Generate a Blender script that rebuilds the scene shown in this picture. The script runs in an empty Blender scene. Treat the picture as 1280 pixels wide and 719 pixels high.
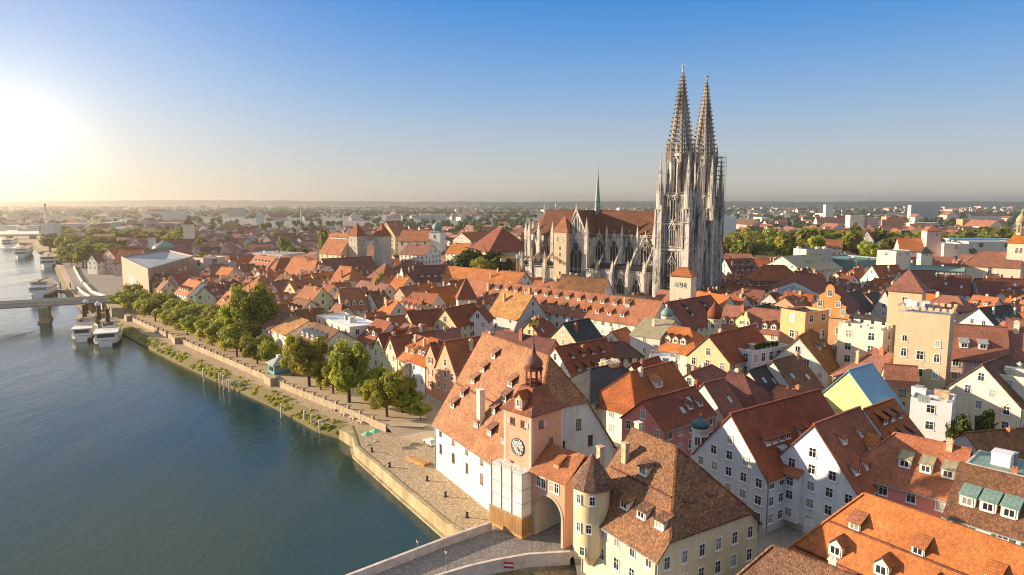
import bpy, math, random, bisect
from mathutils import Vector, Matrix, noise
from mathutils.bvhtree import BVHTree
R = math.radians
random.seed(7)
sc = bpy.context.scene
col = sc.collection

# ------------------------------------------------------------------ camera
CAM_Z, FPX, PITCH = 52.0, 850.0, math.atan(107.5 / 850)
cd = bpy.data.cameras.new('camera'); cam = bpy.data.objects.new('camera', cd); col.objects.link(cam)
cam.location = (0, 0, CAM_Z); cam.rotation_euler = (R(90) - PITCH, 0, 0)
cd.sensor_width = 36; cd.lens = FPX / 1280 * 36; cd.clip_start = 1; cd.clip_end = 30000
sc.camera = cam
# ------------------------------------------------------------------ world, sun, exposure
SUN_AZ, SUN_EL = -78, 14            # azimuth from +Y (negative: towards -X)
w = bpy.data.worlds.new('World'); sc.world = w; w.use_nodes = True
nt = w.node_tree; N = nt.nodes; bg = N['Background']
sky = N.new('ShaderNodeTexSky'); sky.sky_type = 'NISHITA'; sky.sun_disc = False
sky.sun_elevation = R(SUN_EL); sky.sun_rotation = R(SUN_AZ)
sky.air_density = 1.0; sky.dust_density = 0.35; sky.ozone_density = 2.2; sky.altitude = 100
# broad glow of the hazy evening sky round the low sun and along the horizon
tc = N.new('ShaderNodeTexCoord')
def dotglow(az, el, power, colr, strength):
    d = (math.sin(R(az)) * math.cos(R(el)), math.cos(R(az)) * math.cos(R(el)), math.sin(R(el)))
    v = N.new('ShaderNodeVectorMath'); v.operation = 'DOT_PRODUCT'; v.inputs[1].default_value = d
    nt.links.new(tc.outputs['Generated'], v.inputs[0])
    m = N.new('ShaderNodeMath'); m.operation = 'MAXIMUM'; m.inputs[1].default_value = 0
    nt.links.new(v.outputs['Value'], m.inputs[0])
    p = N.new('ShaderNodeMath'); p.operation = 'POWER'; p.inputs[1].default_value = power
    nt.links.new(m.outputs[0], p.inputs[0])
    s = N.new('ShaderNodeMath'); s.operation = 'MULTIPLY'; s.inputs[1].default_value = strength
    nt.links.new(p.outputs[0], s.inputs[0])
    c = N.new('ShaderNodeMix'); c.data_type = 'RGBA'; c.blend_type = 'MIX'
    c.inputs['A'].default_value = (0, 0, 0, 1); c.inputs['B'].default_value = (*colr, 1)
    c.clamp_factor = False
    nt.links.new(s.outputs[0], c.inputs['Factor'])
    return c.outputs['Result']
def addc(a, b):
    c = N.new('ShaderNodeMix'); c.data_type = 'RGBA'; c.blend_type = 'ADD'; c.inputs['Factor'].default_value = 1
    nt.links.new(a, c.inputs['A']); nt.links.new(b, c.inputs['B']); return c.outputs['Result']
def mulc(a, colr):
    c = N.new('ShaderNodeMix'); c.data_type = 'RGBA'; c.blend_type = 'MULTIPLY'; c.inputs['Factor'].default_value = 1
    nt.links.new(a, c.inputs['A']); c.inputs['B'].default_value = (*colr, 1); return c.outputs['Result']
SKY_TINT = (0.86, 0.95, 1.12)
s = mulc(sky.outputs['Color'], SKY_TINT)
def horizon(power, colr, strength):
    sp = N.new('ShaderNodeSeparateXYZ'); nt.links.new(tc.outputs['Generated'], sp.inputs[0])
    ab = N.new('ShaderNodeMath'); ab.operation = 'ABSOLUTE'; nt.links.new(sp.outputs['Z'], ab.inputs[0])
    om = N.new('ShaderNodeMath'); om.operation = 'SUBTRACT'; om.inputs[0].default_value = 1; nt.links.new(ab.outputs[0], om.inputs[1])
    p = N.new('ShaderNodeMath'); p.operation = 'POWER'; p.inputs[1].default_value = power; nt.links.new(om.outputs[0], p.inputs[0])
    f = N.new('ShaderNodeMath'); f.operation = 'MULTIPLY'; f.inputs[1].default_value = strength; nt.links.new(p.outputs[0], f.inputs[0])
    c = N.new('ShaderNodeMix'); c.data_type = 'RGBA'; c.clamp_factor = False
    c.inputs['A'].default_value = (0, 0, 0, 1); c.inputs['B'].default_value = (*colr, 1); nt.links.new(f.outputs[0], c.inputs['Factor'])
    return c.outputs['Result']
def elev_ramp(stops, k):                              # evening sky colour by height above the horizon (sine of elevation), with added fill overhead
    sp = N.new('ShaderNodeSeparateXYZ'); nt.links.new(tc.outputs['Generated'], sp.inputs[0])
    r = N.new('ShaderNodeValToRGB'); e = r.color_ramp.elements; r.color_ramp.interpolation = 'B_SPLINE'
    while len(e) < len(stops): e.new(.5)
    for q, (p, c) in zip(e, stops): q.position = p; q.color = (*[x for x in c], 1)
    nt.links.new(sp.outputs['Z'], r.inputs[0]); return mulc(r.outputs[0], (k, k, k))
s = mulc(s, (.10, .11, .12))
s = addc(s, elev_ramp([(0, (.58, .50, .42)), (.05, (.52, .49, .46)), (.14, (.25, .42, .63)), (.25, (.02, .215, .60)), (.31, (.02, .215, .59)), (.45, (.34, .44, .58)), (.8, (.74, .76, .78))], 3.8))  # last two stops: unseen overhead sky, brightened as added fill for the shadows
s = addc(s, dotglow(-36, 3.7, 320, (1.0, .88, .64), 1.7))
s = addc(s, dotglow(-37, 3.7, 50, (1.0, .78, .48), .65))
s = addc(s, dotglow(-36, 6, 24, (1.0, .66, .26), .45))
s = addc(s, dotglow(-42, 3.0, 9, (1.0, .70, .40), .38))
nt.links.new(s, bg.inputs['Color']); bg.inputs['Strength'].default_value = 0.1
sd = bpy.data.lights.new('sun', 'SUN'); sun = bpy.data.objects.new('sun', sd); col.objects.link(sun)
sd.energy = 5.0; sd.angle = R(0.6); sd.color = (1.0, .78, .54)
sdir = Vector((math.sin(R(SUN_AZ)) * math.cos(R(SUN_EL)), math.cos(R(SUN_AZ)) * math.cos(R(SUN_EL)), math.sin(R(SUN_EL))))
sun.rotation_euler = sdir.to_track_quat('Z', 'Y').to_euler(); sun.location = (-100, 50, 200)
vs = sc.view_settings; vs.view_transform = 'Standard'; vs.look = 'None'; vs.gamma = 1; vs.exposure = 1.35
sc.cycles.max_bounces = 5; sc.cycles.diffuse_bounces = 3; sc.cycles.glossy_bounces = 2
sc.cycles.transmission_bounces = 2; sc.cycles.volume_bounces = 0; sc.cycles.transparent_max_bounces = 6
sc.cycles.caustics_reflective = False; sc.cycles.caustics_refractive = False
sc.cycles.use_denoising = True
sc.cycles.pixel_filter_type = 'BLACKMAN_HARRIS'; sc.cycles.filter_width = 1.1

# ------------------------------------------------------------------ helpers
CP, SP = math.cos(PITCH), math.sin(PITCH)
def ray(px, py):
    x = (px - 640) / FPX; v = (py - 359.5) / FPX
    return Vector((x, CP - v * SP, -SP - v * CP))
def at(px, py, z):
    d = ray(px, py); t = (z - CAM_Z) / d.z
    return Vector((d.x * t, d.y * t, z))
def atd(px, py, D):
    d = ray(px, py); t = D / d.y
    return Vector((d.x * t, D, CAM_Z + d.z * t))

def lin(c):
    return tuple(((x / 255) / 12.92 if x / 255 <= .04045 else ((x / 255 + .055) / 1.055) ** 2.4) for x in c)

OCC_V, OCC_F = [], []
def occ_add(me, mw):
    o = len(OCC_V)
    OCC_V.extend([mw @ v.co for v in me.vertices])
    OCC_F.extend([[i + o for i in p.vertices] for p in me.polygons])

class MB:
    def __init__(s): s.v = []; s.f = []; s.m = []
    def face(s, pts, m=0):
        i = len(s.v); s.v.extend([tuple(p) for p in pts]); s.f.append(list(range(i, i + len(pts)))); s.m.append(m)
    def mesh(s, vs, fs, m=0):
        i = len(s.v); s.v.extend([tuple(p) for p in vs])
        for f in fs: s.f.append([k + i for k in f]); s.m.append(m)
    def box(s, x0, y0, z0, x1, y1, z1, m=0):
        v = [(x0,y0,z0),(x1,y0,z0),(x1,y1,z0),(x0,y1,z0),(x0,y0,z1),(x1,y0,z1),(x1,y1,z1),(x0,y1,z1)]
        s.mesh(v, [(0,3,2,1),(4,5,6,7),(0,1,5,4),(1,2,6,5),(2,3,7,6),(3,0,4,7)], m)
    def prism(s, poly, z0, z1, m=0, mtop=None):      # poly: (x, y) counter-clockwise
        n = len(poly)
        v = [(p[0], p[1], z0) for p in poly] + [(p[0], p[1], z1) for p in poly]
        s.mesh(v, [(i, (i + 1) % n, (i + 1) % n + n, i + n) for i in range(n)], m)
        s.face([v[i + n] for i in range(n)], m if mtop is None else mtop)
        s.face([v[n - 1 - i] for i in range(n)], m)
    def slab(s, pts, t, m=0, ms=None):               # a sloping polygon thickened downwards
        n = len(pts); ms = m if ms is None else ms
        lo = [(p[0], p[1], p[2] - t) for p in pts]
        s.face(pts, m); s.face(lo[::-1], ms)
        for i in range(n):
            j = (i + 1) % n
            s.face([lo[i], lo[j], pts[j], pts[i]], ms)
    def beam(s, p, q, a, b=None, m=0, up=(0, 0, 1)):
        p, q = Vector(p), Vector(q); b = a if b is None else b
        d = (q - p).normalized(); u = Vector(up)
        if abs(d.dot(u)) > .98: u = Vector((1, 0, 0))
        r = d.cross(u).normalized() * (a / 2); w_ = r.cross(d).normalized() * (b / 2)
        v = [p - r - w_, p + r - w_, p + r + w_, p - r + w_, q - r - w_, q + r - w_, q + r + w_, q - r + w_]
        s.mesh(v, [(0,3,2,1),(4,5,6,7),(0,1,5,4),(1,2,6,5),(2,3,7,6),(3,0,4,7)], m)
    def lathe(s, prof, n=12, c=(0, 0), m=0, rot=0, a0=0, a1=math.tau, cap=True):   # prof: (r, z) from bottom up
        full = abs(a1 - a0 - math.tau) < 1e-6; k = n if full else n + 1
        vs_, fs = [], []
        for r, z in prof:
            for i in range(k):
                a = rot + a0 + (a1 - a0) * i / n
                vs_.append((c[0] + r * math.cos(a), c[1] + r * math.sin(a), z))
        for j in range(len(prof) - 1):
            for i in range(n):
                b = (i + 1) % k
                fs.append((j * k + i, j * k + b, (j + 1) * k + b, (j + 1) * k + i))
        s.mesh(vs_, fs, m)
        if cap and full:
            if prof[-1][0] > .02: s.face(vs_[-k:], m)
            if prof[0][0] > .02: s.face(vs_[:k][::-1], m)
    def cone(s, c, r, z0, z1, n=4, m=0, rot=0): s.lathe([(r, z0), (0.001, z1)], n, c, m, rot)
    def data(s, name, mats, smooth=False):
        me = bpy.data.meshes.new(name); me.from_pydata(s.v, [], s.f)
        mats = mats if isinstance(mats, (list, tuple)) else [mats]
        for x in mats: me.materials.append(x)
        me.polygons.foreach_set('material_index', s.m)
        if smooth: me.polygons.foreach_set('use_smooth', [True] * len(s.f))
        me.update(); return me
    def build(s, name, mats, parent=None, loc=None, rz=None, smooth=False, occ=False):
        o = bpy.data.objects.new(name, s.data(name, mats, smooth)); col.objects.link(o)
        if parent: o.parent = parent
        if loc is not None: o.location = loc
        if rz is not None: o.rotation_euler = (0, 0, rz)
        if occ:
            mw = o.matrix_basis if not parent else mat_of(parent) @ o.matrix_basis
            occ_add(o.data, mw)
        return o
def mat_of(o):
    m = Matrix.Translation(o.location) @ o.rotation_euler.to_matrix().to_4x4()
    return m if o.parent is None else mat_of(o.parent) @ m
def inst(me, name, parent, loc, rot=(0, 0, 0), scale=None):
    o = bpy.data.objects.new(name, me); col.objects.link(o); o.parent = parent
    o.location = loc; o.rotation_euler = rot
    if scale is not None: o.scale = scale
    return o
LABELS = {}
def tag(o, label=None, cat=None, group=None, kind=None):
    if label: o['label'] = label
    if cat: o['category'] = cat
    if group: o['group'] = group
    if kind: o['kind'] = kind
    return o
def thing(name, label, cat, loc=(0, 0, 0), rz=0, group=None):
    o = bpy.data.objects.new(name, None); col.objects.link(o); o.empty_display_size = .5
    o.location = loc; o.rotation_euler = (0, 0, rz)
    return tag(o, label, cat, group)

# ------------------------------------------------------------------ materials
MATS = {}
class NT:
    def __init__(s, name):
        s.mat = bpy.data.materials.new(name); s.mat.use_nodes = True; s.t = s.mat.node_tree
        s.b = s.t.nodes['Principled BSDF']; s.b.inputs['Roughness'].default_value = .85
        s.b.inputs['Specular IOR Level'].default_value = .25
        s.tc = s.t.nodes.new('ShaderNodeTexCoord')
    def L(s, a, b): s.t.links.new(a, b)
    def n(s, t, **k):
        x = s.t.nodes.new(t)
        for a, b in k.items(): setattr(x, a, b)
        return x
    def map(s, scale=(1, 1, 1), src='Object'):
        m = s.n('ShaderNodeMapping'); m.inputs['Scale'].default_value = scale
        s.L(s.tc.outputs[src], m.inputs['Vector']); return m.outputs[0]
    def noise(s, scale, detail=3, vec=None, rough=.55):
        x = s.n('ShaderNodeTexNoise'); x.inputs['Scale'].default_value = scale
        x.inputs['Detail'].default_value = detail; x.inputs['Roughness'].default_value = rough
        s.L(vec if vec is not None else s.tc.outputs['Object'], x.inputs['Vector']); return x.outputs['Fac']
    def ramp(s, fac, stops):
        r = s.n('ShaderNodeValToRGB'); e = r.color_ramp.elements
        while len(e) < len(stops): e.new(.5)
        for k, (p, c) in zip(e, stops): k.position = p; k.color = (*c, 1) if len(c) == 3 else c
        s.L(fac, r.inputs[0]); return r.outputs[0]
    def mix(s, fac, a, b, mode='MIX'):
        x = s.n('ShaderNodeMix', data_type='RGBA', blend_type=mode)
        for inp, val in (('Factor', fac), ('A', a), ('B', b)):
            if isinstance(val, (int, float)): x.inputs[inp].default_value = val
            elif isinstance(val, tuple): x.inputs[inp].default_value = (*val, 1)
            else: s.L(val, x.inputs[inp])
        return x.outputs['Result']
    def rand(s, lo, hi):
        oi = s.n('ShaderNodeObjectInfo'); mr = s.n('ShaderNodeMapRange')
        mr.inputs['To Min'].default_value = lo; mr.inputs['To Max'].default_value = hi
        s.L(oi.outputs['Random'], mr.inputs[0]); return mr.outputs[0]
    def hsv(s, colr, h=.5, sat=1, v=1):
        x = s.n('ShaderNodeHueSaturation'); s.L(colr, x.inputs['Color'])
        for i, val in (('Hue', h), ('Saturation', sat), ('Value', v)):
            if isinstance(val, (int, float)): x.inputs[i].default_value = val
            else: s.L(val, x.inputs[i])
        return x.outputs[0]
    def bump(s, h, strength=.4, dist=.05):
        x = s.n('ShaderNodeBump'); x.inputs['Strength'].default_value = strength; x.inputs['Distance'].default_value = dist
        s.L(h, x.inputs['Height']); s.L(x.outputs[0], s.b.inputs['Normal'])
    def out(s, colr):
        if isinstance(colr, tuple): s.b.inputs['Base Color'].default_value = (*colr, 1)
        else: s.L(colr, s.b.inputs['Base Color'])
        return s.mat

def roof_mat(name, c, c2, moss=.25, tile=.22, speck=.45):
    t = NT(name)
    sx = t.n('ShaderNodeSeparateXYZ'); t.L(t.tc.outputs['Object'], sx.inputs[0])
    ad = t.n('ShaderNodeMath', operation='MULTIPLY_ADD'); ad.inputs[1].default_value = .6
    t.L(sx.outputs['Y'], ad.inputs[0]); t.L(sx.outputs['X'], ad.inputs[2])
    zz = t.n('ShaderNodeMath', operation='MULTIPLY'); zz.inputs[1].default_value = 1.25; t.L(sx.outputs['Z'], zz.inputs[0])
    cb = t.n('ShaderNodeCombineXYZ'); t.L(ad.outputs[0], cb.inputs['X']); t.L(zz.outputs[0], cb.inputs['Y'])
    br = t.n('ShaderNodeTexBrick'); t.L(cb.outputs[0], br.inputs['Vector'])
    br.inputs['Scale'].default_value = 1; br.inputs['Brick Width'].default_value = tile * 1.1
    br.inputs['Row Height'].default_value = tile; br.inputs['Mortar Size'].default_value = .035
    br.inputs['Color1'].default_value = (1 + speck * .35,) * 3 + (1,); br.inputs['Color2'].default_value = (1 - speck * .55,) * 3 + (1,)
    br.inputs['Mortar'].default_value = (.66, .64, .62, 1); br.inputs['Bias'].default_value = -.1
    big = t.noise(.35, 4); base = t.mix(t.ramp(big, [(.35, (0,)*3), (.68, (1,)*3)]), c, c2)
    st = t.noise(1, 4, t.map((1.3, 1.3, .12)))
    base = t.mix(t.ramp(st, [(.5, (0,)*3), (.8, (moss,)*3)]), base, (.075, .06, .035))
    base = t.mix(1.0, base, br.outputs['Color'], 'MULTIPLY')
    pt = t.n('ShaderNodeTexBrick'); t.L(cb.outputs[0], pt.inputs['Vector']); pt.inputs['Scale'].default_value = 1
    pt.inputs['Brick Width'].default_value = 3.7; pt.inputs['Row Height'].default_value = 1.9; pt.inputs['Mortar Size'].default_value = 0
    pt.inputs['Color1'].default_value = (.80, .78, .76, 1); pt.inputs['Color2'].default_value = (1.14, 1.12, 1.1, 1)
    base = t.mix(.55, base, pt.outputs['Color'], 'MULTIPLY')
    fine = t.noise(2.6, 5, rough=.75)
    base = t.mix(1.0, base, t.ramp(fine, [(.28, (.52, .5, .48)), (.72, (1.3, 1.28, 1.25))]), 'MULTIPLY')
    base = t.hsv(base, t.rand(.496, .512), t.rand(.78, 1.08), t.rand(.7, 1.25))
    t.bump(br.outputs['Fac'], .5, -.06)
    t.b.inputs['Roughness'].default_value = .8
    return t.out(base)
def wall_mat(name, c, dirt=.6):
    t = NT(name)
    big = t.noise(.22, 4); st = t.noise(1, 5, t.map((1.6, 1.6, .18))); fine = t.noise(9, 3)
    b = t.mix(t.ramp(big, [(.3, (0,)*3), (.75, (1,)*3)]), tuple(x * .86 for x in c), tuple(min(1, x * 1.06) for x in c))
    b = t.mix(t.ramp(st, [(.5, (0,)*3), (.85, (dirt,)*3)]), b, tuple(x * .5 + .02 for x in c))
    b = t.mix(1.0, b, t.ramp(fine, [(.3, (.9,)*3), (.7, (1.06,)*3)]), 'MULTIPLY')
    rep = t.noise(.5, 2, rough=.3); b = t.mix(t.ramp(rep, [(.60, (0,)*3), (.615, (.35,)*3)]), b, tuple(min(1, x * .8 + .07) for x in c))
    b = t.hsv(b, .5, t.rand(.85, 1.1), t.rand(.92, 1.06))
    t.bump(fine, .15, .02)
    return t.out(b)
def plain(name, c, rough=.7, metal=0, var=.12, scale=1.5):
    t = NT(name); n_ = t.noise(scale, 4)
    b = t.mix(t.ramp(n_, [(.3, (0,)*3), (.7, (1,)*3)]), tuple(x * (1 - var) for x in c), tuple(min(1, x * (1 + var)) for x in c))
    t.b.inputs['Roughness'].default_value = rough; t.b.inputs['Metallic'].default_value = metal
    return t.out(b)
def seam_mat(name, c, c2, gap=.55, rough=.55):       # standing-seam metal roof, patinated
    t = NT(name); w_ = t.n('ShaderNodeTexWave', bands_direction='X', wave_profile='SAW'); w_.inputs['Scale'].default_value = 1 / gap / 3.14 * 1.0
    t.L(t.tc.outputs['Object'], w_.inputs['Vector'])
    n_ = t.noise(.5, 5); b = t.mix(t.ramp(n_, [(.3, (0,)*3), (.7, (1,)*3)]), c, c2)
    b = t.mix(1.0, b, t.ramp(w_.outputs['Fac'], [(.0, (.45,)*3), (.12, (1,)*3)]), 'MULTIPLY')
    st = t.noise(1, 4, t.map((2.5, 2.5, .2))); b = t.mix(1.0, b, t.ramp(st, [(.3, (.75,)*3), (.7, (1.15,)*3)]), 'MULTIPLY')
    t.b.inputs['Roughness'].default_value = rough
    return t.out(b)
M = MATS
M['r_orange'] = roof_mat('roof_tile_orange', (.45, .152, .08), (.35, .118, .062), .28, speck=.2, tile=.18)
M['r_red'] = roof_mat('roof_tile_red', (.38, .100, .038), (.26, .072, .034), .45)
M['r_maroon'] = roof_mat('roof_tile_maroon', (.27, .064, .036), (.175, .047, .032), .4)
M['r_brown'] = roof_mat('roof_tile_brown', (.25, .11, .05), (.15, .07, .04), .5, speck=.9)
M['r_terra'] = roof_mat('roof_tile_terracotta', (.50, .165, .06), (.36, .12, .048), .45)
M['r_tan'] = roof_mat('roof_tile_tan', (.40, .20, .085), (.30, .135, .06), .35, tile=.36, speck=1.0)
M['r_dark'] = roof_mat('roof_slate_dark', (.055, .05, .05), (.085, .07, .06), .2)
M['r_blue'] = roof_mat('roof_slate_blue', (.035, .045, .065), (.05, .06, .08), .1)
M['m_copper'] = seam_mat('metal_copper_green', (.13, .24, .22), (.20, .28, .23))
M['m_tan'] = seam_mat('metal_weathered_tan', (.36, .31, .19), (.25, .23, .15), .8)
M['m_teal'] = seam_mat('metal_dark_teal', (.045, .10, .12), (.07, .13, .14), .3)
M['m_grey'] = seam_mat('metal_zinc_grey', (.26, .28, .30), (.33, .34, .34), .6)
M['m_blue'] = seam_mat('metal_blue', (.10, .25, .40), (.13, .29, .42), .6)
M['m_dark'] = seam_mat('metal_dark', (.03, .03, .035), (.06, .055, .05), .6)
M['f_grey'] = plain('flat_roof_gravel', (.38, .36, .34), .9, var=.25)
M['f_white'] = plain('flat_roof_pale', (.62, .62, .64), .8, var=.12)
for k, c in dict(white=(.70, .66, .57), cream=(.74, .64, .47), yellow=(.74, .55, .27), ochre=(.60, .40, .17), orange=(.66, .33, .13),
                 pink=(.70, .24, .21), rose=(.66, .46, .38), grey=(.50, .48, .45), green=(.62, .62, .34), mint=(.42, .55, .50), bluew=(.66, .68, .69),
                 tan=(.62, .47, .28), brick=(.30, .13, .08), lime=(.72, .66, .22), salmon=(.64, .31, .19), stone=(.46, .41, .33), ivory=(.80, .73, .56), buff=(.74, .61, .37)).items():
    M['w_' + k] = wall_mat('plaster_' + k, c)
g = NT('window_glass'); g.b.inputs['Roughness'].default_value = .08; g.b.inputs['Specular IOR Level'].default_value = .6
M['glass'] = g.out(g.ramp(g.rand(0, 1), [(.0, (.008, .011, .016)), (.45, (.03, .034, .04)), (.68, (.07, .07, .07)), (.70, (.22, .20, .17)), (1.0, (.38, .36, .32))]))
M['frame'] = plain('white_window_frame', (.72, .70, .66), .6)
M['frame_dark'] = plain('brown_window_frame', (.16, .09, .05), .6)
M['wood'] = plain('weathered_wood', (.42, .24, .09), .75, var=.35, scale=3)
M['iron'] = plain('dark_iron', (.03, .03, .03), .5)
M['gold'] = plain('gilded_metal', (.75, .48, .10), .3, .8)
M['chim'] = plain('chimney_plaster', (.50, .34, .22), .9, var=.3)
M['chimw'] = plain('chimney_pale', (.66, .58, .46), .9, var=.2)
M['brickc'] = plain('chimney_brick', (.34, .13, .07), .9, var=.3)

def stone_mat(name, c, dk, s=1.0, zs=.16, lo=.42, hi=.66, amt=.85):
    t = NT(name)
    a = t.noise(.32 * s, 5, t.map((1, 1, zs)), .6); b_ = t.noise(.9 * s, 4, t.map((1, 1, .4)), rough=.65)
    f = t.mix(.35, a, b_)
    x = t.mix(t.ramp(f, [(lo, (0,)*3), (hi, (amt,)*3)]), c, dk)
    x = t.mix(1.0, x, t.ramp(t.noise(4, 3), [(.3, (.85,)*3), (.7, (1.1,)*3)]), 'MULTIPLY')
    t.bump(b_, .4, .15)
    return t.out(x)
M['stone'] = stone_mat('cathedral_limestone', (.60, .55, .48), (.045, .042, .04), lo=.45, hi=.585, amt=.93, zs=.12)
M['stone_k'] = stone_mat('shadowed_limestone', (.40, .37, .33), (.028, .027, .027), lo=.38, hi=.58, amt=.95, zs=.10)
M['stone_d'] = stone_mat('sooty_limestone', (.40, .34, .27), (.035, .033, .03), lo=.40, hi=.6)
M['quoin'] = stone_mat('quay_masonry', (.42, .34, .20), (.12, .085, .035), 1.2, .5, .4, .7, .8)
M['promwall'] = stone_mat('promenade_wall_stone', (.40, .32, .22), (.16, .12, .07), 1.5, .6, .4, .7, .7)
M['ashlar'] = plain('parapet_ashlar', (.52, .45, .40), .9, var=.22, scale=.8)
# ------------------------------------------------------------------ houses
SHUT = {}; SHUTTERS = True
for k_, c_ in dict(shut_green=(.05, .11, .06), shut_brown=(.16, .08, .04), shut_grey=(.30, .31, .31)).items(): M[k_] = plain(k_, c_, .7)
WIN_REQ = []            # window requests, kept only where the photograph shows them
FOOT = []               # (cx, cy, radius) of everything built, to keep infill houses apart
HOUSES = []
def foot(x, y, r): FOOT.append((x, y, r))
RECTS = []              # (cx, cy, cos, sin, x0, x1, half width)
def rect(c, rz, x0, x1, W): RECTS.append((c.x, c.y, math.cos(rz), math.sin(rz), x0, x1, W))

def win_mesh(wd, ht, style, near):
    key = ('win', round(wd, 2), round(ht, 2), style, near)
    if key in MATS: return MATS[key]
    fm = M['frame_dark'] if style == 'dark' else M['frame']
    f, p = MB(), MB()
    t = .11 if near else .14
    arch = style == 'arch'
    a, b = wd / 2, ht / 2
    if arch:
        n = 8; arc = [(a * math.cos(math.pi * i / n), b - a + a * math.sin(math.pi * i / n)) for i in range(n + 1)]
        out = [(-a, -b), (a, -b)] + arc
    else: out = [(-a, -b), (a, -b), (a, b), (-a, b)]
    p.face([(x, -.03, z) for x, z in out], 0)
    k = 1 + 2 * t / wd; kz = 1 + 2 * t / ht
    o2 = [(x * k, z * kz) for x, z in out]
    for i in range(len(out)):
        j = (i + 1) % len(out)
        q = [out[i], out[j], o2[j], o2[i]]
        f.face([(x, -.07, z) for x, z in q][::-1], 0)
        f.face([(o2[i][0], -.07, o2[i][1]), (o2[j][0], -.07, o2[j][1]), (o2[j][0], .02, o2[j][1]), (o2[i][0], .02, o2[i][1])], 0)
        f.face([(out[i][0], -.07, out[i][1]), (out[j][0], -.07, out[j][1]), (out[j][0], -.03, out[j][1]), (out[i][0], -.03, out[i][1])], 0)
    bw = .05 if near else .08
    f.box(-bw / 2, -.055, -b, bw / 2, -.032, b, 0)
    if near or ht > 1.5:
        f.box(-a, -.054, b * .28 - bw / 2, a, -.031, b * .28 + bw / 2, 0)
    f.box(-a * k - .08, -.16, -b * kz - .08, a * k + .08, .02, -b * kz, 0)       # sill
    if near: r = (p.data('window_pane', M['glass']), f.data('window_frame', fm))
    else:
        i0 = len(p.v); p.v += f.v; p.f += [[q + i0 for q in fc] for fc in f.f]; p.m += [1] * len(f.f)
        r = (p.data('window', [M['glass'], fm]), None)
    MATS[key] = r
    return r

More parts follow.
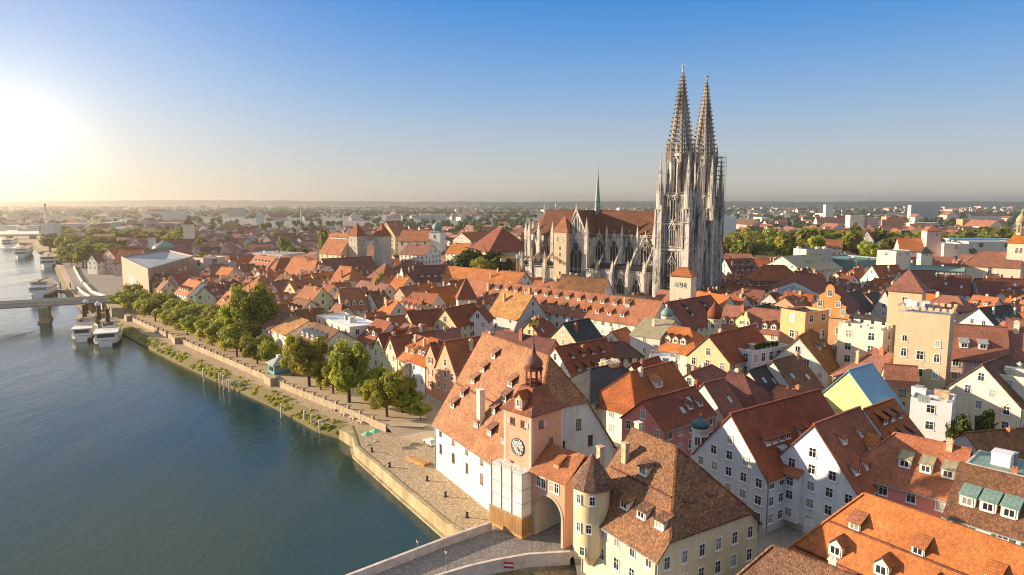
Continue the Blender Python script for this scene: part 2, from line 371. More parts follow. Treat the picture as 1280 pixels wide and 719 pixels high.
def house(name, label, cat, A, B, zr, ze, wd, ends='gg', wall='w_white', roof='r_red', gz=5.0, ext=(0, 0), k=None,
          win=(1.0, 1.5), style='', sp=2.9, fl=3.0, dorm=None, chim=1, sky=0, group=None, plinth=True, shed=False, sides='NSEW',
          rake=None, snow=False, seed=None, wtop=True, trim=None, shut=False, annex=None):
    """A house under a pitched roof; A, B are the ridge ends on the ground plan (x, y)."""
    rnd = random.Random(seed if seed is not None else hash((round(A[0], 1), round(A[1], 1))) & 0xffff)
    A, B = Vector((A[0], A[1])), Vector((B[0], B[1]))
    d = (B - A); Lr = d.length; d = d / Lr if Lr > 1e-6 else Vector((1, 0))
    A = A - d * ext[0]; B = B + d * ext[1]; Lr = (B - A).length
    c = (A + B) / 2; rz = math.atan2(d.y, d.x)
    root = thing(name, label, cat, (c.x, c.y, gz), rz, group)
    h, H = ze - gz, zr - gz; W = wd / 2; sl = (H - h) / W
    if shed: sl = (H - h) / wd
    kk = {'g': 0.0, 'h': 1.0, 'j': .45}
    ka, kb = (kk[e] for e in ends)
    if k: ka, kb = (k if e == 'j' else kk[e] for e in ends)
    ea, eb = W * .9 * ka, W * .9 * kb
    x0, x1 = -Lr / 2 - ea, Lr / 2 + eb
    o, t = .4, .22
    near = c.length < 175
    # walls
    wm = MB(); q = .13
    wm.face([(x0, -W, 0), (x1, -W, 0), (x1, -W, h - q), (x0, -W, h - q)])
    if not shed: wm.face([(x1, W, 0), (x0, W, 0), (x0, W, h - q), (x1, W, h - q)])
    else: wm.face([(x1, W, 0), (x0, W, 0), (x0, W, H - q), (x1, W, H - q)])
    for s, x, kx in ((-1, x0, ka), (1, x1, kb)):
        if shed: pts = [(x, -W, 0), (x, W, 0), (x, W, H - q), (x, -W, h - q)]
        else:
            Hb = H - kx * (H - h); yk = W * kx
            pts = [(x, -W, 0), (x, W, 0), (x, W, h - q)]
            if kx == 0: pts += [(x, 0, H - q)]
            elif kx < 1: pts += [(x, yk, Hb - q), (x, -yk, Hb - q)]
            pts += [(x, -W, h - q)]
        wm.face(pts if s > 0 else pts[::-1])
    mw = wm.build('wall', M[wall], root, occ=True)
    if plinth and near:
        pb = MB(); pb.box(x0 - .05, -W - .05, 0, x1 + .05, W + .05, .9); pb.build('plinth', M['w_grey'], root)
    if trim and near:
        tb = MB(); hh = h - .55
        tb.box(x0 - .12, -W - .12, hh, x1 + .12, -W + .02, hh + .22); tb.box(x0 - .12, W - .02, hh, x1 + .12, W + .12, hh + .22)
        tb.build('cornice', M[trim], root)
    # roof
    rm = MB(); he = h - o * sl; og = .25
    def hipx(kx, e, Lh, sgn):
        if kx == 0: return sgn * (Lh + og), None
        hs = (kx * (H - h)) / e
        xe = sgn * (Lh + e + o); zb = H - kx * (H - h) - o * hs
        return xe, zb
    xa, za = hipx(ka, ea, Lr / 2, -1); xb, zb = hipx(kb, eb, Lr / 2, 1)
    if shed:
        rm.slab([(xa, -W - o, he), (xb, -W - o, he), (xb, W + o, H + o * sl), (xa, W + o, H + o * sl)], t)
    else:
        for s in (-1, 1):
            pts = [(xa, s * (W + o), he), (xb, s * (W + o), he)]
            if kb == 1: pts[1] = (xb, s * (W + o), he)
            if 0 < kb < 1: pts += [(xb, s * (H - zb) / sl, zb)]
            pts += [((xb if kb == 0 else Lr / 2), 0, H), ((xa if ka == 0 else -Lr / 2), 0, H)]
            if 0 < ka < 1: pts += [(xa, s * (H - za) / sl, za)]
            if kb == 1: pts[1] = (xb, s * (H - zb) / sl, zb)
            if ka == 1: pts[0] = (xa, s * (H - za) / sl, za)
            if Lr < .05: pts = pts[:2] + [(0, 0, H)]
            rm.slab(pts if s < 0 else pts[::-1], t)
        for s, kx, x, z in ((-1, ka, xa, za), (1, kb, xb, zb)):
            if kx > 0:
                y = (H - z) / sl
                pts = [(x, -y, z), (x, y, z), (s * Lr / 2, 0, H)]
                rm.slab(pts if s > 0 else pts[::-1], t)
        ridge = [((xa if ka == 0 else -Lr / 2), 0, H), ((xb if kb == 0 else Lr / 2), 0, H)]
        if Lr > .5: rm.beam(Vector(ridge[0]) + Vector((0, 0, .04)), Vector(ridge[1]) + Vector((0, 0, .04)), .34, .2)
        for s, kx, x, z in ((-1, ka, xa, za), (1, kb, xb, zb)):
            if kx > 0:
                y = (H - z) / sl
                for sy in (-1, 1): rm.beam((x, sy * y, z + .04), (s * Lr / 2, 0, H + .04), .3, .16)
    ro = rm.build('roof', M[roof], root, occ=True)
    if near and not shed and wtop:
        for s in (-1, 1):                                 # gutters and downpipes
            gb = MB(); gb.beam((xa, s * (W + o + .06), he - .12), (xb, s * (W + o + .06), he - .12), .14, .14)
            gb.build('gutter', M['m_grey'], root)
            for xx in (x0 + .25, x1 - .25):
                gb = MB(); gb.beam((xx, s * (W + .08), 0), (xx, s * (W + .08), h - .5), .13, .13); gb.build('downpipe', M['m_grey'], root)
    if snow:
        for fr in snow:
            gb = MB(); yy = W * (1 - fr); zz = H - yy * sl + .12
            def xl(e_, k_): return Lr / 2 + (e_ * min(1, (H - zz + .12) / (k_ * (H - h))) if k_ else 0)
            gb.beam((-xl(ea, ka) + .3, -yy, zz), (xl(eb, kb) - .3, -yy, zz), .14, .22); gb.build('snow_guard', M['r_maroon'], ro)
    if near and SHUTTERS and rnd.random() < .4: SHUT[root.name] = rnd.choice(['shut_green', 'shut_brown', 'shut_grey', 'frame'])
    # dormers: list of (side -1/+1 across, rows, n per row, type, width, height)
    def slope_z(y): return H - abs(y) * sl
    dn = 0
    for dd in (dorm or []):
        sside, frac, n, ty, dw, dh = dd[:6]; dmat = dd[6] if len(dd) > 6 else roof; dwall = dd[7] if len(dd) > 7 else wall
        u0, u1 = dd[8] if len(dd) > 8 else (.1, .9)
        for i in range(n):
            u = u0 + (u1 - u0) * ((i + .5) / n)
            kx = kb if u > .5 else ka
            xx = x0 + (x1 - x0) * u
            yf = W * (1 - frac)                           # front plane of the dormer
            zf = slope_z(yf)
            db, dr = MB(), MB(); a = dw / 2
            if ty == 's':                                 # shed dormer: low pitch back into the slope
                p2 = sl * .35; back = dh / (sl - p2)
                db.face([(-a, -yf, zf - .1), (a, -yf, zf - .1), (a, -yf, zf + dh), (-a, -yf, zf + dh)])
                for sx in (-1, 1): db.face([(sx * a, -yf, zf - .05), (sx * a, -yf, zf + dh), (sx * a, -yf + back, zf + dh + p2 * back)][::sx])
                dr.slab([(-a - .12, -yf - .2, zf + dh - .2 * p2 + .1), (a + .12, -yf - .2, zf + dh - .2 * p2 + .1), (a + .12, -yf + back + .2, zf + dh + p2 * back + .1), (-a - .12, -yf + back + .2, zf + dh + p2 * back + .1)], .12)
            elif ty == 'w':                               # hooded wedge: side cheek open, no front wall above the slope
                back = dh / sl * 1.8
                db.face([(-a, -yf, zf - .1), (a, -yf, zf - .1), (a, -yf, zf + dh), (-a, -yf, zf + dh)])
                dr.slab([(-a - .15, -yf - .35, zf + dh + .02), (a + .15, -yf - .35, zf + dh + .02), (a + .15, -yf + back, zf + back * sl + .05), (-a - .15, -yf + back, zf + back * sl + .05)], .15)
            else:                                         # gabled dormer
                gh = dw * .5; back1 = dh / sl; back2 = (dh + gh) / sl
                db.face([(-a, -yf, zf - .1), (a, -yf, zf - .1), (a, -yf, zf + dh), (0, -yf, zf + dh + gh), (-a, -yf, zf + dh)])
                for sx in (-1, 1):
                    db.face([(sx * a, -yf, zf - .05), (sx * a, -yf, zf + dh), (sx * a, -yf + back1, zf + dh)][::sx])
                    pts = [(sx * (a + .15), -yf - .2, zf + dh - .15 * gh / a + .08), (0, -yf - .2, zf + dh + gh + .08), (0, -yf + back2, zf + dh + gh + .08), (sx * (a + .15), -yf + back1 - .1, zf + dh - .15 * gh / a + .08)]
                    dr.slab(pts if sx > 0 else pts[::-1], .1)
            i0 = len(db.v); db.v += dr.v; db.f += [[k_ + i0 for k_ in f_] for f_ in dr.f]; db.m += [1] * len(dr.f)
            if sside > 0: od = db.build('dormer', [M[dwall], M[dmat]], root, (xx, 0, 0), math.pi)
            else: od = db.build('dormer', [M[dwall], M[dmat]], root, (xx, 0, 0))
            dn += 1
            WIN_REQ.append((od, (0, -yf, zf + dh * .48), 0, min(.95, dw * .62), dh * .62, '', False))
    # chimneys
    for i in range(chim):
        u = rnd.uniform(.12, .88); xx = x0 + (x1 - x0) * u; y = rnd.choice([-1, 1]) * rnd.uniform(.05, .5) * W
        s_ = rnd.uniform(.3, .5); cz = slope_z(y) if not shed else h + (y + W) * sl
        cm = MB(); cm.box(xx - s_, y - s_ * .7, cz - 1.2, xx + s_, y + s_ * .7, max(cz, H * .5 + cz * .5) + .9)
        zt = max(cz, H * .5 + cz * .5) + .9
        cm.box(xx - s_ - .1, y - s_ * .7 - .1, zt, xx + s_ + .1, y + s_ * .7 + .1, zt + .14)
        for px_ in (-.17, .17): cm.box(xx + px_ - .11, y - .11, zt + .14, xx + px_ + .11, y + .11, zt + .42)
        cm.build('chimney', M[rnd.choice(['chim', 'chim', 'chimw', 'brickc', 'brickc'])], ro)
    for i in range(sky):                                  # roof windows
        s = rnd.choice([-1, 1]); y = s * W * rnd.uniform(.3, .7); xx = x0 + (x1 - x0) * (.15 + .7 * (i + .5) / sky); z = slope_z(y) + .07
        n_ = 1 / math.hypot(1, sl); a, b = .45, .65
        sm = MB(); sm.slab([(xx - a, y - s * -b * n_ * 1, z - b * n_ * sl), (xx + a, y + s * b * n_, z - b * n_ * sl), (xx + a, y - s * b * n_, z + b * n_ * sl), (xx - a, y - s * b * n_, z + b * n_ * sl)][::(1 if s < 0 else -1)], .1)
        sm.build('roof_window', M['skyglass'], ro)
    if annex:                                             # lean-to wing on a long side
        sg, aw, al, u = annex; ah = h * .62; ap = MB(); y1 = sg * (W + aw)
        ux = x0 + (x1 - x0) * u
        for q_ in ([(ux - al / 2, y1), (ux + al / 2, y1)], [(ux - al / 2, sg * W), (ux - al / 2, y1)], [(ux + al / 2, sg * W), (ux + al / 2, y1)]):
            ap.face([(*q_[0], 0), (*q_[1], 0), (*q_[1], ah if abs(q_[1][1]) > W else ah), (*q_[0], ah)], 0)
        for e_ in (-1, 1): ap.face([(ux + e_ * al / 2, sg * W, ah), (ux + e_ * al / 2, y1, ah), (ux + e_ * al / 2, sg * W, ah + aw * .5)], 0)
        ap.slab([(ux - al / 2 - .2, y1 + sg * .3, ah - .1), (ux + al / 2 + .2, y1 + sg * .3, ah - .1), (ux + al / 2 + .2, sg * W, ah + aw * .5 + .1), (ux - al / 2 - .2, sg * W, ah + aw * .5 + .1)][::(1 if sg < 0 else -1)], .15, 1)
        ap.build('annex', [M[wall], M[roof]], root, occ=True)
    # windows
    wv, hv = win
    def row(ax, length, z, off, normal_side, hmax=None):
        n = max(1, int((length - 1.0) / sp))
        for i in range(n):
            u = -length / 2 + length * (i + .5) / n
            if normal_side == 'S': p, r_ = (off + u, -W, z), 0
            elif normal_side == 'N': p, r_ = (off - u, W, z), math.pi
            elif normal_side == 'E': p, r_ = (x1, u, z), math.pi / 2
            else: p, r_ = (x0, -u, z), -math.pi / 2
            WIN_REQ.append((root, p, r_, wv, hv, style, near))
    for sd_ in sides:
        top = h - .7
        if sd_ in 'NS':
            L_ = x1 - x0; hh = H if (shed and sd_ == 'N') else h
            nf = max(1, int((hh - .4) / fl))
            for j in range(nf): row(0, L_, hh - .45 - hv / 2 - (nf - 1 - j) * fl, (x0 + x1) / 2, sd_)
        else:
            nf = max(1, int((h - .4) / fl))
            for j in range(nf): row(0, wd, h - .45 - hv / 2 - (nf - 1 - j) * fl, 0, sd_)
            kx = kb if sd_ == 'E' else ka
            if kx < .9 and not shed:
                z = h + .8 + hv / 2
                top = H - kx * (H - h)
                while z + hv / 2 + .5 < top:
                    l2 = 2 * (H - z - hv / 2) / sl - 1.0
                    if l2 > wv + .3: row(0, max(l2, wv), z, 0, sd_)
                    z += fl * .95
    rect(c, rz, x0, x1, W)
    HOUSES.append((root, label))
    root['plan'] = 1; del root['plan']
    return root

def scroll_gable(root, wmat, x, W, z0, H, trim='w_white', face=-1, axis='x'):
    """a curved stepped gable wall standing in front of a roof end (axis x) or on the eave (axis y)"""
    prof = []
    lv = [(1.0, 0), (1.0, .12), (.80, .14), (.74, .24), (.76, .36), (.62, .40), (.50, .44), (.46, .55), (.50, .64), (.36, .70), (.22, .74), (.20, .86), (.14, .95), (0, 1.0)]
    prof = [(W * a, H * b) for a, b in lv] + [(-W * a, H * b) for a, b in lv[-2::-1]]
    mb = MB(); from mathutils.geometry import tessellate_polygon
    T = tessellate_polygon([[Vector((u, z, 0)) for u, z in prof]])
    def p3(u, z, d): return (x + face * d, u, z0 + z) if axis == 'x' else (u, x + face * d, z0 + z)
    for d in (0, .5):
        for t in T: mb.face([p3(*prof[i], d) for i in t])
    for i in range(len(prof)):
        j = (i + 1) % len(prof); mb.face([p3(*prof[i], 0), p3(*prof[j], 0), p3(*prof[j], .5), p3(*prof[i], .5)])
    o = mb.build('scroll_gable', M[wmat], root, occ=True)
    for zz, us in ((.10, (-.62, 0, .62)), (.34, (-.4, .4)), (.66, (0,))):
        for u in us:
            if H < 7 and zz != .34: continue
            WIN_REQ.append((root, (x + face * .5, u * W, z0 + zz * H + .7) if axis == 'x' else (u * W, x + face * .5, z0 + zz * H + .7), (-math.pi / 2 if face < 0 else math.pi / 2) if axis == 'x' else (0 if face < 0 else math.pi), 1.1 if H > 7 else .7, 1.6 if H > 7 else 1.1, '', False))
    return o

def flat(name, label, cat, A, B, zt, wd, wall='w_white', roof='f_grey', gz=5.0, win=(1.1, 1.5), style='', sp=3.0, fl=3.1, group=None,
         par=.6, junk=0, sides='NSEW', z2=None, battl=False, nwin=None):
    """A flat-roofed block; A, B ends of its middle line (x, y)."""
    A, B = Vector((A[0], A[1])), Vector((B[0], B[1])); d = B - A; L = d.length; d /= L
    c = (A + B) / 2; root = thing(name, label, cat, (c.x, c.y, gz), math.atan2(d.y, d.x), group)
    h = zt - gz; W = wd / 2; near = c.length < 175
    wm = MB()
    for q in ([(-L/2,-W),(L/2,-W)], [(L/2,-W),(L/2,W)], [(L/2,W),(-L/2,W)], [(-L/2,W),(-L/2,-W)]):
        wm.face([(*q[0], 0), (*q[1], 0), (*q[1], h), (*q[0], h)])
    tk = .3
    inner = [(-L/2+tk,-W+tk),(L/2-tk,-W+tk),(L/2-tk,W-tk),(-L/2+tk,W-tk)]; outer = [(-L/2,-W),(L/2,-W),(L/2,W),(-L/2,W)]
    for i in range(4):
        j = (i + 1) % 4
        wm.face([(*outer[i], h), (*outer[j], h), (*inner[j], h), (*inner[i], h)])
        wm.face([(*inner[j], h - par), (*inner[i], h - par), (*inner[i], h), (*inner[j], h)])
    if battl:
        for i in range(4):
            a, b = Vector(outer[i]), Vector(outer[(i + 1) % 4]); n = max(2, int((b - a).length / 2.4))
            for q in range(n):
                p0 = a.lerp(b, (q + .18) / n); p1 = a.lerp(b, (q + .82) / n); mid = (p0 + p1) / 2; inw = -mid.normalized() * .16
                wm.beam((p0.x + inw.x, p0.y + inw.y, h + .35), (p1.x + inw.x, p1.y + inw.y, h + .35), .28, .72)
    wm.build('wall', M[wall], root, occ=True)
    rm = MB(); rm.face([(*p, h - par) for p in inner]); ro = rm.build('roof', M[roof], root, occ=True)
    rnd = random.Random(int(abs(c.x * 13 + c.y * 7)))
    for i in range(junk):
        x, y = rnd.uniform(-.4, .4) * L, rnd.uniform(-.4, .4) * wd; a, b, e = rnd.uniform(.4, 1.2), rnd.uniform(.4, 1), rnd.uniform(.6, 1.6)
        jm = MB(); jm.box(x - a, y - b, h - par, x + a, y + b, h - par + e)
        jm.box(x - a - .08, y - b - .08, h - par + e, x + a + .08, y + b + .08, h - par + e + .12)
        jm.build(rnd.choice(['roof_vent', 'lift_box', 'planter']), M[rnd.choice(['m_grey', 'chimw', 'f_white', 'chim'])], root)
    wv, hv = win; nf = max(1, int((h - .8) / fl))
    for sd_ in sides:
        ln = L if sd_ in 'NS' else wd; n = nwin or max(1, int((ln - .8) / sp))
        for j in range(nf):
            z = h - .9 - hv / 2 - j * fl
            if z < .8: continue
            for i in range(n):
                u = -ln / 2 + ln * (i + .5) / n
                p, r_ = {'S': ((u, -W, z), 0), 'N': ((-u, W, z), math.pi), 'E': ((L / 2, u, z), math.pi / 2), 'W': ((-L / 2, -u, z), -math.pi / 2)}[sd_]
                WIN_REQ.append((root, p, r_, wv, hv, style, near))
    rect(c, math.atan2(d.y, d.x), -L / 2, L / 2, W); HOUSES.append((root, label))
    return root

def make_windows():
    """Window objects for every request the photograph (or a step to the side of it) shows."""
    bvh = BVHTree.FromPolygons(OCC_V, OCC_F)
    eyes = [Vector((0, 0, CAM_Z)), Vector((-8, 2, CAM_Z)), Vector((8, 2, CAM_Z))]
    cap = {}
    made = 0
    for (par, p, rz, wv, hv, style, near) in WIN_REQ:
        mw = mat_of(par); pw = mw @ Vector(p); nrm = (mw.to_3x3() @ Matrix.Rotation(rz, 3, 'Z') @ Vector((0, -1, 0)))
        dist = pw.length
        if dist > 640: continue
        seen = 0
        pt = pw + nrm * .15
        q = pt - eyes[0]
        fwd = q.y * CP - (q.z) * SP
        if fwd <= 0 or abs(q.x / fwd) > .80 or abs((q.z * CP + q.y * SP) / fwd) > .47: continue
        for e in eyes:
            dvec = pt - e
            if nrm.dot(dvec) > -.04 * dvec.length: continue
            for dz in ((0,) if seen else (0, hv * .4)):
                d2 = pt + Vector((0, 0, dz)) - e; L_ = d2.length
                hit = bvh.ray_cast(e, d2 / L_, L_ - .12)
                if hit[0] is None: seen += 1; break
        if not seen: continue
        k_ = par.name; cap[k_] = cap.get(k_, 0) + 1
        if cap[k_] > 98: continue
        a, b = win_mesh(wv, hv, style, near)
        o = inst(a, 'window', par, p, (0, 0, rz)); made += 1
        if par.name in SHUT and near and par.parent is None and style == '':
            key = ('shutter', round(wv, 2), round(hv, 2), SHUT[par.name])
            if key not in MATS:
                k = MB(); k.box(-wv * .25, -.10, -hv / 2, wv * .25, -.02, hv / 2)
                for q in range(5): k.box(-wv * .2, -.115, -hv * .44 + q * hv * .19, wv * .2, -.09, -hv * .44 + q * hv * .19 + .05)
                MATS[key] = k.data('shutter', M[SHUT[par.name]])
            for sg in (-1, 1): inst(MATS[key], 'shutter', o, (sg * (wv * .78 + .1), 0, 0))
        if b and par.parent is None: inst(b, 'window_frame', o, (0, 0, 0))
        elif b: 
            inst(b, 'window_frame', o, (0, 0, 0))
    print('windows', made, 'of', len(WIN_REQ))
t_ = NT('roof_window_glass'); t_.b.inputs['Roughness'].default_value = .05; t_.b.inputs['Specular IOR Level'].default_value = .9
M['skyglass'] = t_.out((.25, .30, .36))
# ------------------------------------------------------------------ water, ground, river banks
WZ, PZ, GZ = 1.3, 3.5, 5.0
def P2(px, py, z): v = at(px, py, z); return (v.x, v.y)
def ptree(name, mats): pass
BANK = [(95, -70), (48, 18), (8, 78)] + [P2(*p, WZ) for p in [(556, 671), (500, 622), (444, 572), (441, 560), (424, 549), (395, 540), (345, 512), (300, 491), (258, 472), (216, 452), (180, 433), (150, 417), (120, 402), (104, 391), (95, 381), (82, 368), (72, 345), (66, 328), (42, 312), (0, 296)]] + [(-1250, 1420), (-2600, 1900), (-9000, 2400)]
QUAY_N = 6                                               # the first points belong to the vertical quay
WALL = [P2(*p, GZ) for p in [(482, 532), (440, 514), (400, 498), (362, 483), (340, 473), (317, 463), (270, 443), (225, 424), (195, 411), (166, 398), (136, 384)]]
# water
wt = NT('river_water'); b = wt.b; b.inputs['Roughness'].default_value = .07; b.inputs['IOR'].default_value = 1.33; b.inputs['Specular IOR Level'].default_value = .5
n1 = wt.noise(.16, 5, wt.map((1, .5, 1)), .65); n2 = wt.noise(.9, 4, wt.map((1, .6, 1)), .6); n3 = wt.noise(3.5, 2)
big = wt.noise(.018, 4, wt.map((1, .45, 1))); cur = wt.noise(.05, 5, wt.map((1, .3, 1)), .7)
m1 = wt.n('ShaderNodeMath', operation='MULTIPLY_ADD'); m1.inputs[1].default_value = 1.1; wt.L(n1, m1.inputs[0]); wt.L(n2, m1.inputs[2])
m2 = wt.n('ShaderNodeMath', operation='MULTIPLY_ADD'); m2.inputs[1].default_value = .3; wt.L(n3, m2.inputs[0]); wt.L(m1.outputs[0], m2.inputs[2])
bs = wt.n('ShaderNodeMath', operation='MULTIPLY'); wt.L(m2.outputs[0], bs.inputs[0])     # calmer and rougher patches where the current turns
rp_2 = wt.n('ShaderNodeMapRange'); rp_2.inputs['From Min'].default_value = .35; rp_2.inputs['From Max'].default_value = .65; rp_2.inputs['To Min'].default_value = .25; rp_2.inputs['To Max'].default_value = 1.3
wt.L(cur, rp_2.inputs[0]); wt.L(rp_2.outputs[0], bs.inputs[1])
wt.bump(bs.outputs[0], .085, 1.0)
rr = wt.n('ShaderNodeMapRange'); rr.inputs['To Min'].default_value = .02; rr.inputs['To Max'].default_value = .10; wt.L(cur, rr.inputs[0]); wt.L(rr.outputs[0], b.inputs['Roughness'])
wcol = wt.mix(wt.ramp(big, [(.38, (0,)*3), (.60, (1,)*3)]), (.005, .036, .052), (.034, .050, .032))
foam = wt.ramp(wt.noise(.8, 6, wt.map((1, .35, 1)), .75), [(.66, (0,)*3), (.74, (.28,)*3)])
water_m = wt.out(wt.mix(foam, wcol, (.30, .33, .30)))
wm = MB(); wm.face([(-9000, -300, WZ), (110, -300, WZ), (110, 600, WZ), (-9000, 2600, WZ)])
tag(wm.build('river_water', water_m), kind='structure')

gm = NT('city_ground'); gm_ = gm.mix(gm.noise(.05, 5), (.16, .145, .13), (.26, .235, .20)); gm_ = gm.mix(1.0, gm_, gm.ramp(gm.noise(1.3, 4), [(.3, (.75,)*3), (.7, (1.15,)*3)]), 'MULTIPLY')
ground_m = gm.out(gm_)
fm = NT('far_land'); far_m = fm.out(fm.mix(fm.ramp(fm.noise(.006, 6), [(.4, (0,)*3), (.6, (1,)*3)]), (.05, .065, .025), (.15, .14, .07)))
cob = NT('cobbled_quay'); vv = cob.n('ShaderNodeTexVoronoi'); vv.inputs['Scale'].default_value = 2.2; cob.L(cob.tc.outputs['Object'], vv.inputs['Vector'])
cc = cob.mix(cob.noise(.12, 5), (.42, .31, .19), (.56, .43, .28)); cc = cob.mix(1.0, cc, cob.ramp(vv.outputs['Distance'], [(.1, (1.1,)*3), (.6, (.62,)*3)]), 'MULTIPLY')
cc = cob.mix(1.0, cc, cob.ramp(cob.noise(1.7, 4), [(.3, (.75,)*3), (.7, (1.2,)*3)]), 'MULTIPLY')
cob.bump(vv.outputs['Distance'], .5, -.06); quay_m = cob.out(cc)
sand = NT('promenade_gravel'); sand_m = sand.out(sand.mix(1.0, sand.mix(sand.noise(.2, 5), (.36, .27, .17), (.48, .38, .25)), sand.ramp(sand.noise(3, 4), [(.3, (.8,)*3), (.7, (1.15,)*3)]), 'MULTIPLY'))
grass_m = (lambda t: t.out(t.mix(t.noise(.8, 5), (.09, .085, .025), (.19, .145, .06))))(NT('bank_grass'))

def tri_poly(name, poly, z, mat, kind='structure'):
    from mathutils.geometry import tessellate_polygon
    tris = tessellate_polygon([[Vector((x, y, 0)) for x, y in poly]])
    mb = MB(); mb.v = [(x, y, z) for x, y in poly]
    for t in tris:
        a, b_, c = (Vector((*poly[i], 0)) for i in t)
        t = list(t) if (b_ - a).cross(c - a).z > 0 else list(t)[::-1]
        mb.f.append(t); mb.m.append(0)
    return tag(mb.build(name, mat), kind=kind)
# lower quay level (terrace, towpath): bank line to beyond the promenade wall
def offset(pts, d):
    out = []
    for i, p in enumerate(pts):
        a = Vector(pts[max(0, i - 1)]); b_ = Vector(pts[min(len(pts) - 1, i + 1)]); t = (b_ - a).normalized()
        out.append((p[0] + t.y * d, p[1] - t.x * d))
    return out
NB = len(BANK)
low = [BANK[i] for i in range(QUAY_N + 1)] + offset(BANK, 3.2)[QUAY_N + 1:]
tri_poly('quay_pavement', low[:-3] + [(-300, 1800), (300, 700), (130, 100), (110, -70)], PZ, quay_m)
# far land sheet reaching the horizon and the city ground
tri_poly('ground', WALL[::-1] + [(-12.5, 139), (-1, 141), (12, 128), (19, 116), (10, 100), (8.2, 88), (8.5, 60), (60, 10), (110, -70), (900, -70), (2200, 1200), (2600, 2500), (-700, 2500), (-900, 1500), (-560, 860), P2(66, 326, GZ), (-345, 520), P2(100, 372, GZ)], GZ, ground_m)
hz = MB()
tri_poly('far_land', [(-12000, 2500), (-1500, 1500), (-900, 1490), (-690, 2480), (2590, 2480), (2190, 1190), (9000, 500), (11300, 11000), (-11300, 11000)], GZ - .4, far_m)
# bank slopes: quay wall (a thing), grass bank (structure)
q = MB()
off = offset(BANK, .7)
for i in range(0, QUAY_N + 1):
    a, b_ = BANK[i], BANK[i + 1]; a2, b2 = off[i], off[i + 1]
    if i == QUAY_N: b2 = offset(BANK, 3.2)[i + 1]
    q.face([(*b_, WZ - 1), (*a, WZ - 1), (*a, PZ + .02), (*b_, PZ + .02)])
    q.face([(*b_, PZ + .16), (*a, PZ + .16), (*a2, PZ + .16), (*b2, PZ + .16)][::-1])
    q.face([(*b_, PZ + .02), (*a, PZ + .02), (*a, PZ + .16), (*b_, PZ + .16)]); q.face([(*a2, PZ), (*b2, PZ), (*b2, PZ + .16), (*a2, PZ + .16)])
tag(q.build('quay_wall', M['quoin'], occ=True), 'curved stone quay wall holding the cobbled terrace above the water', 'quay wall')
ln = MB(); led = offset(BANK, -.55)
for i in range(2, QUAY_N):
    ln.prism([led[i], led[i + 1], BANK[i + 1], BANK[i]][::-1] if False else [BANK[i], BANK[i + 1], led[i + 1], led[i]], WZ - 1, WZ + .25)
tag(ln.build('quay_ledge', M['quoin']), 'narrow stone ledge at the foot of the quay wall', 'ledge')
g = MB(); o3 = offset(BANK, 3.2)
for i in range(QUAY_N + 1, NB - 1):
    n_ = max(1, int((Vector(BANK[i + 1]) - Vector(BANK[i])).length / 3)) if i < 14 else 1
    for j in range(n_):
        f0, f1 = j / n_, (j + 1) / n_
        A_, B_ = Vector(BANK[i]).lerp(Vector(BANK[i + 1]), f0), Vector(BANK[i]).lerp(Vector(BANK[i + 1]), f1)
        C_, D_ = Vector(o3[i]).lerp(Vector(o3[i + 1]), f0), Vector(o3[i]).lerp(Vector(o3[i + 1]), f1)
        g.face([(*B_, WZ - .8), (*A_, WZ - .8), (*A_, WZ + .55), (*B_, WZ + .55)])
        g.face([(*A_, WZ + .55), (*C_, PZ + .05), (*D_, PZ + .05), (*B_, WZ + .55)])
tag(g.build('river_bank', grass_m), kind='structure')
# promenade (gravel under the trees) with its retaining wall
prom_in = offset(WALL, 24)
tri_poly('promenade_path', [WALL[0], (WALL[0][0] + 8, WALL[0][1] - 1), (WALL[0][0] + 17, WALL[0][1] + 8)] + prom_in[1:] + WALL[:0:-1], GZ + .006, sand_m)
tri_poly('promenade_ramp_pad', [WALL[0], (-12.5, 139), (-8, 131), (-20, 133)], PZ + .012, sand_m)
rp = MB(); rp.face([(*WALL[0], GZ), (-12.5, 139, GZ), (-13, 132, PZ + .02), (-24, 136, PZ + .02)][::-1])
tag(rp.build('promenade_ramp', sand_m), kind='structure')
rt = thing('retaining_wall', 'long low stone wall with posts along the riverside promenade', 'wall', (*WALL[0], PZ))
rb = MB(); ox, oy = WALL[0]
wo = offset(WALL, .45)
for i in range(len(WALL) - 1):
    a, b_, c_, d_ = WALL[i], WALL[i + 1], wo[i + 1], wo[i]
    rb.prism([(x - ox, y - oy) for x, y in (a, d_, c_, b_)], 0, GZ - PZ + .16)
rb.build('wall_body', M['promwall'], rt, occ=True)
pm = MB(); pm.box(-.26, -.26, 0, .26, .26, GZ - PZ + .8); pm.box(-.33, -.33, GZ - PZ + .8, .33, .33, GZ - PZ + .9); pd = pm.data('post', M['promwall'])
for px_, py_ in ((220, 423), (338, 473), (160, 396)):           # stair blocks set in the wall
    q_ = Vector(P2(px_, py_, GZ)); bb = MB(); bb.box(-2.6, -1.0, 0, 2.6, 1.0, GZ - PZ + .55); bb.box(-2.7, -1.1, GZ - PZ + .55, 2.7, 1.1, GZ - PZ + .68)
    bb.build('stair_block', M['promwall'], rt, (q_.x - ox + .2, q_.y - oy - .3, 0), R(128))
acc = 0
for i in range(len(WALL) - 1):
    a, b_ = Vector(WALL[i]), Vector(WALL[i + 1]); L_ = (b_ - a).length; t = (b_ - a) / L_; u = -acc
    while u + 5.2 < L_:
        u += 5.2; p = a + t * u; inst(pd, 'post', rt, (p.x - ox + t.y * .22, p.y - oy - t.x * .22, 0), (0, 0, math.atan2(t.y, t.x)))
    acc = L_ - u
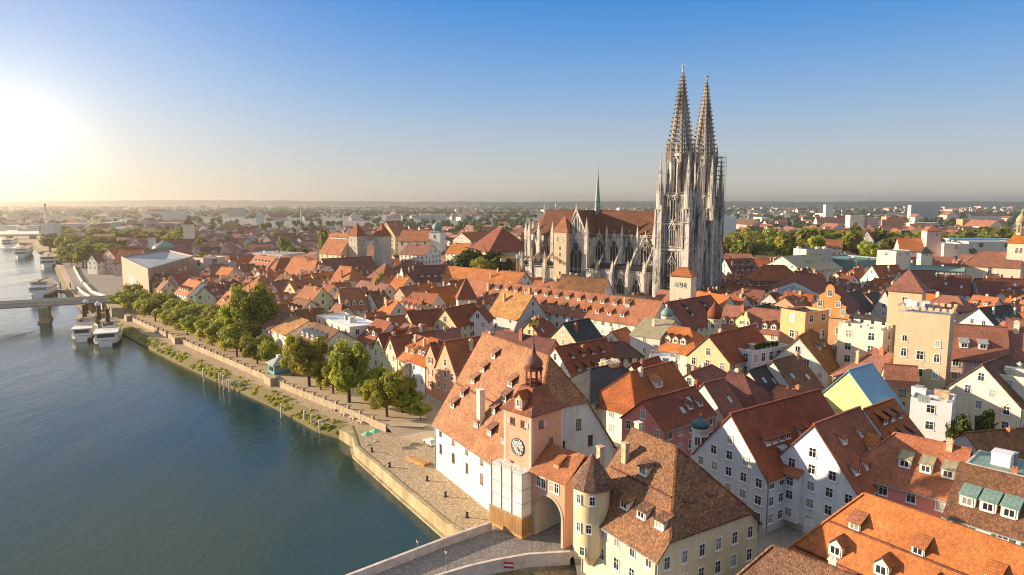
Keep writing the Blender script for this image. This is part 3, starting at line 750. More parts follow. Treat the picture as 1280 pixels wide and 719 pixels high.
# quay road further upstream (pinkish paving) with two pale parapet walls
road_m = plain('pinkish_paving', (.46, .33, .25), .9, var=.2, scale=.2)
up = [P2(*p, PZ) for p in [(108, 391), (97, 375), (84, 358), (74, 338), (66, 326)]]
up2 = [P2(*p, PZ) for p in [(88, 328), (98, 345), (110, 362), (128, 383)]]
tri_poly('riverside_road', up + up2, PZ + .01, road_m)
for nm, pts, lb in (('parapet_wall', [(93, 334), (99, 346), (104, 354)], 'short curved white parapet wall at the far end of the riverside road'),
                    ('parapet_wall', [(106, 355), (116, 366), (134, 372)], 'long curved white parapet wall sweeping up to the iron bridge'),
                    ('parapet_wall', [(98, 361), (106, 368), (114, 372)], 'straight white parapet wall between the road and the bridge ramp')):
    mb = MB(); w_ = [P2(*p, GZ) for p in pts]; o_ = offset(w_, .8)
    for i in range(len(w_) - 1): mb.prism([w_[i], o_[i], o_[i + 1], w_[i + 1]], PZ, GZ + 1.1)
    tag(mb.build(nm, M['w_ivory']), lb, 'wall')
# hills on the horizon
forest_m = (lambda t: t.out(t.mix(t.noise(.004, 6), (.012, .028, .018), (.03, .05, .03))))(NT('forest_hills'))
def ridge_hill(y0, amp, seed, x0=-11000, x1=11000, step=90, base=0, depth=1500):
    mb = MB(); prev = None; rnd = random.Random(seed)
    n_ = int((x1 - x0) / step)
    for i in range(n_ + 1):
        x = x0 + i * step
        h = base + amp * (.5 + .5 * noise.noise(Vector((x * .00035, seed, 0)))) + 8 * noise.noise(Vector((x * .004, seed, 3))) + rnd.uniform(0, 7)
        cur = [(x, y0, 2), (x, y0 + 80, h * .8), (x, y0 + 400, h), (x, y0 + depth, 2)]
        if prev:
            for k in range(3): mb.face([prev[k], cur[k], cur[k + 1], prev[k + 1]])
        prev = cur
    return mb
tag(ridge_hill(8200, 55, 3.3, base=25).build('hills', forest_m), kind='structure')
tag(ridge_hill(6300, 88, 9.1, x0=-300, x1=9000, base=0).build('hills', forest_m), kind='structure')
# ------------------------------------------------------------------ old salt warehouse on the quay
M['r_salt'] = roof_mat('roof_tile_salt', (.34, .158, .10), (.26, .115, .075), .22, tile=.26, speck=.85)
SA, SB = (-14.1, 119.7), (-1.0, 97.6)                    # river-front corners
dv = (Vector(SB) - Vector(SA)).normalized(); nv = Vector((-dv.y, dv.x)) * 1   # inland normal
if nv.x < 0: nv = -nv
WS = 20.4
ra = Vector(SA) + nv * WS / 2; rb_ = Vector(SB) + nv * WS / 2
salt = house('salt_warehouse', 'huge white salt warehouse with steep speckled tile roof on the quay', 'warehouse', ra, rb_ - dv * 3.6, 27.6, 12.4, WS,
             'gj', 'w_white', 'r_salt', gz=PZ, snow=(.42,), k=.42, win=(.7, 1.5), style='dark', sp=4.6, fl=3.2, chim=0, plinth=False, sides='S' + 'NEW', seed=1,
             dorm=[(-1, .16, 3, 'w', 1.5, 1.1, 'r_salt', 'frame_dark', (.42, .95)), (-1, .20, 1, 'w', 1.5, 1.1, 'r_salt', 'frame_dark', (.02, .24)),
                   (-1, .34, 1, 'w', 1.4, 1.0, 'r_salt', 'frame_dark', (.06, .28)), (-1, .50, 1, 'w', 1.4, 1.0, 'r_salt', 'frame_dark', (.10, .32)),
                   (-1, .64, 1, 'w', 1.4, 1.0, 'r_salt', 'frame_dark', (.14, .36)), (-1, .80, 1, 'w', 1.4, 1.0, 'r_salt', 'frame_dark', (.18, .40)),
                   (-1, .62, 1, 'w', 1.4, 1.1, 'r_salt', 'frame_dark', (.52, .74)), (-1, .48, 1, 'w', 1.4, 1.1, 'r_salt', 'frame_dark', (.54, .76)), (-1, .34, 1, 'w', 1.4, 1.1, 'r_salt', 'frame_dark', (.50, .72))])
# pale chimney on its river slope
cm = MB(); cm.box(-.55, -.5, 9.5, .55, .5, 17.6); cm.box(-.65, -.6, 17.6, .65, .6, 17.8)
cm.build('chimney', M['chimw'], salt, (2.6, -7.9, 0))

M['r_dome'] = plain('onion_dome_shingle', (.16, .07, .045), .6, var=.3)
# ------------------------------------------------------------------ clock tower of the bridge
TZ = 5.0                                                  # bridge deck level at the gate
cx0, cy0 = at(657, 677, TZ).x, at(657, 677, TZ).y
cx0, cy0 = 2.7, 92.0
te = Vector((.70, -.714)).normalized(); tn = Vector((.714, .70)).normalized()      # along the bridge face (towards the gate), inwards
TWL, TWD = 5.5, 6.6
tc_ = Vector((cx0, cy0)) - te * TWL / 2 + tn * TWD / 2
tower = thing('clock_tower', 'salmon bridge tower with clock, red bell roof and onion lantern', 'tower', (tc_.x, tc_.y, TZ - 2), math.atan2(te.y, te.x))
# local axes: x along te, y along tn (front face at y = -TWD/2, right face at x = +TWL/2)
a, b = TWL / 2, TWD / 2; z0 = TZ - 2; HT = 22.3 - z0
mb = MB(); mb.box(-a, -b, 0, a, b, HT); mb.build('wall', M['w_salmon'], tower, occ=True)
for sx, sy in ((-1, -1), (1, -1), (1, 1), (-1, 1)):       # pale corner quoins
    mb = MB(); mb.box(sx * a - (.4 if sx > 0 else .04), sy * b - (.04 if sy < 0 else .4), 0, sx * a + (.04 if sx > 0 else .4), sy * b + (.4 if sy < 0 else .04), HT - .25)
    mb.build('quoin', M['w_rose'], tower)
mb = MB()
prof = [(1.0, 0), (.80, .55), (.62, 1.25), (.50, 2.1), (.44, 3.0), (.40, 3.3)]
o_ = .5
for j in range(len(prof) - 1):
    (k0, h0), (k1, h1) = prof[j], prof[j + 1]
    A0 = [(-(a + o_) * k0, -(b + o_) * k0), ((a + o_) * k0, -(b + o_) * k0), ((a + o_) * k0, (b + o_) * k0), (-(a + o_) * k0, (b + o_) * k0)]
    A1 = [(x * k1 / k0, y * k1 / k0) for x, y in A0]
    for i in range(4):
        n_ = (i + 1) % 4
        mb.face([(*A0[i], HT + h0), (*A0[n_], HT + h0), (*A1[n_], HT + h1), (*A1[i], HT + h1)])
mb.face([(*p, HT + 3.3) for p in A1]); mb.box(-a - .45, -b - .45, HT - .2, a + .45, b + .45, HT - .01)
mb.build('roof', M['r_red'], tower, occ=True)
lt = MB(); zl = HT + 3.3
for i in range(8):
    an = math.tau * (i + .5) / 8; lt.beam((1.12 * math.cos(an), 1.12 * math.sin(an), zl - .2), (1.12 * math.cos(an), 1.12 * math.sin(an), zl + 2.3), .2)
lt.lathe([(1.35, zl - .1), (1.35, zl + .12)], 8, rot=R(22.5)); lt.lathe([(1.3, zl + .55), (1.3, zl + .68)], 8, rot=R(22.5))
lt.lathe([(1.3, zl + 2.2), (1.5, zl + 2.3), (1.5, zl + 2.45), (1.2, zl + 2.55)], 8, rot=R(22.5))
lt.build('lantern', M['r_maroon'], tower)
dm = MB(); zd = zl + 2.5
dm.lathe([(1.05, zd), (1.3, zd + .3), (1.38, zd + .7), (1.2, zd + 1.15), (.75, zd + 1.65), (.35, zd + 2.2), (.2, zd + 3.1), (.1, zd + 3.8)], 16)
dm.build('onion_dome', M['r_dome'], tower, smooth=True)
fn = MB(); fn.lathe([(.09, zd + 3.6), (.05, zd + 6.6)], 6); fn.build('finial_pole', M['iron'], tower)
fn = MB(); fn.lathe([(.02, zd + 5.2), (.22, zd + 5.42), (.02, zd + 5.65)], 8); fn.build('finial_ball', M['gold'], tower)
fn = MB(); fn.prism([(-.7, -.05), (.7, -.05), (.7, .05), (-.7, .05)], zd + 6.25, zd + 6.6); fn.box(-.25, -.05, zd + 6.6, .2, .05, zd + 7.1); fn.box(.35, -.05, zd + 6.6, .75, .05, zd + 6.95)
fn.box(-.75, -.05, zd + 5.95, -.45, .05, zd + 6.25); fn.box(.3, -.05, zd + 5.95, .5, .05, zd + 6.25)
fn.build('weather_vane', M['gold'], tower, rz=R(35))
# dormer on the front of its roof
db = MB(); db.box(-.75, -1.2, 0, .75, 1.2, 2.0, 0); db.face([(-.75, -1.2, 2.0), (.75, -1.2, 2.0), (0, -1.2, 2.8)], 0)
for sx in (-1, 1): db.slab([(sx * .95, -1.45, 1.82), (0, -1.45, 2.9), (0, 2.0, 2.9), (sx * .95, 1.6, 1.82)][::sx], .1, 1)
dor = db.build('dormer', [M['w_salmon'], M['r_red']], tower, (0.3, -b + 1.1, HT + .2))
for par, p, r_, wv, hv in ((dor, (0, -1.2, 1.15), 0, .6, .9),):
    inst(win_mesh(wv, hv, '', False)[0], 'window', par, p, (0, 0, r_))
sh_m = (lambda t: t.out(t.ramp((lambda w_: (t.L(t.map((1, 1, 1)), w_.inputs['Vector']), w_.outputs['Fac'])[1])(t.n('ShaderNodeTexWave', bands_direction='DIAGONAL')), [(.45, (.75, .72, .68)), (.5, (.5, .05, .04))])))(NT('striped_shutter'))
for p, r_ in (((-1.0, -b, HT - 1.6), 0), ((1.1, -b, HT - 1.6), 0), ((a, -1.3, HT - 1.7), math.pi / 2)):
    w_ = inst(win_mesh(.6, .8, 'dark', False)[0], 'window', tower, p, (0, 0, r_))
    sb = MB(); sg = -1 if p[0] < 0 else 1
    sb.box(sg * .45 - .35 + (.35 * sg), -.10, -.42, sg * .45 + .35 + (.35 * sg), -.02, .42); sb.build('shutter', sh_m, w_)
for p, r_ in (((a, .8, HT - 4.6), math.pi / 2), ((-1.1, -b, HT - 8.0), 0), ((1.3, -b, HT - 8.6), 0), ((a, -.6, HT - 9), math.pi / 2)):
    inst(win_mesh(.4, .6, 'dark', False)[0], 'window', tower, p, (0, 0, r_))
# clock
ck = MB(); zc = HT - 5.2; n_ = 40
cw_m = plain('clock_dial_white', (.78, .76, .70), .5, var=.03); cg_m = plain('clock_dial_grey', (.33, .33, .31), .6)
def disc(r0, r1, y, name, m, par, nn=40):
    k = MB()
    for i in range(nn):
        a0, a1 = math.tau * i / nn, math.tau * (i + 1) / nn
        k.face([(r1 * math.cos(a0), y, r1 * math.sin(a0)), (r1 * math.cos(a1), y, r1 * math.sin(a1)), (r0 * math.cos(a1), y, r0 * math.sin(a1)), (r0 * math.cos(a0), y, r0 * math.sin(a0))])
        k.face([(r1 * math.cos(a0), y, r1 * math.sin(a0)), (r1 * math.cos(a1), y, r1 * math.sin(a1)), (r1 * math.cos(a1), 0, r1 * math.sin(a1)), (r1 * math.cos(a0), 0, r1 * math.sin(a0))])
    return k.build(name, m, par)
clock = disc(.001, 1.28, -.10, 'clock_face', cw_m, tower); clock.location = (.1, -b, zc)
disc(1.2, 1.3, -.13, 'clock_rim', M['iron'], clock); disc(.001, .72, -.12, 'dial_centre', cg_m, clock)
for i, tx in enumerate(['XII', 'I', 'II', 'III', 'IIII', 'V', 'VI', 'VII', 'VIII', 'IX', 'X', 'XI']):
    fc = bpy.data.curves.new('numeral', 'FONT'); fc.body = tx; fc.size = .42; fc.align_x = 'CENTER'; fc.align_y = 'CENTER'; fc.extrude = .012; fc.offset = .012
    fo = bpy.data.objects.new('numeral', fc); col.objects.link(fo); fo.parent = clock; fc.materials.append(M['iron'])
    an = math.tau * i / 12; fo.location = (.97 * math.sin(an), -.125, .97 * math.cos(an)); fo.rotation_euler = (R(90), an, 0)
    bpy.context.view_layer.update(); nme = bpy.data.meshes.new_from_object(fo.evaluated_get(bpy.context.evaluated_depsgraph_get()))
    no = inst(nme, 'numeral', clock, fo.location, fo.rotation_euler); bpy.data.objects.remove(fo); no.name = 'numeral'
hb = MB(); hb.beam((0, -.15, 0), (.42, -.15, -.62), .09, .03); hb.build('clock_hand', M['iron'], clock)
hb = MB(); hb.beam((0, -.17, 0), (.62, -.17, -.58), .06, .03); hb.build('clock_hand', M['iron'], clock)
foot(tc_.x, tc_.y, 4.5)
# scaffold wrapped in white sheeting over timber hoarding at the tower's foot
tarp_m = (lambda t: (t.bump(t.noise(1.6, 5), .8, .25), t.out(t.mix(t.noise(1.2, 5), (.50, .44, .39), (.80, .76, .72))))[1])(NT('scaffold_sheeting'))
hoard_m = seam_mat('timber_hoarding', (.34, .20, .08), (.24, .135, .055), .6)
sf = thing('scaffold', 'scaffold wrapped in white sheeting above brown timber hoarding at the tower foot', 'scaffold', (tc_.x, tc_.y, TZ), tower.rotation_euler[2])
x0, x1, y0, y1 = -a - .7, a + .1, -b - 1.9, -b - .02
mb = MB(); mb.box(x0, y0, 2.8, x1, y1, 9.4)
for f in mb.f[:]: pass
mb.build('sheeting', tarp_m, sf, occ=True)
mb = MB()
for i in range(4):
    xx = x0 + (x1 - x0) * i / 3; mb.beam((xx, y0 - .06, 2.8), (xx, y0 - .06, 9.8), .09)
for zz in (2.9, 4.9, 6.9, 9.2): mb.beam((x0, y0 - .06, zz), (x1, y0 - .06, zz), .07); mb.beam((x1 + .05, y0, zz), (x1 + .05, y1, zz), .07)
mb.build('pole_frame', M['m_grey'], sf)
mb = MB(); mb.box(x0 - .25, y0 - .25, 0, x1 + .2, y1, 2.8)
mb.build('hoarding', hoard_m, sf, occ=True)
mb = MB(); mb.box(x0 - .3, y0 - .3, 2.8, x1 + .25, y1, 2.9); mb.box(x0 - .3, y0 - .3, -.05, x1 + .25, y1, .35); mb.build('hoarding_rail', M['wood'], sf)

# ------------------------------------------------------------------ gate house with arch
GL = 6.3
gc = Vector((cx0, cy0)) + te * GL / 2 + tn * 2.6
gate = thing('gate_house', 'small salmon gate house with round arch over the bridge road', 'gate', (gc.x, gc.y, TZ), tower.rotation_euler[2])
hx, hy, hz_ = GL / 2, 2.6, 9.8
mb = MB(); ar = 2.5; zc_ = 4.0; axc = .1
def arch_front(mb, y, m, flip):
    pts = [(-hx, 0), (axc - ar, 0), (axc - ar, zc_)] + [(axc - ar * math.cos(math.pi * i / 14), zc_ + ar * math.sin(math.pi * i / 14)) for i in range(1, 14)] + [(axc + ar, zc_), (axc + ar, 0), (hx, 0), (hx, hz_), (-hx, hz_)]
    from mathutils.geometry import tessellate_polygon
    for t in tessellate_polygon([[Vector((x, z, 0)) for x, z in pts]]): mb.face([(pts[i][0], y, pts[i][1]) for i in t], m)
    return pts
pts = arch_front(mb, -hy, 0, 0); arch_front(mb, hy + 2, 0, 1)
mb.face([(hx, -hy, 0), (hx, hy + 2, 0), (hx, hy + 2, hz_), (hx, -hy, hz_)]); mb.face([(-hx, -hy, 0), (-hx, hy + 2, 0), (-hx, hy + 2, hz_), (-hx, -hy, hz_)])
mb.build('wall', M['w_salmon'], gate, occ=True)
mb = MB()
for i in range(1, len(pts) - 4): mb.face([(pts[i][0], -hy, pts[i][1]), (pts[i + 1][0], -hy, pts[i + 1][1]), (pts[i + 1][0], hy + 2, pts[i + 1][1]), (pts[i][0], hy + 2, pts[i][1])])
mb.build('vault', M['w_stone'], gate)
mb = MB()
for i in range(1, len(pts) - 4):
    p, q = pts[i], pts[i + 1]
    def o2(p): return (axc + (p[0] - axc) * 1.16, zc_ + max(0, (p[1] - zc_)) * 1.16 if p[1] >= zc_ else p[1])
    mb.slab([(p[0], -hy - .08, p[1]), (q[0], -hy - .08, q[1]), (o2(q)[0], -hy - .08, o2(q)[1]), (o2(p)[0], -hy - .08, o2(p)[1])], .001)
mb.build('arch_trim', M['w_white'], gate)
mb = MB(); sl_ = .78
mb.slab([(-hx, -hy - .5, hz_ - .4 * sl_), (hx + .6, -hy - .5, hz_ - .4 * sl_), (hx + .6, 1.0, hz_ + 3.5 * sl_), (-hx, 1.0, hz_ + 3.5 * sl_)], .2)
mb.slab([(hx + .6, hy + 2.4, hz_ - .2), (-hx, hy + 2.4, hz_ - .2), (-hx, 1.0, hz_ + 3.5 * sl_), (hx + .6, 1.0, hz_ + 3.5 * sl_)], .2)
mb.build('roof', M['r_terra'], gate, occ=True)
db = MB(); db.box(-.5, 0, 0, .5, .1, .7, 0); db.slab([(-.65, -.25, .72), (.65, -.25, .72), (.65, 1.7, 1.55), (-.65, 1.7, 1.55)], .12, 1)
db.face([(.5, 0, 0), (.5, 0, .7), (.5, 1.5, 1.3)], 0); db.face([(-.5, 0, 0), (-.5, 0, .7), (-.5, 1.5, 1.3)], 0)
db.build('dormer', [M['w_salmon'], M['r_terra']], gate, (.7, -1.7, hz_ + .75))
for xx in (-1.7, -.75, .75, 1.7): WIN_REQ.append((gate, (xx, -hy, 8.2), 0, .7, 1.3, '', True))
foot(gc.x, gc.y, 4)

# ------------------------------------------------------------------ turreted yellow house
e1, e2, e3 = at(727, 647, 13.2), at(822, 696, 13.2), at(947, 650, 13.2)
M['r_spk'] = roof_mat('roof_tile_mottled', (.30, .13, .055), (.21, .10, .05), .3, speck=1.2)
cR = (Vector((e2.x, e2.y)) + Vector((e3.x, e3.y))) / 2
dR = (Vector((e3.x, e3.y)) - Vector((e2.x, e2.y))); wR = dR.length; aR = Vector((-dR.y, dR.x)).normalized()
if aR.x > 0: aR = -aR
turh = house('turreted_house', 'big yellow corner house with round turret and mottled brown half hipped roof', 'house', cR + aR * 13.6, cR + aR * 5.8, 22.3, 13.2, wR, 'gj',
             'w_buff', 'r_spk', gz=4.2, snow=(.52,), k=.78, win=(.8, 1.4), sp=2.3, fl=2.9, chim=0, seed=5, sides='SEN',
             dorm=[(-1, .22, 3, 's', 1.5, 1.0, 'r_spk', 'w_cream', (.32, .98)), (-1, .60, 1, 's', 1.5, 1.0, 'r_spk', 'w_cream', (.22, .6)),
                   (1, .35, 1, 's', 1.2, .9, 'r_spk', 'w_cream', (.35, .6))])
for yy in (-1.9, 1.9):
    xe = cR_end = 13.6 / 2 - 0; 
    db = MB(); db.box(-.1, -.5, -.3, 0, .5, .7, 0); db.slab([(.25, -.65, .72), (.25, .65, .72), (-2.2, .65, 1.7), (-2.2, -.65, 1.7)], .12, 1)
    for sy in (-1, 1): db.face([(0, sy * .5, -.2), (0, sy * .5, .7), (-1.8, sy * .5, 1.45)], 0)
    hd = db.build('dormer', [M['w_cream'], M['r_spk']], turh, (8.0, yy, 12.6))
    WIN_REQ.append((hd, (0, 0, .28), math.pi / 2, .6, .6, '', False))
# turret at its river corner
tp = Vector((e1.x, e1.y)) + Vector((1.3, .7))
loc_ = (mat_of(turh).inverted() @ Vector((tp.x, tp.y, 4.2)))
mb = MB(); mb.lathe([(.6, 2.6), (1.0, 3.2), (2.15, 4.6), (2.25, 5.0), (2.25, 13.4)], 20, (loc_.x, loc_.y)); tur = mb.build('turret', M['w_buff'], turh, smooth=True, occ=True)
mb = MB(); mb.lathe([(2.75, 13.0), (2.6, 13.4), (1.6, 14.9), (.1, 16.9)], 12, (loc_.x, loc_.y)); mb.build('turret_roof', M['r_spk'], turh, occ=True)
mb = MB(); mb.box(loc_.x - .2, loc_.y + .8, 13, loc_.x + .5, loc_.y + 1.5, 17.6); mb.box(loc_.x - .3, loc_.y + .7, 17.6, loc_.x + .6, loc_.y + 1.6, 17.75); mb.build('chimney', M['chim'], turh)
mb = MB(); mb.box(-2.5, -3.2, 13, -1.7, -2.5, 17.2); mb.box(-2.6, -3.3, 17.2, -1.6, -2.4, 17.35); mb.build('chimney', M['chim'], turh)
mb = MB(); mb.box(-4.0, .3, 15, -3.2, 1.0, 18.9); mb.box(-4.1, .2, 18.9, -3.1, 1.1, 19.05); mb.build('chimney', M['chimw'], turh)
rzl = turh.rotation_euler[2]
for an, zz in ((-120, 11.8), (-75, 11.8), (-120, 8.2), (-85, 8.2), (-105, 5.2)):
    aa = R(an) - rzl + R(-20)
    WIN_REQ.append((turh, (loc_.x + 2.25 * math.cos(aa), loc_.y + 2.25 * math.sin(aa), zz), aa + math.pi / 2, .55, 1.0, '', True))

# ------------------------------------------------------------------ stone bridge
BZ = TZ - .1
lp = [(615, 654), (560, 673), (500, 696), (440, 719), (380, 742)]
rp_ = [(712, 689), (660, 692), (620, 699), (585, 707), (545, 719), (480, 745)]
Lw = [P2(*p, BZ + 1.1) for p in lp]; Rw = [P2(*p, BZ + 1.1) for p in rp_]
br_ = thing('stone_bridge', 'old stone bridge with grey cobbled roadway leading to the clock tower gate', 'bridge', (-8, 82, BZ))
def loc2(p): return (p[0] + 8, p[1] - 82)
bc = NT('bridge_cobbles'); v_ = bc.n('ShaderNodeTexVoronoi'); v_.inputs['Scale'].default_value = 2.6; bc.L(bc.tc.outputs['Object'], v_.inputs['Vector'])
bm_ = bc.mix(1.0, bc.mix(bc.noise(.3, 5), (.20, .18, .17), (.31, .28, .26)), bc.ramp(v_.outputs['Distance'], [(.1, (1.1,)*3), (.6, (.65,)*3)]), 'MULTIPLY'); bc.bump(v_.outputs['Distance'], .5, -.05); cob_m = bc.out(bm_)
inner_pts = [P2(666, 668, TZ), (9.5, 95), (16, 101), (19, 97), (11, 88), (7.6, 86.5)]
poly = Lw + Rw[::-1]
from mathutils.geometry import tessellate_polygon
mb = MB()
P_ = [loc2(p) for p in poly + []]
deckp = [loc2(p) for p in Lw[:1]] + [loc2((-1, 97)), loc2((9, 99.5)), loc2((16, 103)), loc2((19.5, 97)), loc2((10, 88))] 
full = [loc2(p) for p in Lw[::-1]] + deckp[1:] + [loc2(p) for p in Rw]
for t in tessellate_polygon([[Vector((x, y, 0)) for x, y in full]]): mb.face([(*full[i], 0) for i in t])
mb.build('roadway', cob_m, br_, occ=True)
for nm, W_, sg in (('parapet', Lw, 1), ('parapet', Rw, -1)):
    o_ = offset(W_, .45 * sg if sg > 0 else -.45)
    mb = MB()
    for i in range(len(W_) - 1):
        q = [loc2(W_[i]), loc2(W_[i + 1]), loc2(o_[i + 1]), loc2(o_[i])]
        mb.prism(q if sg < 0 else q[::-1], -3.5 if sg > 0 else -.6, 1.05)
        c_ = [(x, y) for x, y in q]; mb.prism(q if sg < 0 else q[::-1], 1.06, 1.22)
    mb.build(nm, M['ashlar'], br_, occ=True)
mb = MB()                                                # masonry under the right parapet with a small round arch
r0, r1 = Vector(loc2(Rw[0])), Vector(loc2(Rw[2])); d_ = (r1 - r0); Lr_ = d_.length; d_ /= Lr_
prof = [(0, -4.5), (1.2, -4.5)] + [(3.2 - 2.0 * math.cos(math.pi * i / 12), -4.2 + 2.6 * math.sin(math.pi * i / 12)) for i in range(13)] + [(5.2, -4.5), (Lr_, -4.5), (Lr_, -.6), (0, -.6)]
for t in tessellate_polygon([[Vector((x, z, 0)) for x, z in prof]]): mb.face([(r0.x + d_.x * prof[i][0], r0.y + d_.y * prof[i][0], prof[i][1]) for i in t])
for i in range(len(Rw) - 1):
    if i >= 2: p, q = loc2(Rw[i]), loc2(Rw[i + 1]); mb.face([(*p, -6), (*q, -6), (*q, -.6), (*p, -.6)])
mb.build('spandrel', M['quoin'], br_)
mb = MB()
for i in range(len(Lw) - 1):
    p, q = loc2(Lw[i]), loc2(Lw[i + 1]); mb.face([(*p, -6.2), (*q, -6.2), (*q, -3.4), (*p, -3.4)])
mb.build('spandrel', M['quoin'], br_)
def lamp(p, z, label, h=2.8):
    t = thing('street_lamp', label, 'lamp', (p[0], p[1], z))
    k = MB(); k.lathe([(.12, 0), (.09, .5), (.05, .6), (.04, h - .5)], 8); k.build('post', M['m_grey'], t)
    k = MB(); k.lathe([(.05, h - .5), (.15, h - .25), (.18, h)], 6); k.build('lantern_glass', M['f_white'], t)
    k = MB(); k.lathe([(.22, h), (.15, h + .1), (.03, h + .2)], 6); k.build('lamp_cap', M['iron'], t)
p = at(520, 690, BZ + 1.0); lamp((p.x + .3, p.y - .3), BZ, 'slim street lamp rising from the river side parapet of the stone bridge')
p = at(558, 713, BZ); lamp((p.x, p.y), BZ, 'slim street lamp on the bridge roadway beside the inner parapet', 2.7)
sgn = thing('traffic_sign', 'red traffic sign with white bar on the inner bridge parapet', 'sign', (*P2(636, 700, BZ + 1.1), BZ + .2))
sgn.rotation_euler = (0, 0, R(-6)); sgn.location.y -= .62
red_m = plain('sign_red', (.55, .03, .03), .5, var=.05)
k = MB(); k.box(-.65, -.03, .1, .65, 0, .95); k.build('sign_plate', red_m, sgn); k = MB(); k.box(-.6, -.045, .4, .6, -.031, .68); k.build('white_bar', M['frame'], sgn)
foot(0, 80, 12)
# ------------------------------------------------------------------ cathedral
CO = Vector((85.6, 304.4)); UU = Vector((-.818, .576)); VV = Vector((.576, .818))
cath = thing('cathedral', 'great gothic cathedral with twin openwork spires and long red roofed nave', 'cathedral', (CO.x, CO.y, GZ + 1), math.atan2(UU.y, UU.x))
# local: x = east along nave, y: rotate +90 from x -> (-.576,-.818) = north (towards the viewer); so north aisle is +y
Z0 = GZ + 1
lead_m = plain('dark_window_tracery_glass', (.035, .033, .032), .35, var=.5, scale=2)
M['r_cath'] = roof_mat('roof_tile_cathedral', (.18, .066, .038), (.125, .05, .03), .4)
def gable_win(mb_s, mb_g, cx, cy, z, wd, ht, ang, depth=.35):
    """pointed traceried window: frame stones to mb_s, dark glass to mb_g; ang = outward direction in local frame"""
    ca, sa = math.cos(ang), math.sin(ang); tx, ty = -sa, ca
    def pt(u, zz, d): return (cx + tx * u + ca * d, cy + ty * u + sa * d, z + zz)
    a = wd / 2; hs = ht - wd * .85
    prof = [(-a, 0), (a, 0), (a, hs)] + [(a * (1 - i / 5) , hs + wd * .85 * math.sin(math.pi / 2 * i / 5)) for i in range(1, 6)] + [(-a * (1 - i / 5), hs + wd * .85 * math.sin(math.pi / 2 * i / 5)) for i in range(4, 0, -1)] + [(-a, hs)]
    mb_g.face([pt(u, zz, .04) for u, zz in prof])
    def bar(p, q, t=.18): mb_s.beam(pt(p[0], p[1], .12), pt(q[0], q[1], .12), t)
    n_ = 3 if wd > 2.6 else 2
    for i in range(1, n_): bar((-a + wd * i / n_, 0), (-a + wd * i / n_, hs + .2), .16)
    for i in range(len(prof)): bar(prof[i], prof[(i + 1) % len(prof)], .3)
    for s in (-1, 1): bar((s * a * .5 - a * .42, hs), (s * a * .5, hs + wd * .4), .12); bar((s * a * .5 + a * .42, hs), (s * a * .5, hs + wd * .4), .12)
    r_ = wd * .2
    for i in range(8):
        bar((r_ * math.cos(math.tau * i / 8), hs + wd * .42 + r_ * math.sin(math.tau * i / 8)), (r_ * math.cos(math.tau * (i + 1) / 8), hs + wd * .42 + r_ * math.sin(math.tau * (i + 1) / 8)), .12)
def window_part(cx, cy, z, wd, ht, ang, gable=0):
    s_, g_ = MB(), MB(); gable_win(s_, g_, cx, cy, z, wd, ht, ang)
    if gable:
        ca, sa = math.cos(ang), math.sin(ang); tx, ty = -sa, ca
        a = wd / 2 + .5
        def pt(u, zz, d): return (cx + tx * u + ca * d, cy + ty * u + sa * d, z + zz)
        for s in (-1, 1): s_.beam(pt(s * a, ht - wd * .5, .3), pt(0, ht + gable, .3), .4)
        s_.beam(pt(0, ht + gable, .3), pt(0, ht + gable + 1.6, .3), .25)
    o = g_.build('tracery_window', lead_m, cath); s_.build('tracery', M['stone'], o); return o
def pinnacle_mb(mb, x, y, z, s, h, hs):
    """square shaft with a crocketed spirelet"""
    mb.box(x - s / 2, y - s / 2, z, x + s / 2, y + s / 2, z + h)
    mb.box(x - s * .62, y - s * .62, z + h - .1, x + s * .62, y + s * .62, z + h + .15)
    mb.cone((x, y), s * .68, z + h + .15, z + h + hs, 4, rot=R(45))
    for k in range(1, 4):
        zz = z + h + hs * k / 4.5; r_ = s * .62 * (1 - k / 4.5) + .12
        for q in range(4):
            an = math.tau * q / 4 + R(45); mb.box(x + r_ * math.cos(an) - .09, y + r_ * math.sin(an) - .09, zz, x + r_ * math.cos(an) + .09, y + r_ * math.sin(an) + .09, zz + .22)
    mb.box(x - .14, y - .14, z + h + hs - .3, x + .14, y + .14, z + h + hs)
PN = {}
def pinn(x, y, z, s, h, hs, mat='stone'):
    key = (s, h, hs, mat)
    if key not in PN:
        mb = MB(); pinnacle_mb(mb, 0, 0, 0, s, h, hs); PN[key] = mb.data('pinnacle', M[mat])
    return inst(PN[key], 'pinnacle', cath, (x, y, z))
NW, AW = 7.6, 16.5; ZC, ZA, ZR = 29.5, 13.5, 41.6        # half widths; clerestory top, aisle top, ridge (above cathedral ground)
X1, XT0, XT1, XE = 6.0, 50.0, 61.5, 83.0
mb = MB(); mb.box(X1, -NW, 0, XE, NW, ZC)
apse = [(XE, -NW), (XE + 5, -NW + 1.6), (XE + 9, -3), (XE + 9, 3), (XE + 5, NW - 1.6), (XE, NW)]
mb.prism(apse, 0, ZC); mb.build('nave_wall', M['stone'], cath, occ=True)
mb = MB(); mb.box(X1, NW, 0, XE + 2, AW, ZA); mb.box(X1, -AW, 0, XE + 2, -NW, ZA); mb.build('aisle_wall', M['stone'], cath, occ=True)
mb = MB()
for s in (-1, 1): mb.slab([(X1, s * (AW - .3), ZA + .1), (XE + 2, s * (AW - .3), ZA + .1), (XE + 2, s * NW, ZA + 3.4), (X1, s * NW, ZA + 3.4)][::-s], .2)
mb.build('aisle_roof', M['m_dark'], cath, occ=True)
mb = MB(); rw = NW + .3; tx0, tx1 = XT0, XT1; xc = (tx0 + tx1) / 2
for s in (-1, 1): mb.slab([(X1, s * rw, ZC), (XE, s * rw, ZC), (XE, 0, ZR), (X1, 0, ZR)][::(1 if s < 0 else -1)], .3)
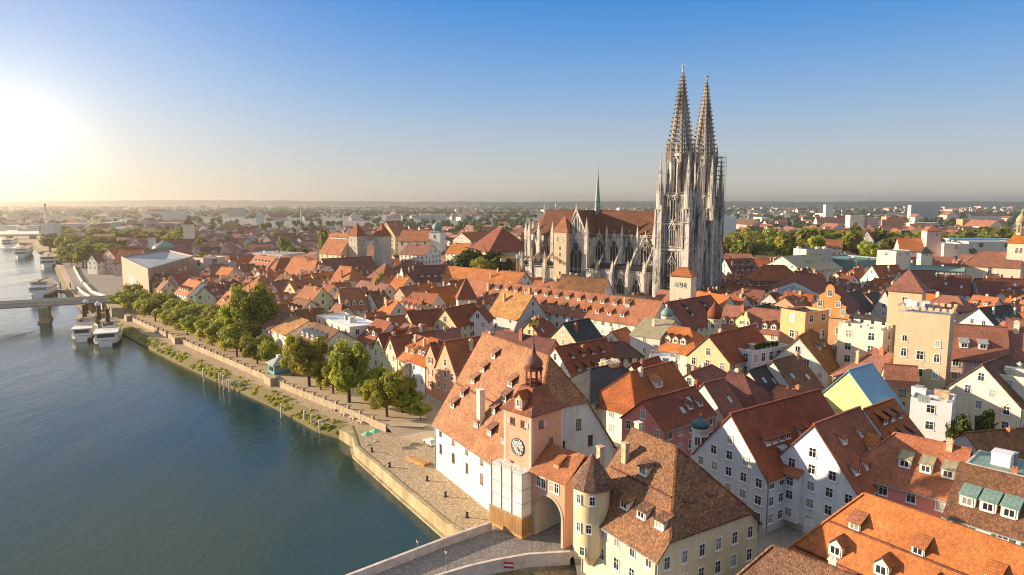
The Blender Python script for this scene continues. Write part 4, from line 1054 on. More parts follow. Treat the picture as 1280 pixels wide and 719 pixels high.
for i in range(len(apse) - 1): mb.slab([(*apse[i], ZC), (*apse[i + 1], ZC), (XE, 0, ZR)], .25)
TY = AW + .3
for s in (-1, 1): mb.slab([(tx0 - .3 if s < 0 else tx1 + .3, -TY, ZC), (tx0 - .3 if s < 0 else tx1 + .3, TY, ZC), (xc, TY, ZR), (xc, -TY, ZR)][::(-1 if s < 0 else 1)], .3)
mb.beam((X1, 0, ZR), (XE, 0, ZR), .4); mb.beam((xc, -TY, ZR), (xc, TY, ZR), .4)
mb.build('nave_roof', M['r_cath'], cath, occ=True)
mb = MB(); mb.box(tx0, -AW, 0, tx1, AW, ZC)
for s in (-1, 1):
    y = s * (AW + .25); mb.prism([(tx0 - .2, y - .2), (tx1 + .2, y - .2), (tx1 + .2, y + .2), (tx0 - .2, y + .2)], ZC - 1, ZC + .4)
    mb.face([(tx0 - .2, y, ZC), (tx1 + .2, y, ZC), (xc, y, ZR + .4)]); mb.beam((tx0 - .4, y, ZC), (xc, y, ZR + .7), .6); mb.beam((tx1 + .4, y, ZC), (xc, y, ZR + .7), .6)
mb.build('transept', M['stone'], cath, occ=True)
for s in (1,):
    for u in (-2.6, 0, 2.6): window_part(xc + u, s * (AW + .27), ZC + 1.5, 1.5, 5.5 + (2.6 - abs(u)), s * math.pi / 2)
    window_part(xc, AW + .05, 12, 6.5, 15, math.pi / 2, 3)
for x in (tx0, tx1): pinn(x, AW + .3, ZC - 8, 1.7, 10, 7); pinn(x, -AW - .3, ZC - 8, 1.7, 10, 7)
pinn(xc, AW + .3, ZR - .3, .7, 1, 2.5)
# clerestory windows, buttresses and flying arches
bays = [X1 + 10.5 + i * 7.9 for i in range(5)]
for i, x in enumerate(bays):
    window_part(x, NW, ZA + 4.2, 4.5, 10.2, math.pi / 2, 3.2)
    window_part(x, AW, 2.6, 4.0, 8.6, math.pi / 2, 0)
for i in range(6):
    x = bays[0] - 3.95 + i * 7.9
    if x > XT0 - 1: continue
    mb = MB(); mb.box(x - .7, AW - .2, 0, x + .7, AW + 2.2, ZA + .6); mb.box(x - .6, AW - .4, ZA + .6, x + .6, AW + 1.6, ZA + 2.2)
    pinnacle_mb(mb, x, AW + .6, ZA + 2.2, 1.1, 1.2, 2.6); mb.build('buttress', M['stone'], cath)
    mb = MB()
    mb.slab([(x - .36, AW - .2, ZA + 2.6), (x + .36, AW - .2, ZA + 2.6), (x + .36, NW, ZA + 12.2), (x - .36, NW, ZA + 12.2)], .8)
    mb.build('flying_buttress', M['stone'], cath)
    pinn(x, NW + .2, ZC - 3, .9, 4.2, 4.4)
mb = MB()
for s in (-1, 1):
    for yy, zz in ((NW + .35, ZC), (AW + .1, ZA)):
        mb.box(X1, s * yy - .12, zz, XT0 if yy < 10 else XE + 2, s * yy + .12, zz + .25); mb.box(X1, s * yy - .1, zz + .95, XT0 if yy < 10 else XE + 2, s * yy + .1, zz + 1.15)
        n_ = int((XT0 - X1) / .9)
        for i in range(n_): mb.box(X1 + i * .9, s * yy - .08, zz + .25, X1 + i * .9 + .28, s * yy + .08, zz + .95)
mb.build('balustrade', M['stone'], cath)
# choir: tall windows between buttresses with gables
for cx, cy, an in ((XE - 5.5, NW, 90), (XE + 2.6, NW - .7, 72), (XE + 7.1, NW - 3.1, 48), (XE + 9, 0, 0)):
    window_part(cx, cy, 10, 3.2, 15.5, R(an), 3.6)
for cx, cy in ((XE - 9.5, NW + 1.2), (XE - 1.5, NW + 1.4), (XE + 5.2, NW), (XE + 9.6, 4.0), (XE + 10.2, -3.6)):
    mb = MB(); mb.box(cx - .8, cy - 1.2, 0, cx + .8, cy + 1.2, ZC - 3); mb.build('buttress', M['stone'], cath); pinn(cx, cy + .4, ZC - 3, 1.5, 4, 6)
for cx, cy, hh in ((XE - 9.5, AW, 12), (XE - 1.5, AW - .5, 12), (XE + 6, AW - 3, 11), (XE + 12, 7, 10)):
    mb = MB(); mb.box(cx - .9, cy - 1, 0, cx + .9, cy + 1, hh + 4); pinnacle_mb(mb, cx, cy, hh + 4, 1.3, 2.5, 4); mb.build('buttress', M['stone'], cath)
    mb = MB(); t_ = Vector((cx - (cx if cx < XE else XE + 3), cy - 0)).normalized()
    e_ = Vector((min(cx, XE + 4), NW if cx < XE + 4 else 4)); mb.beam((cx, cy, hh + 4), (e_.x, e_.y, hh + 10), .7, 1.0); mb.build('flying_buttress', M['stone'], cath)
# slender green crossing spire
fx = 53.5
mb = MB(); mb.lathe([(1.5, ZR - 3), (1.3, ZR + 4.2), (1.6, ZR + 4.4), (1.35, ZR + 4.8), (.75, ZR + 10.5), (.08, ZR + 20.5)], 8, (fx, 0)); mb.lathe([(.05, ZR + 20), (.05, ZR + 22.6)], 5, (fx, 0)); mb.box(fx - .5, -.05, ZR + 21.6, fx + .5, .05, ZR + 21.75)
mb.build('crossing_spire', M['m_copper'], cath)
# donkey tower: plain square tower with red pyramid roof
ex, ey, es = 62.5, 15.5, 3.5
mb = MB(); mb.box(ex - es, ey - es, 0, ex + es, ey + es + 1.2, 31.5); mb.build('stair_tower', M['w_tan'], cath, occ=True)
mb = MB(); mb.cone((ex, ey + .6), (es + .9) * 1.414, 31.5, 39.5, 4, rot=R(45)); mb.build('stair_tower_roof', M['r_terra'], cath, occ=True)
for u in (-1.4, 1.4):
    for zz in (28.2,): WIN_REQ.append((cath, (ex + u, ey + es + 1.2, zz), math.pi, .9, 2.2, 'arch', False)); WIN_REQ.append((cath, (ex - es, ey + u, zz), -math.pi / 2, .9, 2.2, 'arch', False)); WIN_REQ.append((cath, (ex + es, ey + u, zz), math.pi / 2, .9, 2.2, 'arch', False))
for zz in (24, 21, 17.5, 12, 6): WIN_REQ.append((cath, (ex, ey + es + 1.2, zz), math.pi, .5, 1.3, 'dark', False))
# west towers
def west_tower(ty, repair):
    S = 6.2; H1, H2, H3, HT_ = 25.5, 48.5, 66.0, 103.6
    mb = MB(); mb.box(0, ty - S, 0, 2 * S, ty + S, H2 + .2)
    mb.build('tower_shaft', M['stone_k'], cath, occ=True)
    c = (S, ty)
    # corner piers: clusters of thin shafts stepping back, ending in pinnacles
    for sx in (-1, 1):
        for sy in (-1, 1):
            pb = MB(); px_, py_ = c[0] + sx * S, c[1] + sy * S
            pb.box(px_ - 1.7, py_ - 1.7, 0, px_ + 1.7, py_ + 1.7, H1); pb.box(px_ - 1.35, py_ - 1.35, H1, px_ + 1.35, py_ + 1.35, H2 - 6)
            for ax in (-1, 1):
                for ay in (-1, 1): pb.box(px_ + ax * 1.3 - .32, py_ + ay * 1.3 - .32, 3, px_ + ax * 1.3 + .32, py_ + ay * 1.3 + .32, H2 - 4 - (ax + ay))
            for zz in (8, 14, 20, H1, 31, 37, H2 - 6): pb.box(px_ - 1.85, py_ - 1.85, zz, px_ + 1.85, py_ + 1.85, zz + .35)
            pb.build('corner_pier', M['stone'], cath, occ=True)
            pinn(px_, py_, H2 - 6, 1.25, 15.5, 8.5); 
            for ax, ay in ((-1, 0), (1, 0), (0, 1), (0, -1)): pinn(px_ + ax * 1.25, py_ + ay * 1.25, H2 - 7, .62, 8.5 + ((ax * 3 + ay) % 3) * 1.3, 4.5)
            pinn(c[0] + sx * S * .62, c[1] + sy * S * .62, H2, 1.1, 13.5, 9.0, 'stone_d')
    # storey bands, blind lancets
    for zz in (H1, 36.5, H2):
        bm = MB()
        for i, (x0_, y0_, x1_, y1_) in enumerate(((-.35, ty - S - .35, 2 * S + .35, ty - S + .1), (-.35, ty + S - .1, 2 * S + .35, ty + S + .35), (-.35, ty - S, .1, ty + S), (2 * S - .1, ty - S, 2 * S + .35, ty + S))):
            bm.box(x0_, y0_, zz - .4, x1_, y1_, zz + .4); bm.box(x0_, y0_, zz + 1.0, x1_, y1_, zz + 1.2)
        bm.build('gallery', M['stone'], cath)
    for an, (ox_, oy_) in ((math.pi / 2, (S, ty + S)), (math.pi, (0, ty)), (-math.pi / 2, (S, ty - S)), (0, (2 * S, ty))):
        tx, ty2 = -math.sin(an), math.cos(an)
        window_part(ox_, oy_, 38.2, 2.5, 10, an, 0); window_part(ox_, oy_, 26.8, 2.7, 9, an, 2); window_part(ox_, oy_, 9, 3.0, 12, an, 2)
        rb2 = MB()
        for u in (-4.3, -3.5, -2.6, -1.8, 1.8, 2.6, 3.5, 4.3):
            for z0_, z1_ in ((2, H1 - 1), (H1 + 1.2, 36), (37.5, H2 - .6)): rb2.beam((ox_ + tx * u + math.cos(an) * .12, oy_ + ty2 * u + math.sin(an) * .12, z0_), (ox_ + tx * u + math.cos(an) * .12, oy_ + ty2 * u + math.sin(an) * .12, z1_), .26)
        for z_, k_ in ((H1 - 1, 0), (36, 1), (H2 - .6, 2)):
            for u in (-3.9, -2.2, 2.2, 3.9):
                rb2.beam((ox_ + tx * (u - .42) + math.cos(an) * .2, oy_ + ty2 * (u - .42) + math.sin(an) * .2, z_ - 1.2), (ox_ + tx * u + math.cos(an) * .2, oy_ + ty2 * u + math.sin(an) * .2, z_), .2)
                rb2.beam((ox_ + tx * (u + .42) + math.cos(an) * .2, oy_ + ty2 * (u + .42) + math.sin(an) * .2, z_ - 1.2), (ox_ + tx * u + math.cos(an) * .2, oy_ + ty2 * u + math.sin(an) * .2, z_), .2)
        rb2.build('blind_tracery', M['stone'], cath)
    # octagon belfry: eight open corner piers with lancets between
    ro_ = 5.3
    ob = MB()
    for i in range(8):
        an = math.tau * (i + .5) / 8; px_, py_ = c[0] + ro_ * math.cos(an), c[1] + ro_ * math.sin(an)
        ob.beam((px_, py_, H2), (px_, py_, H3 + 1), 1.15, 1.15, up=(math.cos(an), math.sin(an), 0))
        an2 = math.tau * (i + 1.5) / 8; q = (c[0] + ro_ * math.cos(an2), c[1] + ro_ * math.sin(an2))
        ob.beam((px_, py_, H3 - .4), (*q, H3 - .4), .7, 1.0); ob.beam((px_, py_, H2 + .6), (*q, H2 + .6), .5, 1.2)
        m_ = ((px_ + q[0]) / 2, (py_ + q[1]) / 2)
        ob.beam((px_, py_, H3 - 5), (*m_, H3 - 1), .4); ob.beam((*q, H3 - 5), (*m_, H3 - 1), .4)
        for f_ in (.36, .64): ob.beam((px_ + (q[0] - px_) * f_, py_ + (q[1] - py_) * f_, H2), (px_ + (q[0] - px_) * f_, py_ + (q[1] - py_) * f_, H3 - 2), .26)
        ob.beam((m_[0], m_[1], H3), (c[0] + ro_ * .93 * math.cos(an + math.tau / 16), c[1] + ro_ * .93 * math.sin(an + math.tau / 16), H3 + 4), .4)
    ob.lathe([(1.6, H2), (1.6, H3)], 8, c)
    ob.build('belfry', M['stone'], cath, occ=True)
    for i in range(8):
        an = math.tau * (i + .5) / 8; pinn(c[0] + (ro_ + .5) * math.cos(an), c[1] + (ro_ + .5) * math.sin(an), H3 - 3.5, .8, 4.2, 5.2, 'stone_d')
    # openwork spire
    rs = MB(); cr = MB(); tr = MB(); rb0 = 4.9
    def pt(i, z): 
        r_ = rb0 * (1 - (z - H3) / (HT_ - 3.2 - H3)) + .12; an = math.tau * (i + .5) / 8
        return Vector((c[0] + r_ * math.cos(an), c[1] + r_ * math.sin(an), z))
    zs = [H3 + (HT_ - 4.5 - H3) * (1 - (1 - k / 19) ** 1.12) for k in range(20)]
    for i in range(8):
        rs.beam(pt(i, H3 - .5), pt(i, HT_ - 3.5), .62, .62)
        for k in range(19):
            p, q = pt(i, zs[k]), pt(i + 1, zs[k]); p2, q2 = pt(i, zs[k + 1]), pt(i + 1, zs[k + 1])
            tr.beam(p, q, .42, .40); m0, m1 = (p + q) / 2, (p2 + q2) / 2
            if k < 17:
                tr.beam(m0, m1, .30); tr.beam(p.lerp(q, .25), p2.lerp(q2, .25), .18); tr.beam(p.lerp(q, .75), p2.lerp(q2, .75), .18)
                pass
            dz = (zs[k + 1] - zs[k])
            for f_ in (0,):
                z_ = zs[k] + dz * f_; o_ = pt(i, z_); d_ = Vector((o_.x - c[0], o_.y - c[1], 0)).normalized(); w_ = 1.0 * (1 - .45 * k / 19)
                cr.beam(o_ - d_ * .15, o_ + d_ * (w_ + .22) + Vector((0, 0, w_ * .5)), w_ * .62, w_ * .62)
    i0_ = len(rs.v); rs.v += cr.v; rs.f += [[q_ + i0_ for q_ in f0_] for f0_ in cr.f]; rs.m += cr.m
    sp_ = rs.build('spire', M['stone_d'], cath, occ=False); tr.build('spire_lattice', M['stone_d'], sp_)
    f_ = MB(); f_.lathe([(.35, HT_ - 4.6), (.28, HT_ - 3), (.6, HT_ - 2.6), (.2, HT_ - 2.2), (.12, HT_ + .6)], 8, c)
    f_.box(c[0] - .9, c[1] - .16, HT_ - 1.2, c[0] + .9, c[1] + .16, HT_ - .8); f_.box(c[0] - .16, c[1] - .9, HT_ - 1.2, c[0] + .16, c[1] + .9, HT_ - .8)
    f_.build('finial', M['stone'], sp_)
    if repair:
        k = MB(); sx0, sx1, sy0, sy1 = -2.2, 2.5, ty - 6.6, ty + 1.5
        for zz in range(int(H2 - 8), int(H3 + 1), 2):
            k.box(sx0, sy0, zz, sx1, sy1, zz + .08)
        for x_ in (sx0, (sx0 + sx1) / 2, sx1):
            for y_ in (sy0, sy0 + 2, sy0 + 4, sy0 + 6, sy1): k.box(x_ - .05, y_ - .05, H2 - 10, x_ + .05, y_ + .05, H3 + 1)
        k.build('scaffold', M['m_grey'], cath)
west_tower(14.6, False); west_tower(-14.6, True)
# west front between the towers
mb = MB(); mb.box(.6, -9, 0, 6, 9, 30); mb.face([(.6, -8.5, 30), (.6, 8.5, 30), (.6, 0, 44)]); mb.build('west_front', M['stone'], cath, occ=True)
window_part(.58, -3.5, 13, 3.4, 12, math.pi, 2); window_part(.58, 3.5, 13, 3.4, 12, math.pi, 2); window_part(.58, 0, 31, 2.2, 7, math.pi, 0)
for y in (-8.4, -4, 0, 4, 8.4): pinn(.4, y, 28, .8, 3, 4)
for a_, b_, r_ in ((10, 0, 18), (35, 0, 24), (60, 0, 24), (80, 0, 18), (6, 15, 9), (6, -15, 9), (18, 30, 12), (32, 32, 10), (0, 30, 10)):
    p = CO + UU * a_ - VV * b_; foot(p.x, p.y, r_)

# ------------------------------------------------------------------ generic square tower
def sq_tower(name, label, cat, c, rz, s, ze, zr, wall, roof, gz=GZ, s2=None, wins=(), clock=False, bands=(), oh=.5, group=None, hipx=0, parts=True):
    t = thing(name, label, cat, (c[0], c[1], gz), rz, group); s2 = s2 or s; a, b = s / 2, s2 / 2
    mb = MB(); mb.box(-a, -b, 0, a, b, ze - gz); mb.build('wall', M[wall], t, occ=True)
    mb = MB(); A_ = [(-a - oh, -b - oh), (a + oh, -b - oh), (a + oh, b + oh), (-a - oh, b + oh)]
    top = [(-hipx, 0, zr - gz), (hipx, 0, zr - gz)]
    z = ze - gz - .05
    if hipx: mb.slab([(*A_[0], z), (*A_[1], z), top[1], top[0]], .15); mb.slab([(*A_[2], z), (*A_[3], z), top[0], top[1]], .15); mb.slab([(*A_[1], z), (*A_[2], z), top[1]], .15); mb.slab([(*A_[3], z), (*A_[0], z), top[0]], .15)
    else:
        for i in range(4): mb.slab([(*A_[i], z), (*A_[(i + 1) % 4], z), (0, 0, zr - gz)], .15)
    mb.build('roof', M[roof], t, occ=True)
    if bands:
        mb = MB()
        for z_ in bands:
            mb.box(-a - .15, -b - .15, z_ - gz, a + .15, b + .15, z_ - gz + .3)
        mb.build('cornice', M['w_white'], t)
    for side, u, z_, wv, hv, st in wins:
        for sd_ in side:
            p, r_ = {'S': ((u, -b, z_ - gz), 0), 'N': ((-u, b, z_ - gz), math.pi), 'E': ((a, u, z_ - gz), math.pi / 2), 'W': ((-a, -u, z_ - gz), -math.pi / 2)}[sd_]
            WIN_REQ.append((t, p, r_, wv, hv, st, False))
    if clock:
        for sd_ in 'SW':
            k = disc(.001, clock[1], -.12, 'clock_face', cw_m, t); 
            if sd_ == 'S': k.location = (0, -b, clock[0] - gz)
            else: k.location = (-a, 0, clock[0] - gz); k.rotation_euler = (0, 0, -math.pi / 2)
            disc(clock[1] * .9, clock[1] * 1.08, -.16, 'clock_rim', M['iron'], k); disc(.001, clock[1] * .6, -.15, 'dial_centre', cg_m, k)
            hb = MB(); hb.beam((0, -.2, 0), (0, -.2, clock[1] * .75), .16, .04); hb.beam((0, -.2, 0), (clock[1] * .45, -.2, -clock[1] * .2), .16, .04); hb.build('clock_hand', M['iron'], k)
    foot(c[0], c[1], s * .6); HOUSES.append((t, label)); return t
def onion(parent, c, z, r, mat, h=None, lantern=True, shaft=None, pole=True):
    h = h or r * 2.2; mb = MB()
    mb.lathe([(r * .85, z), (r * 1.1, z + h * .15), (r * 1.12, z + h * .3), (r * .95, z + h * .5), (r * .55, z + h * .68), (r * .25, z + h * .82), (r * .08, z + h)], 14, c)
    o = mb.build('onion_dome', M[mat], parent, smooth=True, occ=True)
    if pole: mb = MB(); mb.lathe([(.07, z + h * .95), (.04, z + h * 1.35)], 5, c); mb.lathe([(.02, z + h * 1.1), (.2, z + h * 1.15), (.02, z + h * 1.2)], 6, c); mb.build('finial', M['gold'], parent)
    return o

# ------------------------------------------------------------------ museum with folded metal roof
m0, m1, m2 = at(187, 370, GZ), at(154, 356, GZ), at(252, 352, GZ)
def hz_at(px, py, ref): return atd(px, py, ref.y).z
mus = thing('museum', 'large pale modern museum with slanted walls and grey blue folded roof', 'museum', (m0.x, m0.y, GZ))
pA = Vector((m0.x, m0.y)); pB = Vector((m1.x, m1.y)); pC = Vector((at(243.5, 350, GZ).x, at(243.5, 350, GZ).y))
pD = pB + (pC - pA) * 1.05
zA, zB, zC = hz_at(186, 336, m0), hz_at(154.7, 320.5, m1), hz_at(243.7, 319.7, Vector((pC.x, pC.y, 0)))
zA, zB, zC = zA - GZ, zB - GZ, zC - GZ
q = [(0, 0), tuple(pC - pA), tuple(pD - pA), tuple(pB - pA)]
zt = [zA, zC, zC, zB]
mb = MB()
for i in range(4):
    j = (i + 1) % 4; mb.face([(*q[i], 0), (*q[j], 0), (*q[j], zt[j]), (*q[i], zt[i])])
mus_m = seam_mat('pale_museum_cladding', (.40, .285, .205), (.35, .25, .18), 1.2, .7)
mb.build('wall', mus_m, mus, occ=True)
mb = MB(); cxm = sum(p[0] for p in q) / 4, sum(p[1] for p in q) / 4
ri = [(p[0] * .97 + cxm[0] * .03, p[1] * .97 + cxm[1] * .03, z - .8) for p, z in zip(q, zt)]
midz = sum(zt) / 4 - 2.2
m01 = tuple((Vector(ri[0]) + Vector(ri[1])) / 2); m23 = tuple((Vector(ri[2]) + Vector(ri[3])) / 2)
ctr = [(Vector(ri[0]).lerp(Vector(ri[2]), f)) for f in (.33, .66)]
ctr[0].z += 1.2; ctr[1].z -= 2
for t in (((0, 1), 0), ((1, 2), 1), ((2, 3), 1), ((3, 0), 0)): mb.face([ri[t[0][0]], ri[t[0][1]], tuple(ctr[t[1]])])
mb.face([ri[1], tuple(ctr[1]), tuple(ctr[0])]); mb.face([ri[3], tuple(ctr[0]), tuple(ctr[1])])
mb.build('roof', M['m_grey'], mus, occ=True)
for i in range(5):                                       # tall slit windows on the river side
    f_ = .30 + i * .09; p = Vector(q[3]).lerp(Vector(q[0]), f_); d_ = (Vector(q[0]) - Vector(q[3])).normalized()
    mb = MB(); n_ = Vector((d_.y, -d_.x)); hh = 6 - i * .5
    mb.face([(p.x + n_.x * .08, p.y + n_.y * .08, 1), (p.x + d_.x * 1.7 + n_.x * .08, p.y + d_.y * 1.7 + n_.y * .08, 1), (p.x + d_.x * 1.7 + n_.x * .08, p.y + d_.y * 1.7 + n_.y * .08, 1 + hh), (p.x + n_.x * .08, p.y + n_.y * .08, 1 + hh)])
    mb.build('window', M['glass'] if i > 2 else M['frame'], mus)
p, d_ = Vector(q[0]), (Vector(q[1]) - Vector(q[0])).normalized(); n_ = Vector((d_.y, -d_.x))
mb = MB(); mb.face([(p.x + d_.x * k_ + n_.x * .1, p.y + d_.y * k_ + n_.y * .1, z_) for k_, z_ in ((1.0, .2), (15, .2), (15, 7), (1.0, 8))]); mb.build('entrance_recess', M['w_brick'], mus)
c_ = (pA + pC + pB + pD) / 4; foot(c_.x, c_.y, 32)
for px_, py_, r_ in ((165, 366, 16), (150, 356, 18), (184, 378, 12), (135, 352, 16), (215, 372, 9), (122, 343, 26), (196, 374, 9)): fp_ = P2(px_, py_, GZ); foot(fp_[0], fp_[1], r_)
flat('museum_annex', 'pale cubic annex with dark corner window behind the slanted museum', 'museum annex', P2(256, 322, 19), P2(268, 323, 19), 19.5, 14, 'w_rose', 'f_white', win=(3, 4), sp=8, fl=9)
flat('museum_annex', 'plain grey block beside the cubic museum annex', 'museum annex', P2(272, 327, 16.5), P2(284, 328, 16.5), 16.5, 12, 'w_grey', 'm_grey', win=(1, 1), sp=30)

# ------------------------------------------------------------------ iron bridge over the river with a stone pier
ib = thing('road_bridge', 'low flat road bridge crossing the river on a stone pier', 'bridge', (-200, 297, WZ))
A_, B_ = Vector(P2(142, 373, 8.9)), Vector(P2(0, 381, 8.9)); A_ = A_ + (A_ - B_) * .15; B_ = B_ + (B_ - A_) * 1.2
d_ = (B_ - A_).normalized(); n_ = Vector((-d_.y, d_.x)); o_ = Vector((-200, 297))
def pr(mb, half, z0, z1, s0=0, s1=None, off=0):
    s1 = s1 if s1 is not None else (B_ - A_).length
    p, q_ = A_ + d_ * s0 - o_, A_ + d_ * s1 - o_
    c = n_ * off
    mb.prism([tuple(p + n_ * half + c), tuple(q_ + n_ * half + c), tuple(q_ - n_ * half + c), tuple(p - n_ * half + c)][::-1], z0, z1)
mb = MB(); pr(mb, 5, 6.7, 7.6); mb.build('deck', M['w_rose'], ib, occ=True)
mb = MB(); pr(mb, .08, 7.6, 8.6, off=4.7); pr(mb, .08, 7.6, 8.6, off=-4.7); mb.build('railing', M['w_stone'], ib)
mb = MB()
for k in range(-1, 2):
    pr(mb, .45, 6.25, 6.7, off=k * 4)
mb.build('girder', M['w_stone'], ib)
pc = Vector(P2(57, 401, WZ)) - o_
mb = MB(); mb.prism([(pc.x + x * n_.x * 1 + y * d_.x, pc.y + x * n_.y + y * d_.y) for x, y in ((-5.5, -1.6), (5.5, -1.6), (7, 0), (5.5, 1.6), (-5.5, 1.6), (-7, 0))], -1.5, 6.4)
mb.prism([(pc.x + x * n_.x * 1 + y * d_.x, pc.y + x * n_.y + y * d_.y) for x, y in ((-6, -2.1), (6, -2.1), (7.6, 0), (6, 2.1), (-6, 2.1), (-7.6, 0))], -1.5, .9)
mb.build('pier', M['quoin'], ib)
for px, py in ((116, 388), (121, 389)):
    k = Vector(P2(px, py, PZ)) - o_; mb = MB(); mb.box(k.x - 1.2, k.y - 1.2, PZ - WZ - .1, k.x + 1.2, k.y + 1.2, 6.4); mb.build('pillar', M['quoin'], ib)
mb = MB(); k0 = Vector(P2(126, 386, PZ)) - o_; k1 = Vector(P2(140, 398, PZ)) - o_
mb.prism([tuple(k0), tuple(k1), (k1.x + 14, k1.y + 9), (k0.x + 16, k0.y + 12)], PZ - WZ - .1, 6.4); mb.build('abutment', M['quoin'], ib)
fb = thing('far_bridge', 'distant low bridge over the river beyond the moored ships', 'bridge', (-620, 900, WZ))
mb = MB()
p, q_ = Vector(P2(58, 293, 9)) - Vector((-620, 900)), Vector(P2(-60, 294.5, 9)) - Vector((-620, 900)); u_ = (q_ - p).normalized(); v_ = Vector((-u_.y, u_.x)) * 5
mb.prism([tuple(p + v_), tuple(q_ + v_), tuple(q_ - v_), tuple(p - v_)][::-1], 6.2, 8.2); mb.build('deck', M['w_stone'], fb)
mb = MB()
for f_ in (.15, .4, .65, .9):
    c = p.lerp(q_, f_); mb.box(c.x - 2, c.y - 4, -1, c.x + 2, c.y + 4, 6.2)
    mb.build('pier', M['quoin'], fb); mb = MB()

# ------------------------------------------------------------------ boats
hull_w = plain('boat_white_paint', (.74, .72, .68), .4, var=.08); hull_d = plain('boat_dark_hull', (.07, .035, .025), .45); deckm = plain('boat_deck', (.36, .27, .18), .7, var=.2)
def boat(label, pos, ang, L, Wd, hullh, decks, funnel=False, awning=False, dark=True, mast=0, group=None):
    t = thing('river_boat', label, 'boat', (pos[0], pos[1], WZ), ang, group)
    sec = [(-.5, .55), (-.45, .85), (-.3, 1), (.15, 1), (.33, .82), (.44, .45), (.5, .04)]
    mb = MB(); ring = [[(x * L, s * w_ * Wd / 2 * k, z) for s in (-1, 1)] for x, w_ in sec for k, z in ((1, 0),)]
    for (x0, w0), (x1, w1) in zip(sec, sec[1:]):
        for s in (-1, 1):
            for (k0, z0_, m0_), (k1, z1_, _) in (((.72, -.6, 0), (.95, hullh * .55, 0)), ((.95, hullh * .55, 1), (1.0, hullh, 1))):
                lift0 = .9 * max(0, x0 - .25) * 2 * hullh * .6; lift1 = .9 * max(0, x1 - .25) * 2 * hullh * .6
                mb.face([(x0 * L, s * w0 * Wd / 2 * k0, z0_ + lift0), (x1 * L, s * w1 * Wd / 2 * k0, z0_ + lift1), (x1 * L, s * w1 * Wd / 2 * k1, z1_ + lift1), (x0 * L, s * w0 * Wd / 2 * k1, z1_ + lift0)][::s], m0_ if dark else 1)
        mb.face([(x0 * L, -w0 * Wd / 2, hullh - .05), (x1 * L, -w1 * Wd / 2, hullh - .05), (x1 * L, w1 * Wd / 2, hullh - .05), (x0 * L, w0 * Wd / 2, hullh - .05)], 2)
    x, w_ = sec[0]; mb.face([(x * L, -w_ * Wd / 2 * .75, -.6), (x * L, w_ * Wd / 2 * .75, -.6), (x * L, w_ * Wd / 2, hullh), (x * L, -w_ * Wd / 2, hullh)], 1)
    mb.build('hull', [hull_d, hull_w, deckm], t)
    z = hullh
    for i, (xa, xb, wf, h) in enumerate(decks):
        mb = MB(); hw = Wd / 2 * wf; mb.box(xa * L, -hw, z - .05, xb * L, hw, z + h); c = mb.build('cabin', hull_w, t)
        gmb = MB()
        n_ = max(2, int((xb - xa) * L / 1.8))
        for k in range(n_):
            u0 = xa * L + (xb - xa) * L * (k + .15) / n_; u1 = xa * L + (xb - xa) * L * (k + .85) / n_
            for s in (-1, 1): gmb.face([(u0, s * (hw + .04), z + h * .35), (u1, s * (hw + .04), z + h * .35), (u1, s * (hw + .04), z + h * .85), (u0, s * (hw + .04), z + h * .85)])
        for xx, sg in ((xa, -1), (xb, 1)): gmb.face([(xx * L + sg * .04, -hw * .8, z + h * .35), (xx * L + sg * .04, hw * .8, z + h * .35), (xx * L + sg * .04, hw * .8, z + h * .85), (xx * L + sg * .04, -hw * .8, z + h * .85)])
        gmb.build('window_pane', M['glass'], c)
        rmb = MB(); rmb.box(xa * L - .5, -hw - .4, z + h, xb * L + .5, hw + .4, z + h + .18); rmb.build('cabin_roof', hull_w if i % 2 == 0 else deckm, t)
        z += h + .18
    if awning:
        mb = MB(); mb.slab([(awning[0] * L, -Wd * .42, hullh + 2.5), (awning[1] * L, -Wd * .42, hullh + 2.5), (awning[1] * L, Wd * .42, hullh + 2.6), (awning[0] * L, Wd * .42, hullh + 2.6)], .08); mb.build('awning', M['w_tan'], t)
        for xx in (awning[0] * L + .3, awning[1] * L - .3):
            for s in (-1, 1): mb = MB(); mb.beam((xx, s * Wd * .38, hullh), (xx, s * Wd * .38, hullh + 2.5), .1); mb.build('awning_post', M['frame'], t)
    for k_ in range(6):                                   # deck furniture and hatches
        xx = L * (-.4 + .14 * k_); mb = MB(); mb.box(xx - .5, -.6 + .3 * (k_ % 3), z - .02, xx + .5, .4 + .2 * (k_ % 2), z + .55 + .2 * (k_ % 2)); mb.build('deck_box', deckm if k_ % 2 else hull_d, t)
    rl = MB()
    for s in (-1, 1):
        for zz in (.5, 1.0): rl.beam((-.45 * L, s * .8 * Wd / 2, hullh + zz), (.15 * L, s * .96 * Wd / 2, hullh + zz), .06); rl.beam((.15 * L, s * .96 * Wd / 2, hullh + zz), (.44 * L, s * .44 * Wd / 2, hullh + zz + .4), .06)
    rl.build('railing', hull_w, t)
    if funnel:
        mb = MB(); mb.lathe([(.75, z - .2), (.7, z + 4.2), (.85, z + 4.3), (.85, z + 4.7)], 12, (-.02 * L, 0)); mb.build('funnel', hull_d, t, smooth=False)
    if mast: mb = MB(); mb.lathe([(.12, z - .2), (.06, z + mast)], 6, (.2 * L, 0)); mb.build('mast', M['iron'], t)
    return t
p = at(132, 432, WZ); boat('white paddle museum boat with rounded glazed stern moored beside the bank', (p.x - 4, p.y + 9), R(116), 26, 8.5, 2.2, [(-.42, -.05, .8, 2.4), (.02, .3, .5, 2.2)], True, awning=(.3, .4))
p = at(105, 427, WZ); boat('white steamboat with tall dark funnel moored outside its neighbour', (p.x - 6, p.y + 11), R(116), 27, 7.5, 2.2, [(-.44, -.26, .75, 2.4), (-.12, .28, .7, 2.3)], True, awning=(-.26, -.12))
